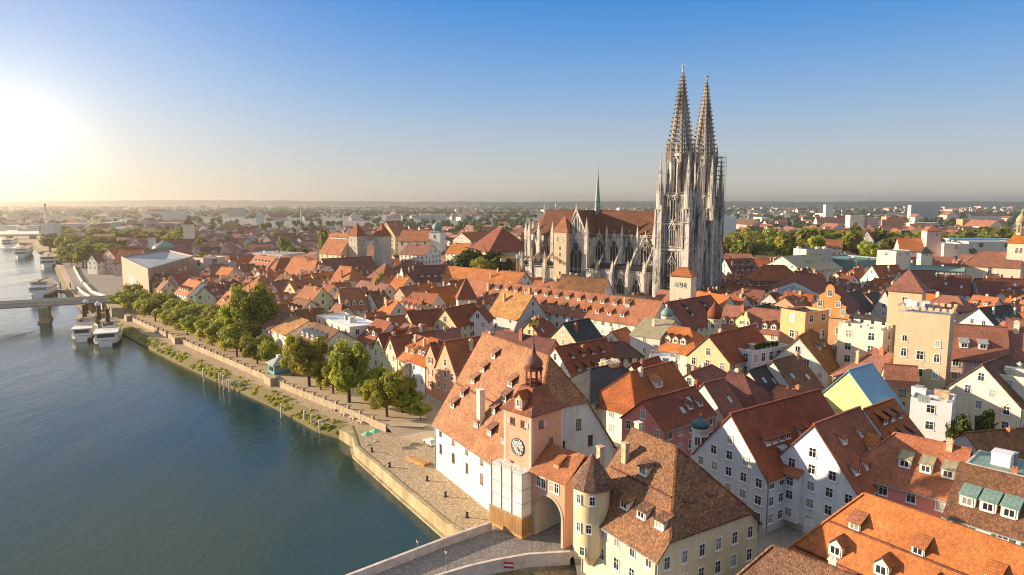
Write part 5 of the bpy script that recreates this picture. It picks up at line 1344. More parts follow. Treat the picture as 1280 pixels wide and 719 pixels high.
p = at(50, 372, WZ); boat('two deck excursion boat docked alone upstream of the road bridge', (p.x - 5, p.y + 12), R(112), 30, 9.5, 3.0, [(-.46, .2, .92, 2.6), (-.4, .12, .86, 2.5)], False, dark=True)
for px, py, L_, lb in ((58, 334, 78, 'long white river cruiser moored beside the tree lined quay'), (25, 322, 75, 'white river cruiser moored outside the far quay with dark sun deck'), (8, 309, 70, 'distant white river ship near the far bridge')):
    p = at(px, py, WZ); boat(lb, (p.x - L_ * .22, p.y + L_ * .4), R(121), L_, 11, 2.5, [(-.47, .33, .92, 2.6), (-.46, .3, .9, 2.6)], False, dark=False)
pt_ = thing('landing_stage', 'small wooden landing stage beside the lone excursion boat', 'pontoon', (*P2(72, 364, WZ), WZ))
k = MB(); k.box(-9, -1.6, .3, 9, 1.6, .9); k.build('deck', M['wood'], pt_, rz=R(-20)); k = MB()
for x_ in (-8, 0, 8): k.lathe([(.35, -1), (.35, 5)], 8, (x_, 1.8)); k.build('pile', M['frame_dark'], pt_, rz=R(-20)); k = MB()
for px, py, lb in ((109, 399, 'dark mooring column with pale cap beside the moored museum boats'), (124, 402, 'dark mooring column with green lamp behind the moored museum boats')):
    p = at(px, py, WZ); t = thing('mooring_column', lb, 'mooring column', (p.x, p.y, WZ)); k = MB(); k.lathe([(.7, -1), (.7, 7)], 10); k.build('column', hull_d, t); k = MB(); k.lathe([(1.1, 7), (1.1, 7.8), (.2, 8.8)], 10); k.build('column_cap', M['f_white'], t)
# ------------------------------------------------------------------ yellow building crane by the choir
yel = plain('crane_yellow', (.62, .36, .05), .5)
cp = at(648, 352, 14); cr = thing('construction_crane', 'yellow construction crane with long low jib before the choir', 'crane', (cp.x, cp.y, GZ), R(8))
zj = atd(648, 322.5, cp.y).z - GZ
k = MB()
for x in (-.7, .7):
    for y in (-.7, .7): k.box(x - .1, y - .1, 0, x + .1, y + .1, zj)
for i in range(int(zj / 1.5)):
    z_ = i * 1.5
    for (a, b) in (((-.7, -.7), (.7, -.7)), ((.7, -.7), (.7, .7)), ((.7, .7), (-.7, .7)), ((-.7, .7), (-.7, -.7))): k.beam((*a, z_), (*b, z_ + 1.5), .12)
k.build('mast', yel, cr); k = MB(); LJ = 31
for y, z_ in ((-.5, 0), (.5, 0), (0, .9)): k.beam((-8, y, zj + z_), (LJ, y, zj + z_), .18)
for i in range(26): x = -8 + i * 1.5; k.beam((x, -.5, zj), (x + .75, 0, zj + .9), .1); k.beam((x + .75, 0, zj + .9), (x + 1.5, .5, zj), .1)
k.build('jib', yel, cr); k = MB(); k.box(-8.5, -.8, zj - 1.6, -6, .8, zj - .1); k.build('counterweight', M['w_grey'], cr)
k = MB(); k.box(-1, -1, zj - .2, 1, 1, zj + 1.4); k.build('cab', M['f_white'], cr)
# ------------------------------------------------------------------ traced town houses (ridge ends read off the photograph, put at their real height)
SH = {}                                                  # short references used in the labels of the smaller houses between
def H(label, ax, ay, bx, by, zr, ze, wd, ends='gg', wall='w_white', roof='r_red', name='town_house', cat='house', zb=None, **k):
    A, B = at(ax, ay, zr), at(bx, by, zr)
    return house(name, label, cat, A, B, zr, ze, wd, ends, wall, roof, **k)
def F(label, ax, ay, bx, by, zt, wd, wall='w_white', roof='f_grey', name='town_house', cat='house', **k):
    return flat(name, label, cat, at(ax, ay, zt), at(bx, by, zt), zt, wd, wall, roof, **k)
D = lambda side, frac, n, ty, w, h, *a: (side, frac, n, ty, w, h, *a)
# --- near right
H('big bright orange roofed house with rows of dormers at the lower right corner', 1080, 617, 1300, 693, 19.5, 12.6, 11.5, 'hg', 'w_ivory', 'r_orange', chim=0, snow=(.5, .04), seed=3, ext=(0, 3),
  dorm=[D(-1, .52, 3, 'w', 1.3, 1.0), D(-1, .14, 4, 'g', 1.5, 1.3)])
H('small speckled brown roofed house with cream chimney at the bottom edge', 966, 682, 1058, 716, 15.5, 10, 9, 'hg', 'w_cream', 'r_spk', chim=1, ext=(0, 2))
H('white gabled house with maroon roof, ribbon dormers and blue domed corner turret', 914, 517, 1024, 487, 21, 13.2, 13, 'gg', 'w_bluew', 'r_maroon', chim=0, win=(.95, 1.25), sp=2.05, fl=2.55, trim='w_grey', seed=11,
  dorm=[D(-1, .42, 4, 's', 1.3, .8, 'r_maroon', 'w_grey', (.14, .42)), D(-1, .42, 2, 's', 1.3, .8, 'r_maroon', 'w_grey', (.5, .66)), D(-1, .30, 1, 's', 3.0, .9, 'm_grey', 'w_white', (.70, .98)), D(-1, .25, 1, 's', 1.6, .6, 'm_grey', 'skyglass', (.16, .4))])
wa = HOUSES[-1][0]
H('white gabled house with step bay window and long maroon roof with dormers', 1018, 530, 1066, 512, 21.2, 13.2, 13.4, 'gg', 'w_bluew', 'r_red', chim=0, win=(.95, 1.25), sp=2.15, fl=2.55, trim='w_grey', seed=12, ext=(0, 2),
  dorm=[D(-1, .62, 2, 's', 1.2, .9, 'r_red', 'w_white'), D(-1, .30, 1, 'g', 2.6, 1.8, 'r_terra', 'w_white', (.52, .98)), D(-1, .22, 2, 's', 1.2, .9, 'r_red', 'w_white', (.05, .55))])
wb = HOUSES[-1][0]
for hse, u, w_, z0_, z1_ in ((wb, 2.6, 2.6, 1.2, 8.2),):        # projecting bay on the gable front
    xe = min(v.co.x for v in [c for c in hse.children if c.name.startswith('wall')][0].data.vertices)
    k = MB(); k.box(xe - .95, u - w_ / 2, z0_, xe + .05, u + w_ / 2, z1_); by = k.build('bay', M['w_bluew'], hse, occ=True)
    k = MB(); k.slab([(xe - 1.25, u - w_ / 2 - .2, z1_ - .05), (xe - 1.25, u + w_ / 2 + .2, z1_ - .05), (xe + .02, u + w_ / 2 + .2, z1_ + .9), (xe + .02, u - w_ / 2 - .2, z1_ + .9)][::-1], .12); k.build('bay_roof', M['r_red'], hse)
    for zz in (2.6, 5.2, 7.2): WIN_REQ.append((hse, (xe - .95, u, zz), -math.pi / 2, .95, 1.2, '', True))
for hse, u, r_, c_ in ((wa, -4.4, 1.15, 'lead'), (wb, 4.9, .8, 'tq'), (wb, -.2, .9, 'fr')):     # arched and square doorways at street level
    xe = min(v.co.x for v in [c for c in hse.children if c.name.startswith('wall')][0].data.vertices)
    k = MB(); pts = [(u - r_, 0), (u + r_, 0), (u + r_, 1.6)] + [(u + r_ * math.cos(math.pi * i / 8), 1.6 + r_ * math.sin(math.pi * i / 8)) for i in range(1, 8)] + [(u - r_, 1.6)]
    k.face([(xe - .09, y_, z_) for y_, z_ in pts]); k.build('door', M['frame_dark'] if c_ == 'lead' else (M['m_copper'] if c_ == 'tq' else M['frame']), hse)
H('white walled house under a maroon roof with six pale wedge dormers', 1081, 511, 1117, 498, 18, 11.5, 12.5, 'gg', 'w_bluew', 'r_red', chim=0, dorm=[D(-1, .62, 3, 'w', 1.3, 1.0, 'r_red', 'w_white'), D(-1, .22, 3, 'w', 1.3, 1.0, 'r_red', 'w_white')])
H('pink walled house with orange roof and three metal topped dormers', 1119, 541, 1212, 561, 19.6, 14.2, 10.5, 'hg', 'w_pink', 'r_orange', chim=1, seed=2, trim='w_white', dorm=[D(-1, .35, 3, 's', 1.5, 1.2, 'm_tan', 'w_white', (.42, .98))])
H('pale house with green metal upper roof and brown tiled slope holding metal dormers', 1203, 579, 1300, 603, 18.8, 13.8, 11, 'gg', 'w_bluew', 'r_brown', chim=1, seed=4, dorm=[D(-1, .24, 3, 's', 1.7, 1.3, 'm_copper', 'w_ivory')])
F('green copper sheet roof deck with brick chimneys behind the brown dormer slope', 1215, 570, 1310, 592, 19.0, 6.5, 'w_grey', 'm_copper', par=.1, junk=3, win=(1, 1), sp=30)
H('lime yellow gable house with bright blue metal roof', 1061, 463, 1081, 457, 19, 11.5, 13.5, 'gg', 'w_lime', 'm_blue', chim=0, ext=(0, 3), win=(.6, .9), sp=5, sides='SEN')
F('white cubic house with planted roof terrace', 1142, 491, 1193, 498.5, 16.2, 7.5, 'w_bluew', 'f_grey', junk=6, win=(1.2, 1.4), sp=3.6)
H('tall cream house with dark sloping gable edge beside the white cube', 1228, 455, 1246, 449, 20.5, 13.5, 14, 'gg', 'w_cream', 'r_brown', chim=1, ext=(0, 6), sp=3.4)
F('cream wing with terrace behind the pink parapet at the right edge', 1250, 462, 1330, 474, 18.5, 9, 'w_cream', 'f_grey', junk=4, sp=3.2)
H('low grey walled house with brown roof and single orange chimney', 1207, 541, 1300, 533, 13.5, 10.3, 9, 'gg', 'w_grey', 'r_brown', chim=1, win=(1.2, 1.8), sp=3.5)
# tower houses
sq_tower('tower_house', 'broad tan medieval tower house with flat battlemented top and small windows', 'tower house', (at(1156, 390, 29).x + 1.2, at(1156, 390, 29).y + 1.5), R(-38), 9.6, 29, 29.6, 'w_tan', 'f_grey', oh=-.2, s2=9,
  wins=[('S', -3, 23.5, .8, 1.3, 'arch'), ('S', 3, 23, .8, 1.3, 'arch'), ('S', -3, 20.5, .9, 1.7, 'arch'), ('S', 0, 20.2, 1.2, 1.7, ''), ('S', 3, 20, .9, 1.7, 'arch'), ('S', 0, 16.5, 1.4, 1.6, ''), ('S', 3, 16.5, .9, 1.7, 'arch'), ('S', -3, 16.8, .9, 1.7, 'arch'), ('EW', 0, 22, 1, 1.5, '')])
tt = HOUSES[-1][0]
mb = MB(); rnd = random.Random(3)
for i in range(9):
    for (x, y) in ((-4.9 + i * 1.22, -4.4), (-4.9 + i * 1.22, 4.4)): mb.box(x - .38, y - .12, 24.6, x + .38, y + .2, 25.3)
for i in range(7):
    for x in (-5, 5): mb.box(x - .15, -3.9 + i * 1.3 - .35, 24.6, x + .15, -3.9 + i * 1.3 + .35, 25.3)
mb.build('battlement', M['w_tan'], tt)
for i in range(8):
    x, y = rnd.uniform(-4, 4), rnd.uniform(-3.2, 3.2); mb = MB(); mb.box(x - .7, y - .4, 24.3, x + .7, y + .5, 25 + rnd.uniform(.2, 1.1)); mb.build('roof_vent', M[rnd.choice(['m_grey', 'f_white', 'chim'])], tt)
sq_tower('tower_house', 'square tan tower house with orange pyramid roof and roof hatch', 'tower house', (at(1131, 364, 31).x + 2.4, at(1131, 364, 31).y + 3), R(-38), 7.0, 31, 36, 'w_tan', 'r_orange', wins=[('S', 0, 29, .9, 1.0, ''), ('S', 0, 24, .8, 1.2, '')])
H('house with orange roof half in shade adjoining the battlemented tower', 1181, 404, 1258, 409, 24.5, 18, 11, 'gg', 'w_rose', 'r_orange', chim=0, sp=3.4, dorm=[D(-1, .28, 2, 's', 1.8, 1.3, 'm_grey', 'w_white', (.15, .75))])
H('tall bright orange roof block at the right edge', 1259, 398, 1310, 402, 26, 18.5, 14, 'gg', 'w_cream', 'r_orange', chim=2, sky=1)
F('orange painted house with pinnacled parapet beside the curly gable', 991, 384, 1022, 389, 24.5, 9, 'w_orange', 'r_dark', sp=4, fl=4.2, win=(1.3, 1.7))
H('orange painted house with curly stepped gable', 1038, 362, 1047, 356, 27, 20.5, 11, 'gg', 'w_orange', 'r_maroon', chim=1, ext=(0, 6), sp=3.4, fl=4, win=(1.3, 1.7))
og = HOUSES[-1][0]; xs_ = [v.co.x for v in [c for c in og.children if c.name.startswith('wall')][0].data.vertices]
scroll_gable(og, 'w_orange', min(xs_) - .05, 5.9, 14.0, 9.6)
F('cream house with battlemented corner turrets and roof terrace under dark awning', 1056, 404, 1112, 411, 22, 8, 'w_cream', 'f_grey', junk=4, battl=True, sp=4, win=(1.3, 1.7))
H('dark awning roofed terrace house behind the battlemented parapet', 1064, 393, 1116, 398, 23.5, 20, 7, 'gg', 'w_grey', 'm_dark', chim=0)
H('broad ochre gable house with brown roof and leafy roof terrace', 886, 420, 942, 406, 20, 14.5, 11.5, 'gg', 'w_tan', 'r_maroon', chim=1, seed=8, win=(1.0, 1.7), sp=3.0)
F('white house in shade carrying the leafy roof terrace', 925, 436, 972, 428, 16.5, 7, 'w_bluew', 'f_grey', junk=2, win=(1.3, 2.0), sp=2.6)
TERR = HOUSES[-1][0]
H('white gable house with brown roof, twin box dormers and tall chimneys', 998, 421, 1014, 412, 20, 12.5, 14, 'gg', 'w_white', 'r_brown', chim=2, ext=(0, 3), sky=0, dorm=[D(-1, .5, 2, 's', 1.5, 1.1, 'r_brown', 'w_grey', (.3, .9))])
H('brown roofed house with two pale roof windows and white gable edge', 966, 451, 998, 442, 17.8, 11.5, 12, 'gg', 'w_white', 'r_brown', chim=1, sky=3)
H('dark slate roofed house with cream gable and roof window', 936, 463, 962, 455, 16.5, 11.5, 9.5, 'gg', 'w_cream', 'r_dark', chim=0, sky=2)
H('brown hip roofed house with tall ochre chimney beside the dark slate roof', 911, 465, 930, 468, 16.5, 11.5, 11, 'gh', 'w_cream', 'r_maroon', chim=1)
H('narrow red roofed house with white gable edge and single roof window', 880, 479, 904, 473, 16.8, 10.5, 12, 'gg', 'w_white', 'r_red', chim=1, sky=2)
H('little orange roofed house with square chimney in front of the dark slate roof', 974, 481, 1000, 489, 13.5, 11, 8, 'gg', 'w_orange', 'r_orange', chim=1)
H('deep pink house with white trimmed gable and maroon roof', 804, 501, 868, 483, 17.3, 13.3, 9.6, 'gg', 'w_pink', 'r_maroon', chim=0, win=(1.0, 1.5), sp=2.6, trim='w_white', sky=3, dorm=[D(-1, .35, 2, 's', 1.3, .9, 'r_maroon', 'w_white', (.55, .95))])
H('house with orange lit hip, maroon slope and white bay windows below', 788, 465, 840, 452, 18, 11.8, 12.5, 'hg', 'w_white', 'r_red', chim=1, seed=9, dorm=[D(-1, .45, 1, 's', 2.4, 1.5, 'r_terra', 'w_white', (.4, .7))])
H('dark metal hip roofed house carrying a stork nest', 738, 461, 770, 455, 17, 12.4, 13, 'hh', 'w_cream', 'm_dark', chim=2, seed=6)
H('long maroon roof dotted with small white dormers behind the salt warehouse', 694, 434, 757, 423, 18.2, 11.5, 14, 'gg', 'w_white', 'r_maroon', chim=1, dorm=[D(-1, .62, 4, 'w', 1.0, .8, 'r_maroon', 'w_white'), D(-1, .25, 5, 'w', 1.0, .8, 'r_maroon', 'w_white')])
H('maroon ridge roof directly behind the salt warehouse ridge', 622, 413, 694, 425, 19, 12, 13, 'gg', 'w_tan', 'r_maroon', chim=2)
H('tan walled house with wide dark blue slate roof', 704, 404, 736, 398, 18, 11, 15, 'gg', 'w_tan', 'r_blue', chim=2, sp=6)
H('very long orange roof of the bishop court with many dormers', 592, 349, 828, 377, 21, 14, 13.5, 'gg', 'w_white', 'r_terra', chim=4, seed=15, dorm=[D(-1, .62, 14, 'w', 1.6, 1.2), D(-1, .2, 14, 'w', 1.6, 1.2)], sp=3.2, name='town_house', cat='palace')
H('big house with orange lichen streaked roof and bare grey gable wall', 628, 363, 666, 369, 20.5, 13, 13, 'gg', 'w_grey', 'r_tan', chim=1, sp=6)
H('dark roofed yellow house with glazed balconies at its gable', 556, 386, 592, 379, 18, 13, 9.5, 'gg', 'w_yellow', 'r_maroon', chim=0, sky=3, win=(1.2, 1.7), sp=2.6)
H('brown roofed yellow house with shaded veranda', 509, 390, 549, 386, 16.5, 12.5, 9.5, 'gg', 'w_yellow', 'r_maroon', chim=1, sp=2.6)
H('narrow white gabled house with balconies between yellow and tan neighbours', 597, 386, 604, 381, 17.5, 13.5, 7, 'gg', 'w_white', 'r_maroon', chim=0, win=(1.1, 1.5), sp=2.4)
# --- row of houses facing the river promenade (front corners from the photograph)
RO = [Vector(P2(448, 463, GZ)), Vector(P2(478, 474, GZ)), Vector(P2(535, 499, GZ)), Vector(P2(578, 519, GZ))]
def along(s):
    for a, b in zip(RO, RO[1:]):
        L_ = (b - a).length
        if s <= L_ or b is RO[-1]: return a + (b - a) * (s / L_), (b - a).normalized()
        s -= L_
def rowh(label, s0, s1, ze, zr, gabled, wall, roof, depth=13, **k):
    (p, d_), (q_, _) = along(s0), along(s1); d_ = (q_ - p).normalized(); n_ = Vector((-d_.y, d_.x)); n_ = n_ if n_.x > 0 else -n_
    m_ = (p + q_) / 2; w_ = (q_ - p).length
    if gabled: A, B, wd, e = m_, m_ + n_ * depth, w_, 'gg'
    else: A, B, wd, e = p + n_ * depth / 2, q_ + n_ * depth / 2, depth, 'gg'
    return house('town_house', label, 'house', A, B, zr, ze, wd, e, wall, roof, chim=1, win=(.95, 1.5), sp=2.2, fl=2.9, group='houses facing the riverside trees', **k)
rowh('white riverside house with red roof at the inland end of the row', 0, 8.2, 14, 19, False, 'w_white', 'r_red', 12, dorm=[D(-1, .3, 2, 'g', 1.4, 1.2, 'r_red', 'w_white')])
rowh('pale green riverside house with dark gable roof', 8.2, 14.5, 13.0, 17, True, 'w_green', 'r_maroon')
rowh('pale green riverside house with plain gable next to its dark roofed twin', 14.5, 21, 13.0, 17.2, True, 'w_green', 'r_red')
rowh('yellow riverside house with orange dormered roof', 21, 28, 12.5, 17.5, False, 'w_yellow', 'r_terra', 12, dorm=[D(-1, .3, 2, 's', 1.4, 1.2, 'r_terra', 'w_yellow')])
rowh('white riverside house with red dormered roof near the orange tower front', 28, 35.5, 13, 18, False, 'w_bluew', 'r_red', 12, dorm=[D(-1, .3, 3, 's', 1.3, 1.2, 'r_red', 'w_white')])
rowh('tall narrow salmon riverside house with hipped roof', 35.5, 40, 16, 19, True, 'w_salmon', 'r_red', 10)
rowh('salmon riverside house with plain steep gable beside the salt warehouse', 40, 49, 14, 20.5, True, 'w_salmon', 'r_red', 10)
H('house with orange roof and long dormer behind the riverside row', 512, 411, 532, 406, 18.5, 13, 10, 'gg', 'w_cream', 'r_orange', chim=1, dorm=[D(-1, .4, 1, 's', 2.2, 1, 'r_red', 'w_cream')])
H('small red roofed house with white stepped gable behind the pale green gables', 478, 405, 498, 411, 17.5, 13, 9, 'gg', 'w_white', 'r_red', chim=1)
H('dark red roofed shed house beside the curved cream building', 452, 398, 506, 394, 15, 11, 11, 'gg', 'w_brick', 'r_red', chim=0, sky=3)
# --- curved cream building and pink riverside block
H('long pink riverside building behind the promenade trees', 338, 386, 366, 394, 17.5, 14.2, 15, 'gg', 'w_rose', 'r_brown', chim=2, sp=3, fl=3.2)
H('cream riverside building with tan roof joining the pink block', 366, 394, 386, 401, 17.5, 14.2, 14, 'gg', 'w_cream', 'r_tan', chim=1, sp=3, fl=3.2)
H('cream corner building with blue shaded dormers on its brown roof', 392, 403, 424, 413, 17.6, 14, 12, 'gg', 'w_cream', 'r_brown', chim=0, sp=3, fl=3.2, dorm=[D(-1, .2, 4, 'g', 1.4, 1.2, 'm_grey', 'w_white')])
F('curved cream building with pale flat roof and small chimneys', 415, 401, 452, 397, 17.4, 25, 'w_cream', 'f_white', junk=4, sp=4.2, win=(1.1, 1.5), par=.3)
H('cream house with hipped orange roof and three dormers in the middle of town', 424, 361, 446, 360, 18.5, 11.5, 14, 'gj', 'w_cream', 'r_terra', chim=1, dorm=[D(-1, .15, 3, 'g', 1.7, 1.4, 'r_terra', 'w_cream')], sp=3.2)
H('white house with iron balconies beside the hip roofed cream house', 462, 366, 480, 364, 17, 12, 10, 'gg', 'w_white', 'r_brown', chim=1)
H('orange hip roof with cream wall next to the balcony house', 487, 375, 498, 377, 16, 11, 9, 'hg', 'w_cream', 'r_orange', chim=2)
H('plain orange slab roof among darker roofs in the middle of town', 516, 365, 548, 367.5, 16, 12, 10, 'gg', 'w_cream', 'r_orange', chim=0)
H('long shaded red roof running below the white seminary wing', 532, 362, 578, 354, 17, 11, 15, 'gg', 'w_cream', 'r_red', chim=2)
sq_tower('corner_turret', 'small white turret with steep red pointed roof beside the long orange roof', 'turret', (at(583, 374, 15).x, at(583, 374, 15).y), R(10), 7, 15.5, 23.5, 'w_white', 'r_red', wins=[('SWE', 0, 13, 1.0, 1.4, '')])
H('white seminary wing with dark red roof and small stepped gable', 502, 333, 558, 331, 21, 14, 17, 'gg', 'w_white', 'r_maroon', chim=2, seed=31, dorm=[D(-1, .3, 4, 'w', 1.5, 1, 'r_maroon', 'w_white', (.3, .9))])
H('long orange roof beyond the white seminary wing', 559, 332.5, 656, 341, 20.5, 14, 16, 'gg', 'w_white', 'r_terra', chim=3)
H('long red roof in shade at the foot of the twin towers', 402, 323.5, 464, 320.5, 20.5, 13, 16, 'gg', 'w_white', 'r_red', chim=1)
H('cream convent wing with bright orange roof and hipped end', 366, 322.5, 397, 325.5, 20, 12.5, 17, 'gh', 'w_cream', 'r_terra', chim=1, sp=3)
H('short red hip roofed link house beside the convent wing', 350, 322.5, 360, 322, 20, 12.5, 13, 'hh', 'w_cream', 'r_red', chim=0)
H('orange roofed house with two dormer ribbons near the flat metal roof', 320, 318.7, 345, 321.7, 20, 12, 15, 'gg', 'w_cream', 'r_terra', chim=0, dorm=[D(-1, .2, 7, 's', 1.4, 1), D(-1, .6, 5, 's', 1.2, .8)])
F('low block with pale grey metal roof behind the dormer ribbon house', 322, 315, 368, 317, 16.5, 22, 'w_rose', 'm_grey', junk=3, par=.15)
H('steep tan streaked orange roof in the middle of town', 425, 332.3, 440, 333.8, 21, 11, 18, 'gh', 'w_cream', 'r_terra', chim=2, seed=41)
H('red pyramid roofed house near the twin towered church', 479, 329.5, 483, 330, 20, 12, 15, 'hh', 'w_rose', 'r_red', chim=0)
H('low orange red roof in front of the pyramid roofed house', 451, 350.5, 487, 356, 16.2, 11.5, 11, 'gg', 'w_cream', 'r_terra', chim=1)
H('small pale flat topped house with loggia beside the streaked orange roof', 430, 351, 444, 349, 15.5, 12.5, 9, 'gg', 'w_white', 'm_tan', chim=0)
# --- twin towered church and the baroque church
H('romanesque church nave with orange roof and ribbon of small dormers', 414.5, 290.7, 441, 291.8, 33.5, 22, 19, 'gg', 'w_yellow', 'r_terra', name='church', cat='church', chim=0, sp=4.5, win=(1, 2.5), style='arch', fl=9, dorm=[D(-1, .72, 12, 's', 1.2, .7)])
NY = at(415, 290.7, 33.5).y
for px, lb in ((447.5, 'square stone church tower with red pyramid roof beside the orange nave'), (478.5, 'square stone church tower with red pyramid roof standing clear of the nave')):
    c = atd(px, 320, NY - 15); ze_ = atd(px, 294.5, NY - 15).z; za = atd(px, 278, NY - 15).z
    sq_tower('bell_tower', lb, 'church tower', (c.x, c.y), R(-35), 7.2, ze_, za, 'w_stone', 'r_red', oh=.3, wins=[('SWE', -1.5, ze_ - 2.6, .9, 2.4, 'arch'), ('SWE', 1.5, ze_ - 2.6, .9, 2.4, 'arch'), ('SWE', -1.3, ze_ - 7, .8, 2.0, 'arch'), ('SWE', 1.3, ze_ - 7, .8, 2.0, 'arch')], group='twin church towers')
H('tall orange gabled church roof behind the free standing twin tower', 482, 276.5, 500, 275.8, 37.5, 27, 17, 'gg', 'w_yellow', 'r_terra', name='church', cat='church', chim=1, sp=5)
H('pale baroque church with long orange roof', 503, 287.5, 541, 288, 32, 25, 15, 'gg', 'w_cream', 'r_terra', name='church', cat='church', chim=1, sp=5, win=(1.4, 3), fl=8)
bt = atd(547, 320, at(541, 288, 32).y - 3); zt_ = atd(547, 290, bt.y).z
bt_ = sq_tower('bell_tower', 'slender white baroque church tower with small dome', 'church tower', (bt.x, bt.y), R(-20), 8.5, zt_, zt_ + 2, 'w_white', 'm_copper', oh=.3, wins=[('SW', 0, zt_ - 3, 1.4, 3, 'arch')], bands=(zt_ - 6,))
onion(bt_, (0, 0), zt_ - GZ + 1.2, 3.0, 'm_copper', 7)
H('white house with bright orange roof and wide shadowed gable near the baroque church', 510, 304.8, 541, 306.3, 26.5, 21.0, 15, 'gg', 'w_white', 'r_orange', chim=2, sp=2.8, fl=3, win=(1.1, 1.7))
H('hip roofed stone house with dark shaded side by the choir', 622, 284, 628, 284.5, 38, 26, 26, 'hh', 'w_stone', 'r_maroon', chim=0, sp=9)
H('orange roofed house squeezed behind the choir buttresses', 652, 291, 664, 291, 34, 24, 16, 'gg', 'w_white', 'r_terra', chim=1)
H('low orange roofs beside the dark tree near the choir', 566, 303.5, 590, 304.5, 25, 19, 15, 'gg', 'w_cream', 'r_terra', chim=1)
H('long brown roofed hall beyond the dark tree', 577, 291, 612, 289.5, 27, 21, 22, 'gg', 'w_rose', 'r_red', chim=0)
# --- cathedral foreground
H('tan tiled house with two dark fire walls in front of the nave', 702, 345, 760, 349, 22, 14, 13, 'gg', 'w_white', 'r_brown', chim=0)
bt2 = atd(850, 372, 243)
z1_ = atd(861, 346, bt2.y).z; z2_ = atd(852, 336.5, bt2.y).z
sq_tower('bell_tower', 'cream bell tower with truncated orange roof and small clock below the cathedral', 'church tower', (bt2.x + 1, bt2.y), R(-32), 7.6, z1_ + .6, z2_ + .8, 'w_cream', 'r_orange', s2=6.5, hipx=1.4, clock=(z1_ - 2.6, .8), wins=[('SWE', -1.7, z1_ - 2.6, .8, 1.8, 'arch'), ('SWE', 1.7, z1_ - 2.6, .8, 1.8, 'arch'), ('SW', 0, z1_ - 8, .7, 1.6, '')])
H('maroon roof with four dark hatches below the cream bell tower', 832, 378, 888, 369, 19.5, 12, 17, 'gg', 'w_white', 'r_maroon', chim=0, dorm=[D(-1, .66, 2, 'w', 1.4, .9, 'r_dark', 'w_grey'), D(-1, .4, 2, 'w', 1.4, .9, 'r_dark', 'w_grey')])
H('orange roof tucked between the bell tower and the maroon roof', 872, 364, 912, 370, 18, 12, 12, 'gg', 'w_cream', 'r_orange', chim=1)
H('short orange roof at the foot of the cathedral towers', 826, 362, 842, 364, 18, 13, 11, 'gg', 'w_cream', 'r_orange', chim=0)
yh = H('yellow house with bright orange roof, scrolled gable and row of gabled dormers', 908, 381, 984, 389, 19.5, 13.5, 13, 'gg', 'w_green', 'r_orange', chim=1, sky=2, seed=51, dorm=[D(-1, .15, 2, 'g', 1.6, 1.3, 'r_orange', 'w_cream', (.02, .3)), D(-1, .08, 1, 'g', 3.6, 2.4, 'r_orange', 'w_green', (.3, .5)), D(-1, .15, 3, 'g', 1.6, 1.3, 'r_orange', 'w_cream', (.55, .98))])
scroll_gable(yh, 'w_green', -6.9, 2.2, 8.0, 6.2, axis='y')
def round_turret(label, px, py, zt, r, wall, dome, gz=GZ, h=None):
    p = at(px, py, zt); t = thing('domed_turret', label, 'turret', (p.x, p.y, gz)); k = MB(); k.lathe([(r, 0), (r, zt - gz), (r * 1.15, zt - gz + .1), (r * 1.15, zt - gz + .4)], 16); k.build('wall', M[wall], t, smooth=False, occ=True)
    onion(t, (0, 0), zt - gz + .35, r * 1.05, dome, h); foot(p.x, p.y, r)
    for an in (-120, -75, -30): WIN_REQ.append((t, (r * math.cos(R(an)), r * math.sin(R(an)), zt - gz - 1.6), R(an) + math.pi / 2, .8, 1.4, '', False))
    return t
round_turret('round yellow turret with purple onion dome on the orange roofed corner house', 893, 400, 17.5, 1.8, 'w_green', 'r_maroon', h=5.2)
round_turret('small turret with pale green copper dome', 834, 397, 17.8, 1.6, 'w_cream', 'm_copper', h=3.2)
round_turret('round white corner turret with ribbed blue green dome on the white gabled house', 875, 537, 15.0, 1.3, 'w_bluew', 'm_teal', h=1.9)
H('white building under a weathered tan metal roof with sunken terrace', 807, 397, 843, 401, 18.2, 14.8, 19, 'gg', 'w_white', 'm_tan', chim=1, shed=False, sky=0, sp=4, seed=61)
H('red roof with three gabled dormers and orange hip beside the tan metal roof', 838, 407, 863, 410.5, 17.5, 12, 12, 'gh', 'w_white', 'r_terra', chim=0, dorm=[D(-1, .3, 3, 'g', 1.7, 1.4, 'r_red', 'w_cream', (.05, .65))])
F('low pale flat roofed annex with tan parapet', 812, 444, 846, 446, 13, 12, 'w_tan', 'f_white', junk=3, win=(1, 1.2))
H('small red hipped pavilion house beside the white metal roofed building', 760, 428, 780, 427, 15.5, 12.5, 8, 'hh', 'w_white', 'r_brown', chim=0, sp=2)
# --- right middle distance
H('mint green house with red mansard roof and round dormers beside the cathedral towers', 906, 324, 941, 323, 22, 14, 17, 'gg', 'w_mint', 'r_red', chim=1, sp=3, win=(1.1, 1.7), dorm=[D(-1, .3, 4, 'w', 1.5, 1.1, 'r_dark', 'w_mint'), D(-1, .65, 3, 'w', 1.3, 1, 'r_dark', 'w_mint')])
H('brick red house with white framed windows and red hip roof', 955, 331.5, 980, 331.5, 21.5, 15, 15, 'hh', 'w_brick', 'r_red', chim=1, sp=2.8, win=(1.2, 1.9))
H('broad red hip roof behind the white pediment', 1000, 340.5, 1014, 342, 20.5, 13, 22, 'hh', 'w_white', 'r_red', chim=2)
H('white classical house front with broad pediment', 991, 357.5, 993, 354, 17, 13.2, 19, 'gg', 'w_bluew', 'm_grey', chim=0, ext=(0, 2), sp=3.4, win=(1.3, 2.2), fl=4.5)
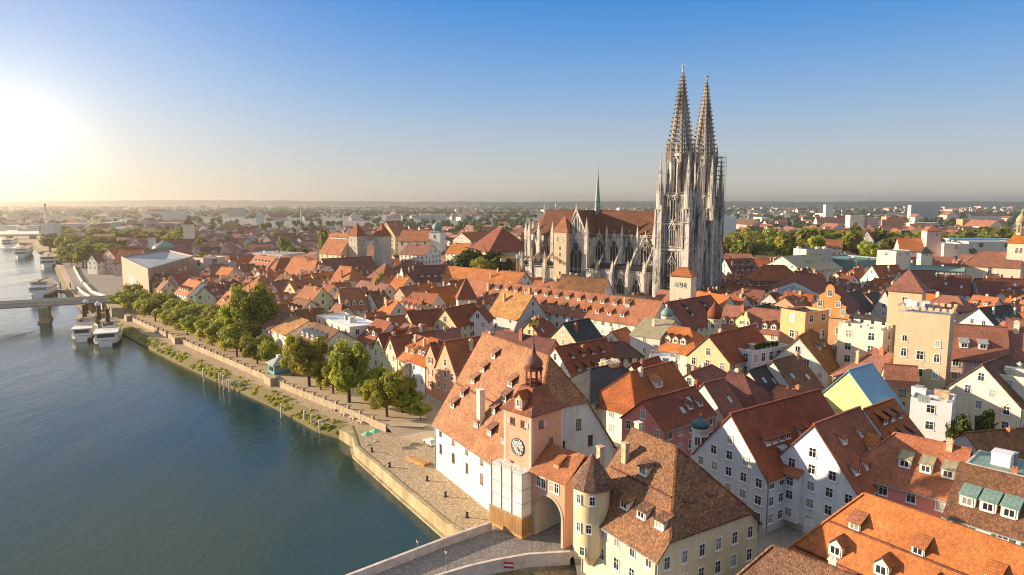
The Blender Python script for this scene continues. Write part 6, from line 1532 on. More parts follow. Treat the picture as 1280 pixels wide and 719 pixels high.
H('large hall with tan green copper roof and square roof hatches', 978, 320.5, 1028, 317.5, 22, 15, 26, 'gg', 'w_grey', 'm_tan', chim=0, name='market_hall', cat='hall', dorm=[D(-1, .45, 2, 's', 3, 1, 'm_tan', 'w_grey', (.35, .6)), D(-1, .45, 2, 's', 3, 1, 'm_tan', 'w_grey', (.75, 1.0))])
F('roof plant block of grey boxes above the copper hall', 1000, 311, 1032, 310, 25, 10, 'w_grey', 'm_dark', name='roof_plant', cat='roof plant', junk=5, win=(1, 1), sp=30)
F('dark green copper roofed block with sunken courts', 1040, 323, 1088, 321, 19, 34, 'm_copper', 'm_copper', name='market_hall', cat='hall', junk=8, win=(1, 1), sp=30)
F('pale sandstone cube building with flat green roof', 1106, 312, 1130, 313.5, 27.5, 13, 'w_cream', 'm_copper', sp=6, win=(1.5, 1.6), fl=8, par=.2, name='cube_building', cat='building')
H('long low building with green copper roof and flat dormers', 1137, 331, 1206, 334.5, 20, 15, 15, 'gg', 'w_white', 'm_copper', chim=0, dorm=[D(-1, .3, 6, 's', 2, 1, 'm_dark', 'w_grey', (.35, 1))])
H('white gable house with dark red roof and white box dormers', 1090, 332, 1122, 331, 21, 13.5, 14, 'gg', 'w_white', 'r_red', chim=1, dorm=[D(-1, .3, 4, 's', 1.5, 1.2, 'r_red', 'w_white', (.3, 1))])
H('dark red roof with square white roof windows between fire walls', 1124, 338, 1166, 338, 21, 14, 13, 'gg', 'w_white', 'r_red', chim=1, sky=4)
H('maroon roof house behind white fire wall near the clock tower church', 1172, 343, 1214, 345, 21, 14, 13, 'gg', 'w_bluew', 'r_maroon', chim=1, sky=3)
H('long maroon roof with row of roof windows at the foot of the clock tower church', 1219, 348, 1290, 350, 20, 14, 13, 'gg', 'w_white', 'r_maroon', chim=2, sky=6)
na = at(1226, 313.5, 27.5)
house('church', 'cream church nave with orange brown roof and hipped choir', 'church', (na.x, na.y), (na.x + 13.5, na.y - 9.5), 27.5, 20.5, 17, 'hg', 'w_cream', 'r_terra', chim=0, sp=12, win=(1.4, 3))
ctw = at(1268, 345, 20.0); cty = at(1250, 314, 27.5).y - 6
ze_ = atd(1268, 303.5, cty).z; zr_ = atd(1268, 290, cty).z; cc_ = atd(1272, 330, cty)
ct = sq_tower('bell_tower', 'tall cream church tower with clock, orange roof and green lantern dome', 'church tower', (cc_.x, cc_.y), R(-38), 9, ze_, zr_, 'w_cream', 'r_terra', oh=.3, hipx=2.0, clock=(ze_ - 10.5, 1.9), bands=(ze_ - 6.8, ze_ - 14.5), wins=[('SW', -.8, ze_ - 3.6, .9, 2.6, 'arch'), ('SW', .8, ze_ - 3.6, .9, 2.6, 'arch'), ('S', 0, ze_ - 16.5, .8, 1.2, '')])
lz = zr_ - GZ; k = MB()
for i in range(8): an = math.tau * i / 8; k.beam((1.7 * math.cos(an), 1.7 * math.sin(an), lz - 2), (1.7 * math.cos(an), 1.7 * math.sin(an), lz + 4), .4)
k.lathe([(2.1, lz - 1.5), (2.1, lz - .4)], 8); k.lathe([(2.1, lz + 3.6), (2.3, lz + 4.1)], 8); k.build('lantern', M['w_stone'], ct); onion(ct, (0, 0), lz + 4, 2.0, 'm_tan', 6)
H('orange roof of the old arsenal before the park trees', 1122, 297.5, 1158, 298, 27, 19, 17, 'gg', 'w_rose', 'r_orange', chim=1, sp=4)
at_ = atd(1163, 310, at(1158, 298, 27).y - 4); z_ = atd(1163, 288.5, at_.y).z
sq_tower('gable_tower', 'small pink tower with orange pyramid roof beside the old arsenal', 'tower', (at_.x, at_.y), R(-10), 9, z_, atd(1163, 281.5, at_.y).z, 'w_rose', 'r_orange', wins=[('S', -1.5, z_ - 2.5, 1, 1.8, ''), ('S', 1.5, z_ - 2.5, 1, 1.8, '')])
H('pink stepped gable house at the foot of the arsenal tower', 1159, 301, 1163, 297.5, 25, 17, 14, 'gg', 'w_rose', 'r_red', chim=0, ext=(0, 4), sp=3)
F('plain cream windowless hall with sloping wall', 1168, 302, 1196, 305, 24, 16, 'w_cream', 'f_grey', name='hall', cat='hall', sp=12, win=(2, 2.6), fl=7)
F('wide cream hall with blue metal roof before the park trees', 1200, 301, 1262, 301.5, 23, 26, 'w_cream', 'm_grey', name='hall', cat='hall', sp=16, win=(3, 3), fl=9, par=.1)
F('bright blue roofed hall behind the cream hall', 1180, 297.8, 1262, 298.6, 23.5, 20, 'w_grey', 'm_blue', name='hall', cat='hall', sp=30, par=.1)
H('tall narrow white stepped gable house against the park trees', 1083.5, 288.5, 1085, 286.5, 28, 20, 11, 'gg', 'w_white', 'r_red', chim=0, ext=(0, 3), sp=3)
H('yellow gabled house below the white stepped gable', 1098, 303, 1100, 301, 21, 16, 15, 'gg', 'w_lime', 'm_tan', chim=0, ext=(0, 3), sp=6)
H('orange roofed pair of houses before the park near the copper roofs', 1022, 299, 1052, 299.5, 23, 17, 14, 'gg', 'w_cream', 'r_orange', chim=1)
dt = atd(1155.5, 325, at(1137, 331, 20).y + 12)
sq_tower('bell_tower', 'little cream chapel tower with dark pointed roof', 'church tower', (dt.x, dt.y), R(-10), 5.5, atd(1155, 316, dt.y).z, atd(1155, 308, dt.y).z, 'w_cream', 'r_dark', wins=[('SW', 0, atd(1155, 318, dt.y).z, .8, 1.6, 'arch')])
H('round orange shell roofed house near the maroon roofs', 1178, 369, 1198, 371, 19, 15, 10, 'hh', 'w_cream', 'r_orange', chim=1)
H('steep grey brown roof leaning against the orange capped tower house', 1106, 362, 1120, 359, 22, 12, 10, 'gg', 'w_grey', 'r_brown', chim=0)
H('dark roofed house with white gable and chimneys near the orange shell roof', 1224, 385, 1262, 381, 19, 13, 13, 'gg', 'w_white', 'r_dark', chim=2, dorm=[D(-1, .3, 3, 's', 1.6, 1.2, 'm_dark', 'w_white')])
H('dark roofed house with yellow gable between the pediment and the stepped gable', 1056, 368, 1074, 362, 20, 14, 11, 'gg', 'w_lime', 'r_dark', chim=1)
H('orange roof house crowded with brick chimneys by the tan tower', 1092, 437, 1116, 442, 19, 13, 12, 'hg', 'w_orange', 'r_orange', chim=3)
H('small tan house with flat cornice and brown windows below the chimneys', 1106, 455, 1146, 458, 18, 14.5, 8, 'gg', 'w_tan', 'r_terra', chim=0, sp=2.8, sides='SEW', style='dark')
# --- left
H('white house with orange roof and white dormers beside the promenade trees', 236, 348.5, 252, 352.2, 17, 11.5, 12.5, 'gg', 'w_bluew', 'r_terra', chim=1, sp=2.8, dorm=[D(-1, .2, 4, 'g', 1.4, 1.2, 'r_terra', 'w_white')])
H('tan gabled house with steep red roof in front of the museum', 215.6, 343.5, 234, 341, 18.5, 12, 9, 'gg', 'w_rose', 'r_red', chim=1, sp=2.4)
H('narrow ochre house with small orange roof in front of the museum corner', 205, 350, 211, 351, 16, 12.5, 7, 'gg', 'w_yellow', 'r_terra', chim=1, sp=2.4)
pw = at(134.4, 310, 22)
house('town_house', 'tall pink gabled warehouse with rows of small windows left of the museum', 'house', (pw.x, pw.y), (pw.x + 9, pw.y + 22), 22, 12.5, 21, 'gg', 'w_rose', 'r_red', chim=0, sp=3.0, win=(1.2, 1.5))
pw = at(114, 318, 18)
house('town_house', 'small white gabled house beside the pink warehouse', 'house', (pw.x, pw.y), (pw.x + 5, pw.y + 12), 18, 13.5, 9, 'gg', 'w_white', 'r_red', chim=0)
H('long red roof with roof windows behind the museum', 150, 310.5, 178, 310.5, 22, 13.5, 18, 'gg', 'w_rose', 'r_red', chim=1, sky=3)
H('orange roofed house with dark dormers to the side of the museum annex', 277, 333.5, 292, 335, 17.5, 11, 13, 'gg', 'w_cream', 'r_terra', chim=1, dorm=[D(-1, .2, 3, 's', 1.5, 1, 'r_dark', 'w_grey')])
H('dark red gable house behind the white dormer house', 270, 356, 290, 354, 16, 11.5, 11, 'gg', 'w_cream', 'r_maroon', chim=1)
H('little white pointed gable house among the promenade tree tops', 283, 368, 290, 366, 14, 10, 9, 'gg', 'w_white', 'r_terra', chim=0)
H('red roofed house beside the museum annex', 247, 340.5, 262, 341, 14.5, 11, 11, 'gg', 'w_cream', 'r_red', chim=1)
wt_ = atd(236.5, 296, 640); z_ = atd(237, 280, 640).z
sq_tower('gate_tower', 'tall pale gate tower with red pyramid roof among distant trees', 'tower', (wt_.x, wt_.y), R(20), 9, z_, atd(237, 270.5, 640).z, 'w_cream', 'r_terra', wins=[('S', 0, z_ - 3, 1.5, 2, '')])
H('very long red roof of the convent among trees beyond the museum', 185, 300, 245, 298.5, 20, 13, 15, 'gg', 'w_rose', 'r_red', chim=2)
gd = atd(205, 315, 500); t = thing('domed_chapel', 'chapel with pale green copper dome behind the museum', 'chapel', (gd.x, gd.y, GZ)); k = MB(); k.lathe([(7, 0), (7, 11)], 16); k.build('wall', M['w_yellow'], t); onion(t, (0, 0), 11, 7, 'm_copper', 8); foot(gd.x, gd.y, 8)
wt_ = atd(190, 305, 560); sq_tower('bell_tower', 'tiny white bell turret over the convent roofs', 'church tower', (wt_.x, wt_.y), 0, 4.5, atd(190, 296, 560).z, atd(190, 290, 560).z, 'w_white', 'r_red')
# far landmarks
wt_ = atd(909, 285, 640); flat('office_tower', 'pale banded office tower beside the cathedral towers', 'office tower', (wt_.x - 8, wt_.y), (wt_.x + 6, wt_.y), atd(909, 270, 640).z, 14, 'w_bluew', 'f_grey', sp=2.4, fl=3.4, win=(1.8, 1.4))
# ------------------------------------------------------------------ infill houses between the traced ones
def in_poly(x, y, P):
    c = False; j = len(P) - 1
    for i in range(len(P)):
        if (P[i][1] > y) != (P[j][1] > y) and x < (P[j][0] - P[i][0]) * (y - P[i][1]) / (P[j][1] - P[i][1]) + P[i][0]: c = not c
        j = i
    return c
CITY = [(p.x, p.y) for p in RO] + [(2, 140), (20, 118), (40, 84), (60, 70), (120, 60), (1400, 900), (1400, 2400), (-650, 2400), (-560, 1100), (-420, 640), P2(112, 345, GZ), P2(150, 362, GZ), P2(190, 372, GZ), P2(240, 392, GZ), P2(330, 425, GZ), P2(416, 432, GZ)]
def free(cx, cy, rz, L, W, m=.6):
    for (x, y, r) in FOOT:
        if math.hypot(cx - x, cy - y) < r + min(L, W) * .5: return False
    c, s_ = math.cos(rz), math.sin(rz)
    pts = [(cx + c * a * L / 2 - s_ * b * W / 2, cy + s_ * a * L / 2 + c * b * W / 2) for a in (-1, -.5, 0, .5, 1) for b in (-1, 0, 1)]
    for (x, y, rc, rs, x0, x1, w_) in RECTS:
        if abs(x - cx) > 90 or abs(y - cy) > 90: continue
        for px, py in pts:
            u = (px - x) * rc + (py - y) * rs; v = -(px - x) * rs + (py - y) * rc
            if x0 - m < u < x1 + m and -w_ - m < v < w_ + m: return False
        for u in (x0, (x0 + x1) / 2, x1):
            for v in (-w_, 0, w_):
                px, py = x + u * rc - v * rs - cx, y + u * rs + v * rc - cy
                if abs(px * c + py * s_) < L / 2 + m and abs(-px * s_ + py * c) < W / 2 + m: return False
    return True
LM = [((mus.location.x + 20, mus.location.y + 60), 'the museum'), ((23, 331), 'the donkey tower'), ((82, 307), 'the cathedral spires'),
      (tuple(Vector(P2(475, 330, GZ))), 'the twin church towers'), (tuple(cc_.xy), 'the clock tower church'), (tuple(bt2.xy), 'the cream bell tower'),
      (tuple(at(716, 362, 21).xy), 'the long orange bishop roof'), (tuple(at(1156, 400, 25).xy), 'the battlemented tan tower'), (tuple(at(1000, 322, 20).xy), 'the tan copper hall'),
      (tuple(at(1116, 320, 25).xy), 'the sandstone cube'), (tuple(at(435, 361, 18).xy), 'the hipped cream house'), (tuple(at(530, 333, 18).xy), 'the seminary wing'),
      (tuple(at(945, 386, 18).xy), 'the scrolled yellow gable'), (tuple(at(640, 430, 20).xy), 'the salt warehouse'), (tuple(at(840, 500, 15).xy), 'the deep pink house'),
      (tuple(at(1060, 470, 15).xy), 'the blue metal roof'), (tuple(at(910, 430, 18).xy), 'the roof terrace house'), (tuple(at(560, 385, 16).xy), 'the glazed balcony house'),
      (tuple(at(650, 370, 18).xy), 'the grey fire wall'), (tuple(at(720, 405, 16).xy), 'the dark blue roof'), (tuple(at(820, 410, 16).xy), 'the tan metal roof'),
      (tuple(at(400, 400, 15).xy), 'the curved cream building'), (tuple(at(345, 325, 16).xy), 'the convent wing'), (tuple(at(1140, 302, 20).xy), 'the old arsenal'),
      (tuple(at(990, 360, 16).xy), 'the white pediment'), (tuple(at(1085, 300, 20).xy), 'the white stepped gable'), (tuple(at(920, 340, 16).xy), 'the mint green house'),
      (tuple(at(1020, 380, 16).xy), 'the orange curly gable'), (tuple(at(1230, 500, 12).xy), 'the tall cream house'), (tuple(at(1150, 590, 12).xy), 'the copper dormer house'),
      (tuple(at(215, 305, 10).xy), 'the green dome'), (tuple(at(490, 290, 20).xy), 'the baroque church'), (tuple(at(625, 300, 20).xy), 'the stone house by the choir'), (tuple(at(240, 360, 10).xy), 'the white promenade house'),
      (tuple(at(340, 400, 10).xy), 'the pink riverside block'), (tuple(at(1268, 420, 20).xy), 'the bright orange roof block'), (tuple(at(775, 480, 14).xy), 'the stork nest roof')]
WN = dict(w_white='white', w_cream='cream', w_yellow='yellow', w_rose='pale rose', w_tan='tan', w_grey='grey', w_bluew='bluish white', w_green='pale green', w_salmon='salmon')
RN = dict(r_red='red', r_maroon='maroon', r_terra='terracotta', r_orange='orange', r_brown='brown', r_dark='dark slate')
USED = set()
def infill_label(x, y, w_, r_, L, ends, chim, dorm):
    ls = sorted(LM, key=lambda q: math.hypot(q[0][0] - x, q[0][1] - y))
    size = 'small' if L < 11 else ('long' if L > 17 else 'plain')
    form = {'gg': 'gabled', 'hh': 'hipped', 'gh': 'half hipped', 'gj': 'clipped gable'}.get(ends, 'gabled')
    cands = []
    for pos, nm in ls[:3]:
        dx, dy = x - pos[0], y - pos[1]
        rel = ('behind' if dy > 0 else 'in front of') if abs(dy) > abs(dx) * .8 else ('beside' )
        cands += [f'{size} {WN[w_]} house with {form} {RN[r_]} roof {rel} {nm}']
        extra = 'dormers' if dorm else ('no chimney' if chim == 0 else ('one chimney' if chim == 1 else ('two chimneys' if chim == 2 else 'three chimneys')))
        cands += [f'{size} {WN[w_]} house with {RN[r_]} roof and {extra} {rel} {nm}']
        far = 'well' if math.hypot(dx, dy) > 45 else 'just'
        cands += [f'{form} {RN[r_]} roofed {WN[w_]} house {far} {rel} {nm}']
        cands += [f'{RN[r_]} roofed {WN[w_]} house between {nm} and {ls[(ls.index((pos, nm)) + 1)][1]}', f'{RN[r_]} roofed {WN[w_]} house between {nm} and {ls[(ls.index((pos, nm)) + 2)][1]}']
    for c in cands:
        if c not in USED: USED.add(c); return c, None
    c = cands[0]; return c, 'houses like ' + c
rnd = random.Random(21)
cand = []
def angle_near(x, y):
    b = min(RECTS, key=lambda q: math.hypot(q[0] - x, q[1] - y)); return math.atan2(b[3], b[2])
y = 92.0
while y < 1000:
    st = 9.0 if y < 360 else (13 if y < 560 else 19)
    x = -0.80 * y
    while x < .80 * y:
        cand.append((x + rnd.uniform(-.4, .4) * st, y + rnd.uniform(-.4, .4) * st)); x += st
    y += st * .8
NIN = 0; FARH = []
NCAM = BVHTree.FromPolygons(OCC_V, OCC_F)
for (x, y) in cand:
    if not in_poly(x, y, CITY): continue
    if x > 150 and y > 470 + .25 * (x - 150) and y < 640: continue    # park belt
    if y > 640 and rnd.random() < .35: continue
    if (x / y < -.56 and y > 440) or (x / y < -.46 and y > 640): continue    # riverside park
    if y > 470 and x > 60 and y < 520 and rnd.random() < .5: continue
    a = angle_near(x, y) + rnd.choice([0, 0, math.pi / 2]) + rnd.uniform(-.08, .08)
    for try_ in range(3):
        L, W = rnd.uniform(9, 17), rnd.uniform(8, 12)
        if y > 360: L *= 1.3
        if try_ == 2: L, W = rnd.uniform(7, 9), rnd.uniform(6.5, 8)
        if free(x, y, a, L, W): break
    else: continue
    ze = rnd.uniform(11.5, 14) if y > 250 else rnd.uniform(9.5, 12.0)
    zr = ze + W * rnd.uniform(.36, .5)
    vis = False
    for (ux, uy, uz) in ((0, 0, zr), (L * .3 * math.cos(a), L * .3 * math.sin(a), zr - 1), (-L * .3 * math.cos(a), -L * .3 * math.sin(a), zr - 1), (-math.sin(a) * W * .4, math.cos(a) * W * .4, ze + .6), (math.sin(a) * W * .4, -math.cos(a) * W * .4, ze + .6)):
        d_ = Vector((x + ux, y + uy, uz + .5)) - Vector((0, 0, CAM_Z)); Ld = d_.length
        if NCAM.ray_cast(Vector((0, 0, CAM_Z)), d_ / Ld, Ld - 1)[0] is None: vis = True; break
    c_ = Vector((x, y)); rc = (math.cos(a), math.sin(a))
    if not vis: RECTS.append((x, y, *rc, -L / 2, L / 2, W / 2)); continue
    wall = rnd.choice(['w_white', 'w_cream', 'w_cream', 'w_yellow', 'w_rose', 'w_tan', 'w_grey', 'w_bluew', 'w_green', 'w_salmon', 'w_white'])
    roof = rnd.choice(['r_red', 'r_red', 'r_terra', 'r_terra', 'r_maroon', 'r_orange', 'r_brown', 'r_dark'] if x > -60 else ['r_red', 'r_terra', 'r_terra', 'r_orange', 'r_brown'])
    ends = rnd.choice(['gg', 'gg', 'gg', 'gj', 'gh', 'hh'])
    if NIN < 165:
        NIN += 1
        ch = rnd.choice([1, 1, 2, 3]) if y < 420 else rnd.choice([0, 1, 2]); dd = rnd.random() < .5 and y < 420
        lb, gp = infill_label(x, y, wall, roof, L, ends, ch, dd)
        e = W * .45 * sum({'g': 0, 'h': 1, 'j': .45}[q] for q in ends) ; Lr = max(L - e, 1.5) / 2
        house('town_house', lb, 'house', (x - rc[0] * Lr, y - rc[1] * Lr), (x + rc[0] * Lr, y + rc[1] * Lr), zr, ze, W, ends, wall, roof, chim=ch, group=gp, sky=rnd.choice([0, 0, 2]) if y < 300 else 0,
              dorm=[D(-1, .3, max(1, int(L / 4)), rnd.choice('sgw'), 1.4, 1.1), D(1, .3, max(1, int(L / 4)), rnd.choice('sgw'), 1.4, 1.1)] if dd else None, sp=2.7, seed=NIN + 100, annex=(rnd.choice([-1, 1]), rnd.uniform(2, 3.5), L * rnd.uniform(.3, .6), rnd.uniform(.3, .7)) if rnd.random() < .5 else None)
    else: FARH.append((x, y, a, L, W, ze, zr)); RECTS.append((x, y, *rc, -L / 2, L / 2, W / 2))
print('infill', NIN, 'far', len(FARH))
# ------------------------------------------------------------------ far town: hundreds of houses nobody could count
rnd = random.Random(5)
for i in range(1700):
    y = 650 + 4200 * rnd.random() ** 1.7; x = rnd.uniform(-.82, .82) * y
    if x < 0 and x / y < -.68 and y < 1000: continue
    if x > 100 and y < 700: continue
    k = noise.noise(Vector((x * .002, y * .002, 1.5)))
    if k < -.05: continue
    big_ = y > 900 and rnd.random() < .25
    L, W = (rnd.uniform(25, 70), rnd.uniform(12, 24)) if big_ else (rnd.uniform(11, 24), rnd.uniform(9, 13))
    ze = GZ + (rnd.uniform(6, 16) if big_ else rnd.uniform(6, 9)); FARH.append((x, y, rnd.uniform(-.4, .4) + rnd.choice([0, 1.57]), L, W, ze, ze + (.3 if big_ and rnd.random() < .6 else W * .42)))
ft = MB(); fmats = ['w_white', 'w_cream', 'w_rose', 'w_grey', 'r_red', 'r_terra', 'r_orange', 'r_brown', 'f_grey', 'f_white', 'glass']
for (x, y, a, L, W, ze, zr) in FARH:
    wi, ri = rnd.randrange(4), 4 + rnd.randrange(4); c, s_ = math.cos(a), math.sin(a)
    def tp(u, v, z): return (x + u * c - v * s_, y + u * s_ + v * c, z)
    a_, b_ = L / 2, W / 2
    for p_, q_ in (((-a_, -b_), (a_, -b_)), ((a_, -b_), (a_, b_)), ((a_, b_), (-a_, b_)), ((-a_, b_), (-a_, -b_))): ft.face([tp(*p_, GZ - 1), tp(*q_, GZ - 1), tp(*q_, ze), tp(*p_, ze)], wi)
    if zr - ze < 1: ft.face([tp(-a_, -b_, ze), tp(a_, -b_, ze), tp(a_, b_, ze), tp(-a_, b_, ze)], rnd.choice([8, 9]))
    else:
        ft.face([tp(-a_, -b_ - .4, ze - .2), tp(a_, -b_ - .4, ze - .2), tp(a_, 0, zr), tp(-a_, 0, zr)], ri); ft.face([tp(a_, b_ + .4, ze - .2), tp(-a_, b_ + .4, ze - .2), tp(-a_, 0, zr), tp(a_, 0, zr)], ri)
        ft.face([tp(a_, -b_, ze), tp(a_, b_, ze), tp(a_, 0, zr)], wi); ft.face([tp(-a_, b_, ze), tp(-a_, -b_, ze), tp(-a_, 0, zr)], wi)
    if y < 1500:                                          # window openings as small dark panes set on the walls
        for zz in [ze - 1.4 - 3 * j for j in range(int((ze - GZ - 1) / 3) or 1)]:
            n_ = max(2, int(L / 3))
            for i in range(n_):
                u = -a_ + L * (i + .5) / n_
                for v in ((-b_ - .05),) if abs(c) > .7 else (-b_ - .05, b_ + .05): ft.face([tp(u - .5, v, zz - .7), tp(u + .5, v, zz - .7), tp(u + .5, v, zz + .7), tp(u - .5, v, zz + .7)], 10)
tag(ft.build('far_town', [M[q] for q in fmats]), 'distant sprawl of small houses and blocks out to the horizon', kind='stuff')
AB = [(822, 0)]
blocks = [((55, 294), (70, 294), 279, 800, 'tall white apartment block across the river by the far bridge'), ((205, 272), (232, 272), 264.5, 1500, 'long white apartment slab on the far plain'), ((287, 264), (305, 264), 260, 2200, 'pair of grey office slabs on the hazy plain'),
          ((322, 274), (328, 274), 267, 1300, 'white cylindrical water tower block on the plain'), ((680, 263), (686, 263), 256, 1700, 'white silo tower behind the choir roof'), ((694, 264), (698, 264), 255, 1700, 'slim white silo tower beside the choir gable'),
          ((1030, 264), (1040, 264), 256, 1700, 'white tower block above the park trees'), ((1136, 266), (1170, 266), 256.5, 1600, 'wide grey hospital block on the ridge beyond the park'), ((1060, 281), (1078, 281), 269, 1000, 'cream apartment block beyond the park trees'),
          ((1082, 280), (1096, 280), 272, 1000, 'pink apartment block beyond the park trees'), ((1105, 280), (1128, 280), 271, 1000, 'orange apartment block beyond the park trees'), ((1200, 283), (1214, 283), 274, 1000, 'salmon apartment block beyond the clock tower church'), ((1232, 283), (1252, 283), 275, 1000, 'pink red apartment block beside the clock tower church'), ((905, 279), (935, 279), 273.5, 1100, 'long white low block beside the spires in the distance')]
wl = ['w_white', 'w_white', 'w_grey', 'w_white', 'w_white', 'w_white', 'w_white', 'w_grey', 'w_cream', 'w_rose', 'w_salmon', 'w_salmon', 'w_pink', 'w_white']
for ((ax, _), (bx, _), yt, Dd, lb), wc in zip(blocks, wl):
    A_, B_ = atd(ax, 270, Dd), atd(bx, 270, Dd); zt_ = max(atd(ax, yt, Dd).z, GZ + 4)
    flat('apartment_block', lb, 'apartment block', A_, B_, zt_, 14, wc, 'f_grey', sp=4, fl=3.2, par=.3)
for px, yt, Dd, lb in ((58, 255, 1100, 'thin tall chimney stack across the river in the haze'), (377, 262, 1400, 'thin white chimney stack on the plain beyond the poplar')):
    c = atd(px, 280, Dd); t = thing('chimney_stack', lb, 'chimney stack', (c.x, c.y, GZ - 1)); k = MB(); zt_ = atd(px, yt, Dd).z; k.lathe([(2.2, 0), (1.6, max(zt_ - GZ, 20))], 10); k.build('shaft', M['w_grey'], t); k = MB(); k.lathe([(1.9, max(zt_ - GZ, 20)), (1.9, max(zt_ - GZ, 20) + 1)], 10); k.build('rim', M['iron'], t)

# ------------------------------------------------------------------ trees
def leaf_mat(name, c1, c2, c3):
    t = NT(name); oi = t.n('ShaderNodeObjectInfo')
    n_ = t.noise(.55, 3); b = t.ramp(n_, [(.3, c1), (.5, c2), (.72, c3)])
    b = t.hsv(b, t.rand(.475, .515), 1.0, t.rand(.75, 1.2)); t.out(b)
    tr = t.n('ShaderNodeBsdfTranslucent'); t.L(b, tr.inputs['Color']); mx = t.n('ShaderNodeMixShader'); mx.inputs[0].default_value = .45
    out = t.t.nodes['Material Output']; t.L(t.b.outputs[0], mx.inputs[1]); t.L(tr.outputs[0], mx.inputs[2]); t.L(mx.outputs[0], out.inputs['Surface'])
    t.b.inputs['Roughness'].default_value = .6
    return t.mat
M['leaf'] = leaf_mat('foliage_lime', (.17, .20, .02), (.33, .34, .03), (.52, .46, .05))
M['leaf_d'] = leaf_mat('foliage_dark', (.045, .075, .014), (.085, .12, .022), (.15, .17, .03))
M['leaf_m'] = leaf_mat('foliage_mid', (.10, .12, .018), (.20, .20, .025), (.34, .30, .035))
M['bark'] = plain('tree_bark', (.10, .07, .045), .9, var=.4, scale=2)
def crown_data(seed, n, leaf, mat, rx=1.0, rz=1.0, nb=12, spread=.62, br=(.30, .46)):
    rnd = random.Random(seed); mb = MB(); blobs = []
    for i in range(nb):
        while True:
            p = Vector((rnd.uniform(-1, 1), rnd.uniform(-1, 1), rnd.uniform(-1, 1)))
            if p.length < 1: break
        p = p * spread; p.x *= rx; p.y *= rx; p.z *= rz
        blobs.append((p, rnd.uniform(*br)))
    for i in range(n):
        c, r = blobs[rnd.randrange(nb)]
        d = Vector((rnd.gauss(0, 1), rnd.gauss(0, 1), rnd.gauss(0, 1) * .9)).normalized()
        p = c + d * r * (rnd.random() ** .35) * rnd.uniform(.9, 1.12)
        nrm = (d * 1.3 + Vector((rnd.gauss(0, .42), rnd.gauss(0, .42), rnd.gauss(0, .42) + .25))).normalized()
        u = nrm.orthogonal().normalized(); u = (Matrix.Rotation(rnd.uniform(0, 6.28), 3, nrm) @ u); v = nrm.cross(u); s_ = leaf * rnd.uniform(.6, 1.35)
        mb.face([p + u * s_, p + v * s_ * .62 + nrm * s_ * .15, p - u * s_, p - v * s_ * .62 + nrm * s_ * .12])
    return mb.data('crown', M[mat])
def trunk_data(seed, h, r, limbs=5, top=.7):
    rnd = random.Random(seed); mb = MB(); pts = [(0, 0, -.2)]
    for i in range(1, 5): pts.append((pts[-1][0] + rnd.uniform(-.12, .12) * h * .12, pts[-1][1] + rnd.uniform(-.12, .12) * h * .12, h * top * i / 4))
    def tube(a, b, ra, rb, n=7):
        a, b = Vector(a), Vector(b); d = (b - a).normalized(); u = d.orthogonal().normalized(); v = d.cross(u); vs_ = []
        for p, r_ in ((a, ra), (b, rb)):
            for k in range(n): vs_.append(p + (u * math.cos(math.tau * k / n) + v * math.sin(math.tau * k / n)) * r_)
        mb.mesh(vs_, [(k, (k + 1) % n, (k + 1) % n + n, k + n) for k in range(n)])
    for i in range(4): tube(pts[i], pts[i + 1], r * (1.25 - .22 * i), r * (1.03 - .22 * i))
    for i in range(limbs):
        b = Vector(pts[2 + i % 3]); an = rnd.uniform(0, 6.28); l = h * rnd.uniform(.22, .36); m_ = b + Vector((math.cos(an) * l * .5, math.sin(an) * l * .5, l * .45)); e = m_ + Vector((math.cos(an) * l * .4, math.sin(an) * l * .4, l * .5))
        tube(b, m_, r * .5, r * .34, 5); tube(m_, e, r * .34, r * .12, 5)
    return mb.data('trunk', M['bark'])
NEARC = [crown_data(100 + i, 7500, .066, 'leaf', .95, 1.0, 34, .76, (.15, .34)) for i in range(4)]
MIDC = [crown_data(200 + i, 2400, .095, 'leaf', .95, .95, 20, .70, (.2, .4)) for i in range(4)]
DARKC = [crown_data(300 + i, 1600, .11, 'leaf_d', .95, .9, 14, .66, (.26, .42)) for i in range(3)]
FARC = [crown_data(400 + i, 420, .2, 'leaf_m', 1.0, .9, 10, .62, (.32, .48)) for i in range(4)]
POPC = crown_data(500, 900, .13, 'leaf_m', .8, 1.0, 14, .7, (.25, .4))
TR = [trunk_data(600 + i, 1.0, .028, 6) for i in range(3)]
rnd = random.Random(77)
def tree(pos, h, wd, label, crowns, group=None, cz=.58, chh=.45, gz=GZ, trunk=True):
    t = thing('tree', label, 'tree', (pos[0], pos[1], gz), rnd.uniform(0, 6.28), group)
    if trunk: o = inst(TR[rnd.randrange(3)], 'trunk', t, (0, 0, 0), (0, 0, rnd.uniform(0, 6)), (h, h, h))
    inst(crowns[rnd.randrange(len(crowns))] if isinstance(crowns, list) else crowns, 'crown', t, (0, 0, h * cz), (0, 0, rnd.uniform(0, 6)), (wd * .6, wd * .6, h * chh))
    return t
ORD = ['first', 'second', 'third', 'fourth', 'fifth', 'sixth', 'seventh', 'eighth', 'ninth', 'tenth', 'eleventh', 'twelfth', 'thirteenth', 'fourteenth', 'fifteenth', 'sixteenth', 'seventeenth', 'eighteenth', 'nineteenth', 'twentieth']
def base_tree(px, py, ytop, wpx, label, crowns, **k):
    p = at(px, py, GZ); h = atd(px, ytop, p.y).z - GZ; tree((p.x, p.y), h, wpx * p.y / 850, label, crowns, **k)
GP = 'plane trees along the riverside promenade'
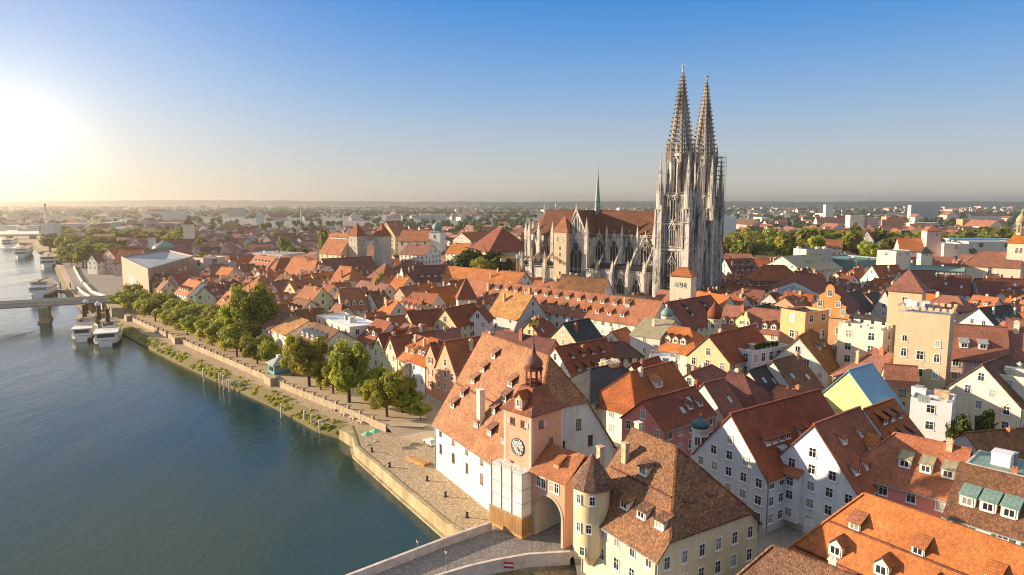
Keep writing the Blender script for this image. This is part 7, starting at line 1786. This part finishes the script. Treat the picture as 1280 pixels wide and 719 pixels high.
for px, py, yt, w_, lb in ((437, 503, 424, 46, 'largest tree at the promenade end with leaning trunk and bright yellow green crown'), (387, 483, 417, 44, 'tall promenade tree beside the turquoise kiosk'), (367, 470, 420, 30, 'slim promenade tree half hidden behind the kiosk tree'),
    (484, 521, 464, 40, 'rounded promenade tree in front of the white riverside house'), (463, 511, 472, 28, 'small promenade tree between the leaning tree and the rounded tree'), (503, 516, 463, 36, 'promenade tree shading the house fronts at the row end'), (526, 524, 500, 24, 'low shrubby tree last in the promenade row'), (512, 519, 489, 34, 'short bushy tree beside the last promenade tree'),
    (401, 487, 450, 26, 'small promenade tree in front of the kiosk tree'), (416, 492, 452, 26, 'small promenade tree beneath the leaning tree crown'), (322, 455, 418, 36, 'rounded bright tree at the kiosk side of the tall dark group'), (340, 460, 424, 30, 'middling tree just behind the turquoise kiosk'), (420, 470, 425, 30, 'promenade tree behind the leaning tree'), (472, 500, 455, 30, 'shaded promenade tree close to the green gables')):
    base_tree(px, py, yt, w_ * 1.12, lb, NEARC, group=GP, cz=.56, chh=.5)
for px, py, yt, w_, lb in ((318, 440, 349, 54, 'very tall dense tree towering over the promenade row'), (302, 440, 370, 46, 'tall dense tree beside the towering promenade tree'), (336, 438, 372, 40, 'tall tree between the towering tree and the pink block')):
    base_tree(px, py, yt, w_, lb, NEARC, group=GP)
row = [(150, 386), (163, 391), (176, 396), (190, 402), (203, 407), (217, 413), (231, 419), (246, 426), (261, 432), (277, 439), (292, 446)]
for i, (px, py) in enumerate(row):
    base_tree(px + 4, py, py - 24 - i * 1.8 + rnd.uniform(-3, 2), 33 + i * 1.4, f'{ORD[i]} tree in the wall side promenade row counted from the road bridge', MIDC if i < 6 else NEARC, group=GP)
    base_tree(px + 16, py - 3, py - 31 - i * 2.0 + rnd.uniform(-3, 3), 33 + i * 1.4, f'{ORD[i]} tree in the house side promenade row counted from the road bridge', MIDC if i < 6 else NEARC, group=GP)
# trees in the town
for px, py, yt, w_, lb in ((590, 352, 309, 46, 'big dark tree among roofs before the choir'), (616, 352, 306, 50, 'widest dark tree crown beside the yellow crane'), (604, 354, 318, 40, 'lighter green tree in front of the big dark trees')):
    p = at(px, py + 12, GZ); h = atd(px, yt, p.y).z - GZ; tree((p.x, p.y), h, w_ * p.y / 850, lb, DARKC if w_ > 42 else [NEARC[1]], group=None, cz=.62, chh=.4)
for px, yt, Dd, wm_, lb, cr in ((408, 277, 520, 9, 'slender dark poplar among the roofs', POPC), (359, 292, 520, 11, 'round olive tree beside the poplar roofs', MIDC), (477, 336, 345, 8, 'small bright tree at the pyramid roofed house', MIDC), (514, 360, 330, 6, 'little green tree between red roofs below the seminary', MIDC), (1243, 500, 118, 3.4, 'clipped round green shrub tree beside the cream house wall', DARKC), (1208, 512, 118, 4.5, 'dark courtyard tree beside the white cube', DARKC), (1268, 357, 320, 9, 'dark tree at the foot of the clock tower', DARKC), (680, 300, 700, 16, 'dark green tree on the plain behind the choir', DARKC)):
    c = atd(px, 400, Dd); zt_ = atd(px, yt, Dd).z; h = max(zt_ - GZ, 4)
    tree((c.x, c.y), h, wm_, lb, cr, cz=.55, chh=.47)
# hazy riverside trees beyond the museum
for i in range(110):
    Dd = rnd.uniform(470, 900); px = rnd.uniform(58, 235) if Dd > 640 else rnd.uniform(80, 150)
    c = atd(px, 300, Dd); 
    if not free(c.x, c.y, 0, 6, 6): continue
    tree((c.x, c.y), rnd.uniform(10, 18), rnd.uniform(12, 19), 'hazy golden green tree of the riverside park beyond the museum', FARC + MIDC, 'trees of the riverside park beyond the museum', trunk=Dd < 700)
# park belt to the right
n_ = 0
for i in range(400):
    px = rnd.uniform(905, 1290); Dd = rnd.uniform(480, 640) + (px - 900) * .06
    c = atd(px, 300, Dd)
    if not free(c.x, c.y, 0, 7, 7): continue
    FOOT.append((c.x, c.y, 3.0)); n_ += 1
    tree((c.x, c.y), rnd.uniform(17, 27), rnd.uniform(14, 21), 'leafy tree in the broad green park belt behind the rooftops', (FARC + MIDC + DARKC[:1]), 'trees of the park belt behind the rooftops', trunk=False)
    if n_ > 140: break
# scattered trees in the middle distance
n_ = 0
for i in range(500):
    Dd = rnd.uniform(430, 1000); px = rnd.uniform(150, 820); c = atd(px, 300, Dd)
    if not free(c.x, c.y, 0, 6, 6) or not in_poly(c.x, c.y, CITY): continue
    n_ += 1; FOOT.append((c.x, c.y, 3.0))
    tree((c.x, c.y), rnd.uniform(10, 19), rnd.uniform(9, 15), 'dark green tree scattered among distant roofs', FARC, 'trees scattered among the distant roofs', trunk=False)
    if n_ > 60: break
# far woods: one mass
fw = MB()
base = crown_data(900, 46, .42, 'leaf_d', 1, .8, 7, .55, (.4, .55))
bv = [v.co.copy() for v in base.vertices]; bf = [list(p.vertices) for p in base.polygons]
for i in range(6000):
    y = 650 + 5200 * rnd.random() ** 1.6; x = rnd.uniform(-.85, .85) * y
    if x / y < -.66 and y < 1250: continue
    k = noise.noise(Vector((x * .0022, y * .0022, 7.5)))
    if k < -.02 and rnd.random() < .8: continue
    s_ = rnd.uniform(5, 10) * (1 if y < 1600 else 1.6); a = rnd.uniform(0, 6.28); ca, sa = math.cos(a), math.sin(a)
    i0 = len(fw.v); hgt = rnd.uniform(5, 9)
    fw.v.extend([(x + (v.x * ca - v.y * sa) * s_, y + (v.x * sa + v.y * ca) * s_, GZ + hgt * .9 + v.z * hgt) for v in bv]); fw.f.extend([[q + i0 for q in f] for f in bf]); fw.m.extend([0] * len(bf))
tag(fw.build('far_woods', M['leaf_d']), 'dark woods and garden trees spread over the distant plain', kind='stuff')
# shrubs on the river bank
sh = MB(); sb = crown_data(950, 60, .28, 'leaf', 1, .7, 7, .55, (.4, .55)); bv = [v.co.copy() for v in sb.vertices]; bf = [list(p.vertices) for p in sb.polygons]
i_ = QUAY_N + 1
for i in range(QUAY_N + 1, 15):
    a, b_ = Vector(BANK[i]), Vector(BANK[i + 1]); n2 = offset(BANK, 1)[i]; nn = Vector(n2) - a; L_ = (b_ - a).length
    for k in range(int(L_ * 3.2)):
        f = rnd.random(); q = rnd.uniform(.3, 3.6)
        if noise.noise(Vector((i + f, .3, 0)) * 3.3) < -.1: continue
        p = a.lerp(b_, f) + nn * q; s_ = rnd.uniform(.35, .95); i0 = len(sh.v); z = WZ + .5 + q * .42
        sh.v.extend([(p.x + v.x * s_, p.y + v.y * s_, z + .2 + v.z * s_ * .9) for v in bv]); sh.f.extend([[w_ + i0 for w_ in f_] for f_ in bf]); sh.m.extend([0] * len(bf))
tag(sh.build('bank_undergrowth', M['leaf']), 'rough yellow green undergrowth along the river bank', kind='stuff')
# ------------------------------------------------------------------ small things on the quay and promenade
kp = at(346, 468, GZ); kio = thing('kiosk', 'small turquoise kiosk with pale hipped roof on the promenade', 'kiosk', (kp.x, kp.y + 2, GZ), R(40))
tq = plain('turquoise_paint', (.12, .30, .32), .6); k = MB(); k.box(-2.2, -2.2, 0, 2.2, 2.2, 2.7); k.build('wall', tq, kio); k = MB(); k.cone((0, 0), 4.2, 2.7, 4.6, 4, rot=R(45)); k.build('roof', M['m_grey'], kio); k = MB(); k.box(-.5, -.5, 4.2, .5, .5, 5); k.build('roof_lantern', M['frame'], kio)
for rz_ in (0, math.pi / 2, -math.pi / 2): k = MB(); k.box(-1.5, -2.26, .9, 1.5, -2.18, 2.1); k.build('window', M['glass'], kio, rz=rz_)
can = plain('green_canvas', (.16, .45, .26), .7)
for px, py, lb in ((459, 556, 'open pale green parasol on the quay closer to the water'), (469, 552, 'open pale green parasol on the quay further from the water')):
    p = at(px, py, PZ); t = thing('parasol', lb, 'parasol', (p.x, p.y, PZ)); k = MB(); k.lathe([(.06, 0), (.05, 2.6)], 6); k.build('pole', M['frame'], t); k = MB(); k.lathe([(1.2, 2.15), (.05, 2.7)], 8, cap=False); k.build('canopy', can, t); k = MB(); k.lathe([(.4, 0), (.4, .15)], 8); k.build('base', M['w_grey'], t)
for i, (px, py, lb) in enumerate(((465, 565, 'dark iron bollard on the quay closest to the parasols'), (487, 584, 'dark iron bollard on the quay second from the parasols'), (534, 601, 'dark iron bollard at the corner of the salt warehouse'), (557, 621, 'dark iron bollard midway along the salt warehouse wall'), (584, 647, 'dark iron bollard on the quay nearest the bridge parapet'))):
    p = at(px, py, PZ); t = thing('bollard', lb, 'bollard', (p.x, p.y, PZ), group='bollards along the quay'); k = MB(); k.lathe([(.24, 0), (.2, .1), (.17, .62), (.25, .7), (.25, .82), (.1, .92)], 10); k.build('post', M['iron'], t); k = MB(); k.lathe([(.36, 0), (.34, .07), (.2, .09)], 10); k.build('base', M['iron'], t)
steelp = plain('pale_mooring_post', (.55, .50, .42), .6, var=.2)
for px, py, yt, lb in ((352, 522, 506, 'single pale mooring post upstream of the landing stage'), (381, 529, 514, 'first pale mooring post of three at the landing stage'), (390, 535, 519, 'middle pale mooring post of three at the landing stage'), (400, 541, 526, 'last pale mooring post of three at the landing stage'), (255, 477, 461, 'lone pale mooring post by the overgrown bank'), (275, 484, 467, 'first of three pale mooring posts by the narrow jetty'), (280, 487, 470, 'second of three pale mooring posts by the narrow jetty'), (287, 490, 476, 'third of three pale mooring posts by the narrow jetty')):
    p = at(px, py, WZ); zt_ = atd(px, yt, p.y).z; t = thing('mooring_post', lb, 'mooring post', (p.x, p.y, WZ), group='mooring posts in the river'); k = MB(); k.lathe([(.24, -2), (.24, zt_ - WZ)], 10); k.build('post', steelp, t); k = MB(); k.lathe([(.28, zt_ - WZ), (.22, zt_ - WZ + .2)], 10); k.build('cap', M['f_white'], t)
for (px, py, px2, py2, lb) in ((398, 530, 440, 541, 'wooden landing stage with railings before the promenade end'), (288, 480, 312, 484, 'narrow jetty reaching from the overgrown bank')):
    a, b_ = at(px, py, WZ + .8), at(px2, py2, WZ + .8); m_ = (a + b_) / 2; L_ = (b_ - a).length; t = thing('landing_stage', lb, 'landing stage', (m_.x, m_.y, WZ), math.atan2(b_.y - a.y, b_.x - a.x))
    k = MB(); k.box(-L_ / 2, -1, .7, L_ / 2, 1, .95); k.build('deck', M['wood'], t); k = MB()
    for y_ in (-.95, .95):
        k.beam((-L_ / 2, y_, 1.95), (L_ / 2, y_, 1.95), .07); k.beam((-L_ / 2, y_, 1.5), (L_ / 2, y_, 1.5), .05)
        for i in range(7): x_ = -L_ / 2 + L_ * i / 6; k.box(x_ - .04, y_ - .04, .9, x_ + .04, y_ + .04, 2)
    k.build('railing', M['m_grey'], t)
bn = [(408, 500, 'first'), (419, 506, 'second'), (431, 512, 'third'), (442, 517, 'fourth'), (452, 522, 'fifth')]
for px, py, o_ in bn:
    p = at(px - 2, py + 7, PZ); t = thing('bench', f'{o_} stone bench below the promenade wall counted from the kiosk', 'bench', (p.x, p.y, PZ), R(-50), 'stone benches below the promenade wall')
    k = MB(); k.box(-1.1, -.3, .42, 1.1, .3, .52); k.build('seat', M['ashlar'], t)
    for s_ in (-.8, .8): k = MB(); k.box(s_ - .12, -.25, 0, s_ + .12, .25, .42); k.build('leg', M['ashlar'], t)
p = at(523, 578, PZ); t = thing('timber_stack', 'low stack of orange timber beams on the quay by the salt warehouse', 'timber stack', (p.x, p.y, PZ), R(-40))
for i in range(7): k = MB(); k.box(-2.6, -.15, 0, 2.6, .15, .3); k.build('beam', M['wood'], t, (rnd.uniform(-.3, .3), (i % 4) * .5 - .75, .31 * (i // 4)), rnd.uniform(-.1, .1))
p = at(532, 561, PZ); t = thing('parked_car', 'white parked car beside the corner of the salt warehouse', 'car', (p.x + .6, p.y + 2.5, PZ), R(122)); t.scale = (.85, .85, .85)
carp = plain('car_white_paint', (.7, .7, .7), .3, var=.03); k = MB()
k.mesh([(-2.1, -.85, .35), (2.1, -.85, .3), (2.1, .85, .3), (-2.1, .85, .35), (-2.05, -.82, .95), (2.0, -.8, .85), (2.0, .8, .85), (-2.05, .82, .95)], [(0, 3, 2, 1), (4, 5, 6, 7), (0, 1, 5, 4), (1, 2, 6, 5), (2, 3, 7, 6), (3, 0, 4, 7)]); k.mesh([(-1.9, -.78, .93), (1.0, -.78, .9), (1.0, .78, .9), (-1.9, .78, .93), (-1.5, -.62, 1.48), (.2, -.62, 1.45), (.2, .62, 1.45), (-1.5, .62, 1.48)], [(4, 5, 6, 7)]); k.build('body', carp, t)
k = MB(); k.mesh([(-1.9, -.78, .94), (1.0, -.78, .91), (1.0, .78, .91), (-1.9, .78, .94), (-1.5, -.63, 1.46), (.2, -.63, 1.43), (.2, .63, 1.43), (-1.5, .63, 1.46)], [(0, 1, 5, 4), (1, 2, 6, 5), (2, 3, 7, 6), (3, 0, 4, 7)]); k.build('windscreen', M['glass'], t)
wd_ = MB(); wd_.lathe([(.33, -.1), (.33, .1)], 14); wme = wd_.data('wheel', M['iron'])
for x_ in (-1.3, 1.35):
    for y_ in (-.8, .8): inst(wme, 'wheel', t, (x_, y_, .33), (R(90), 0, 0))
for i, u in enumerate((-4, -2.6, -1.2, .4, 1.9, 3.4)):      # shrubs in pots on the roof terrace
    q = mat_of(TERR) @ Vector((u, -2.4, 11.0)); t = thing('terrace_shrub', f'{ORD[i]} potted shrub along the leafy roof terrace edge counted from the ochre gable', 'shrub', q, group='shrubs of the roof terrace')
    k = MB(); k.lathe([(.32, -.1), (.42, .5)], 8); k.build('pot', M['brickc'], t); inst(DARKC[i % 3], 'foliage', t, (0, 0, 1.1), (0, 0, i), (.8, .8, .9))
# stork nest
p = at(762, 451, 17.6); t = thing('stork_nest', 'big round nest of pale sticks on the dark metal roof', 'nest', (p.x, p.y, 16.6)); k = MB(); rn = random.Random(4)
for i in range(170):
    a_ = rn.uniform(0, 6.28); r_ = rn.uniform(1.0, 2.3); z_ = rn.uniform(0, 1.1); a2 = a_ + rn.uniform(.3, .9); r2 = r_ * rn.uniform(.8, 1.15)
    k.beam((r_ * math.cos(a_), r_ * math.sin(a_), z_), (r2 * math.cos(a2), r2 * math.sin(a2), z_ + rn.uniform(-.2, .3)), .09)
k.build('stick_bowl', M['chimw'], t); k = MB(); k.lathe([(2.2, -.2), (2.3, .2), (1.6, .5), (.2, .35)], 14); k.build('platform', M['wood'], t); 
make_windows()
# ------------------------------------------------------------------ haze
hm = bpy.data.materials.new('evening_haze'); hm.use_nodes = True; ht = hm.node_tree; ht.nodes.remove(ht.nodes['Principled BSDF'])
pv = ht.nodes.new('ShaderNodeVolumePrincipled'); pv.inputs['Color'].default_value = (.99, .90, .76, 1); pv.inputs['Density'].default_value = .00014; pv.inputs['Anisotropy'].default_value = .76
ht.links.new(pv.outputs[0], ht.nodes['Material Output'].inputs['Volume'])
k = MB(); k.box(-11500, -400, WZ - 3.5, 11500, 11200, 114)
hz_o = tag(k.build('haze', hm), kind='stuff')
for o in list(bpy.data.objects):
    if o.parent is None and o.type == 'MESH' and not o.get('label') and not o.get('kind'): print('UNTAGGED', o.name)
print('objects', len(bpy.data.objects))
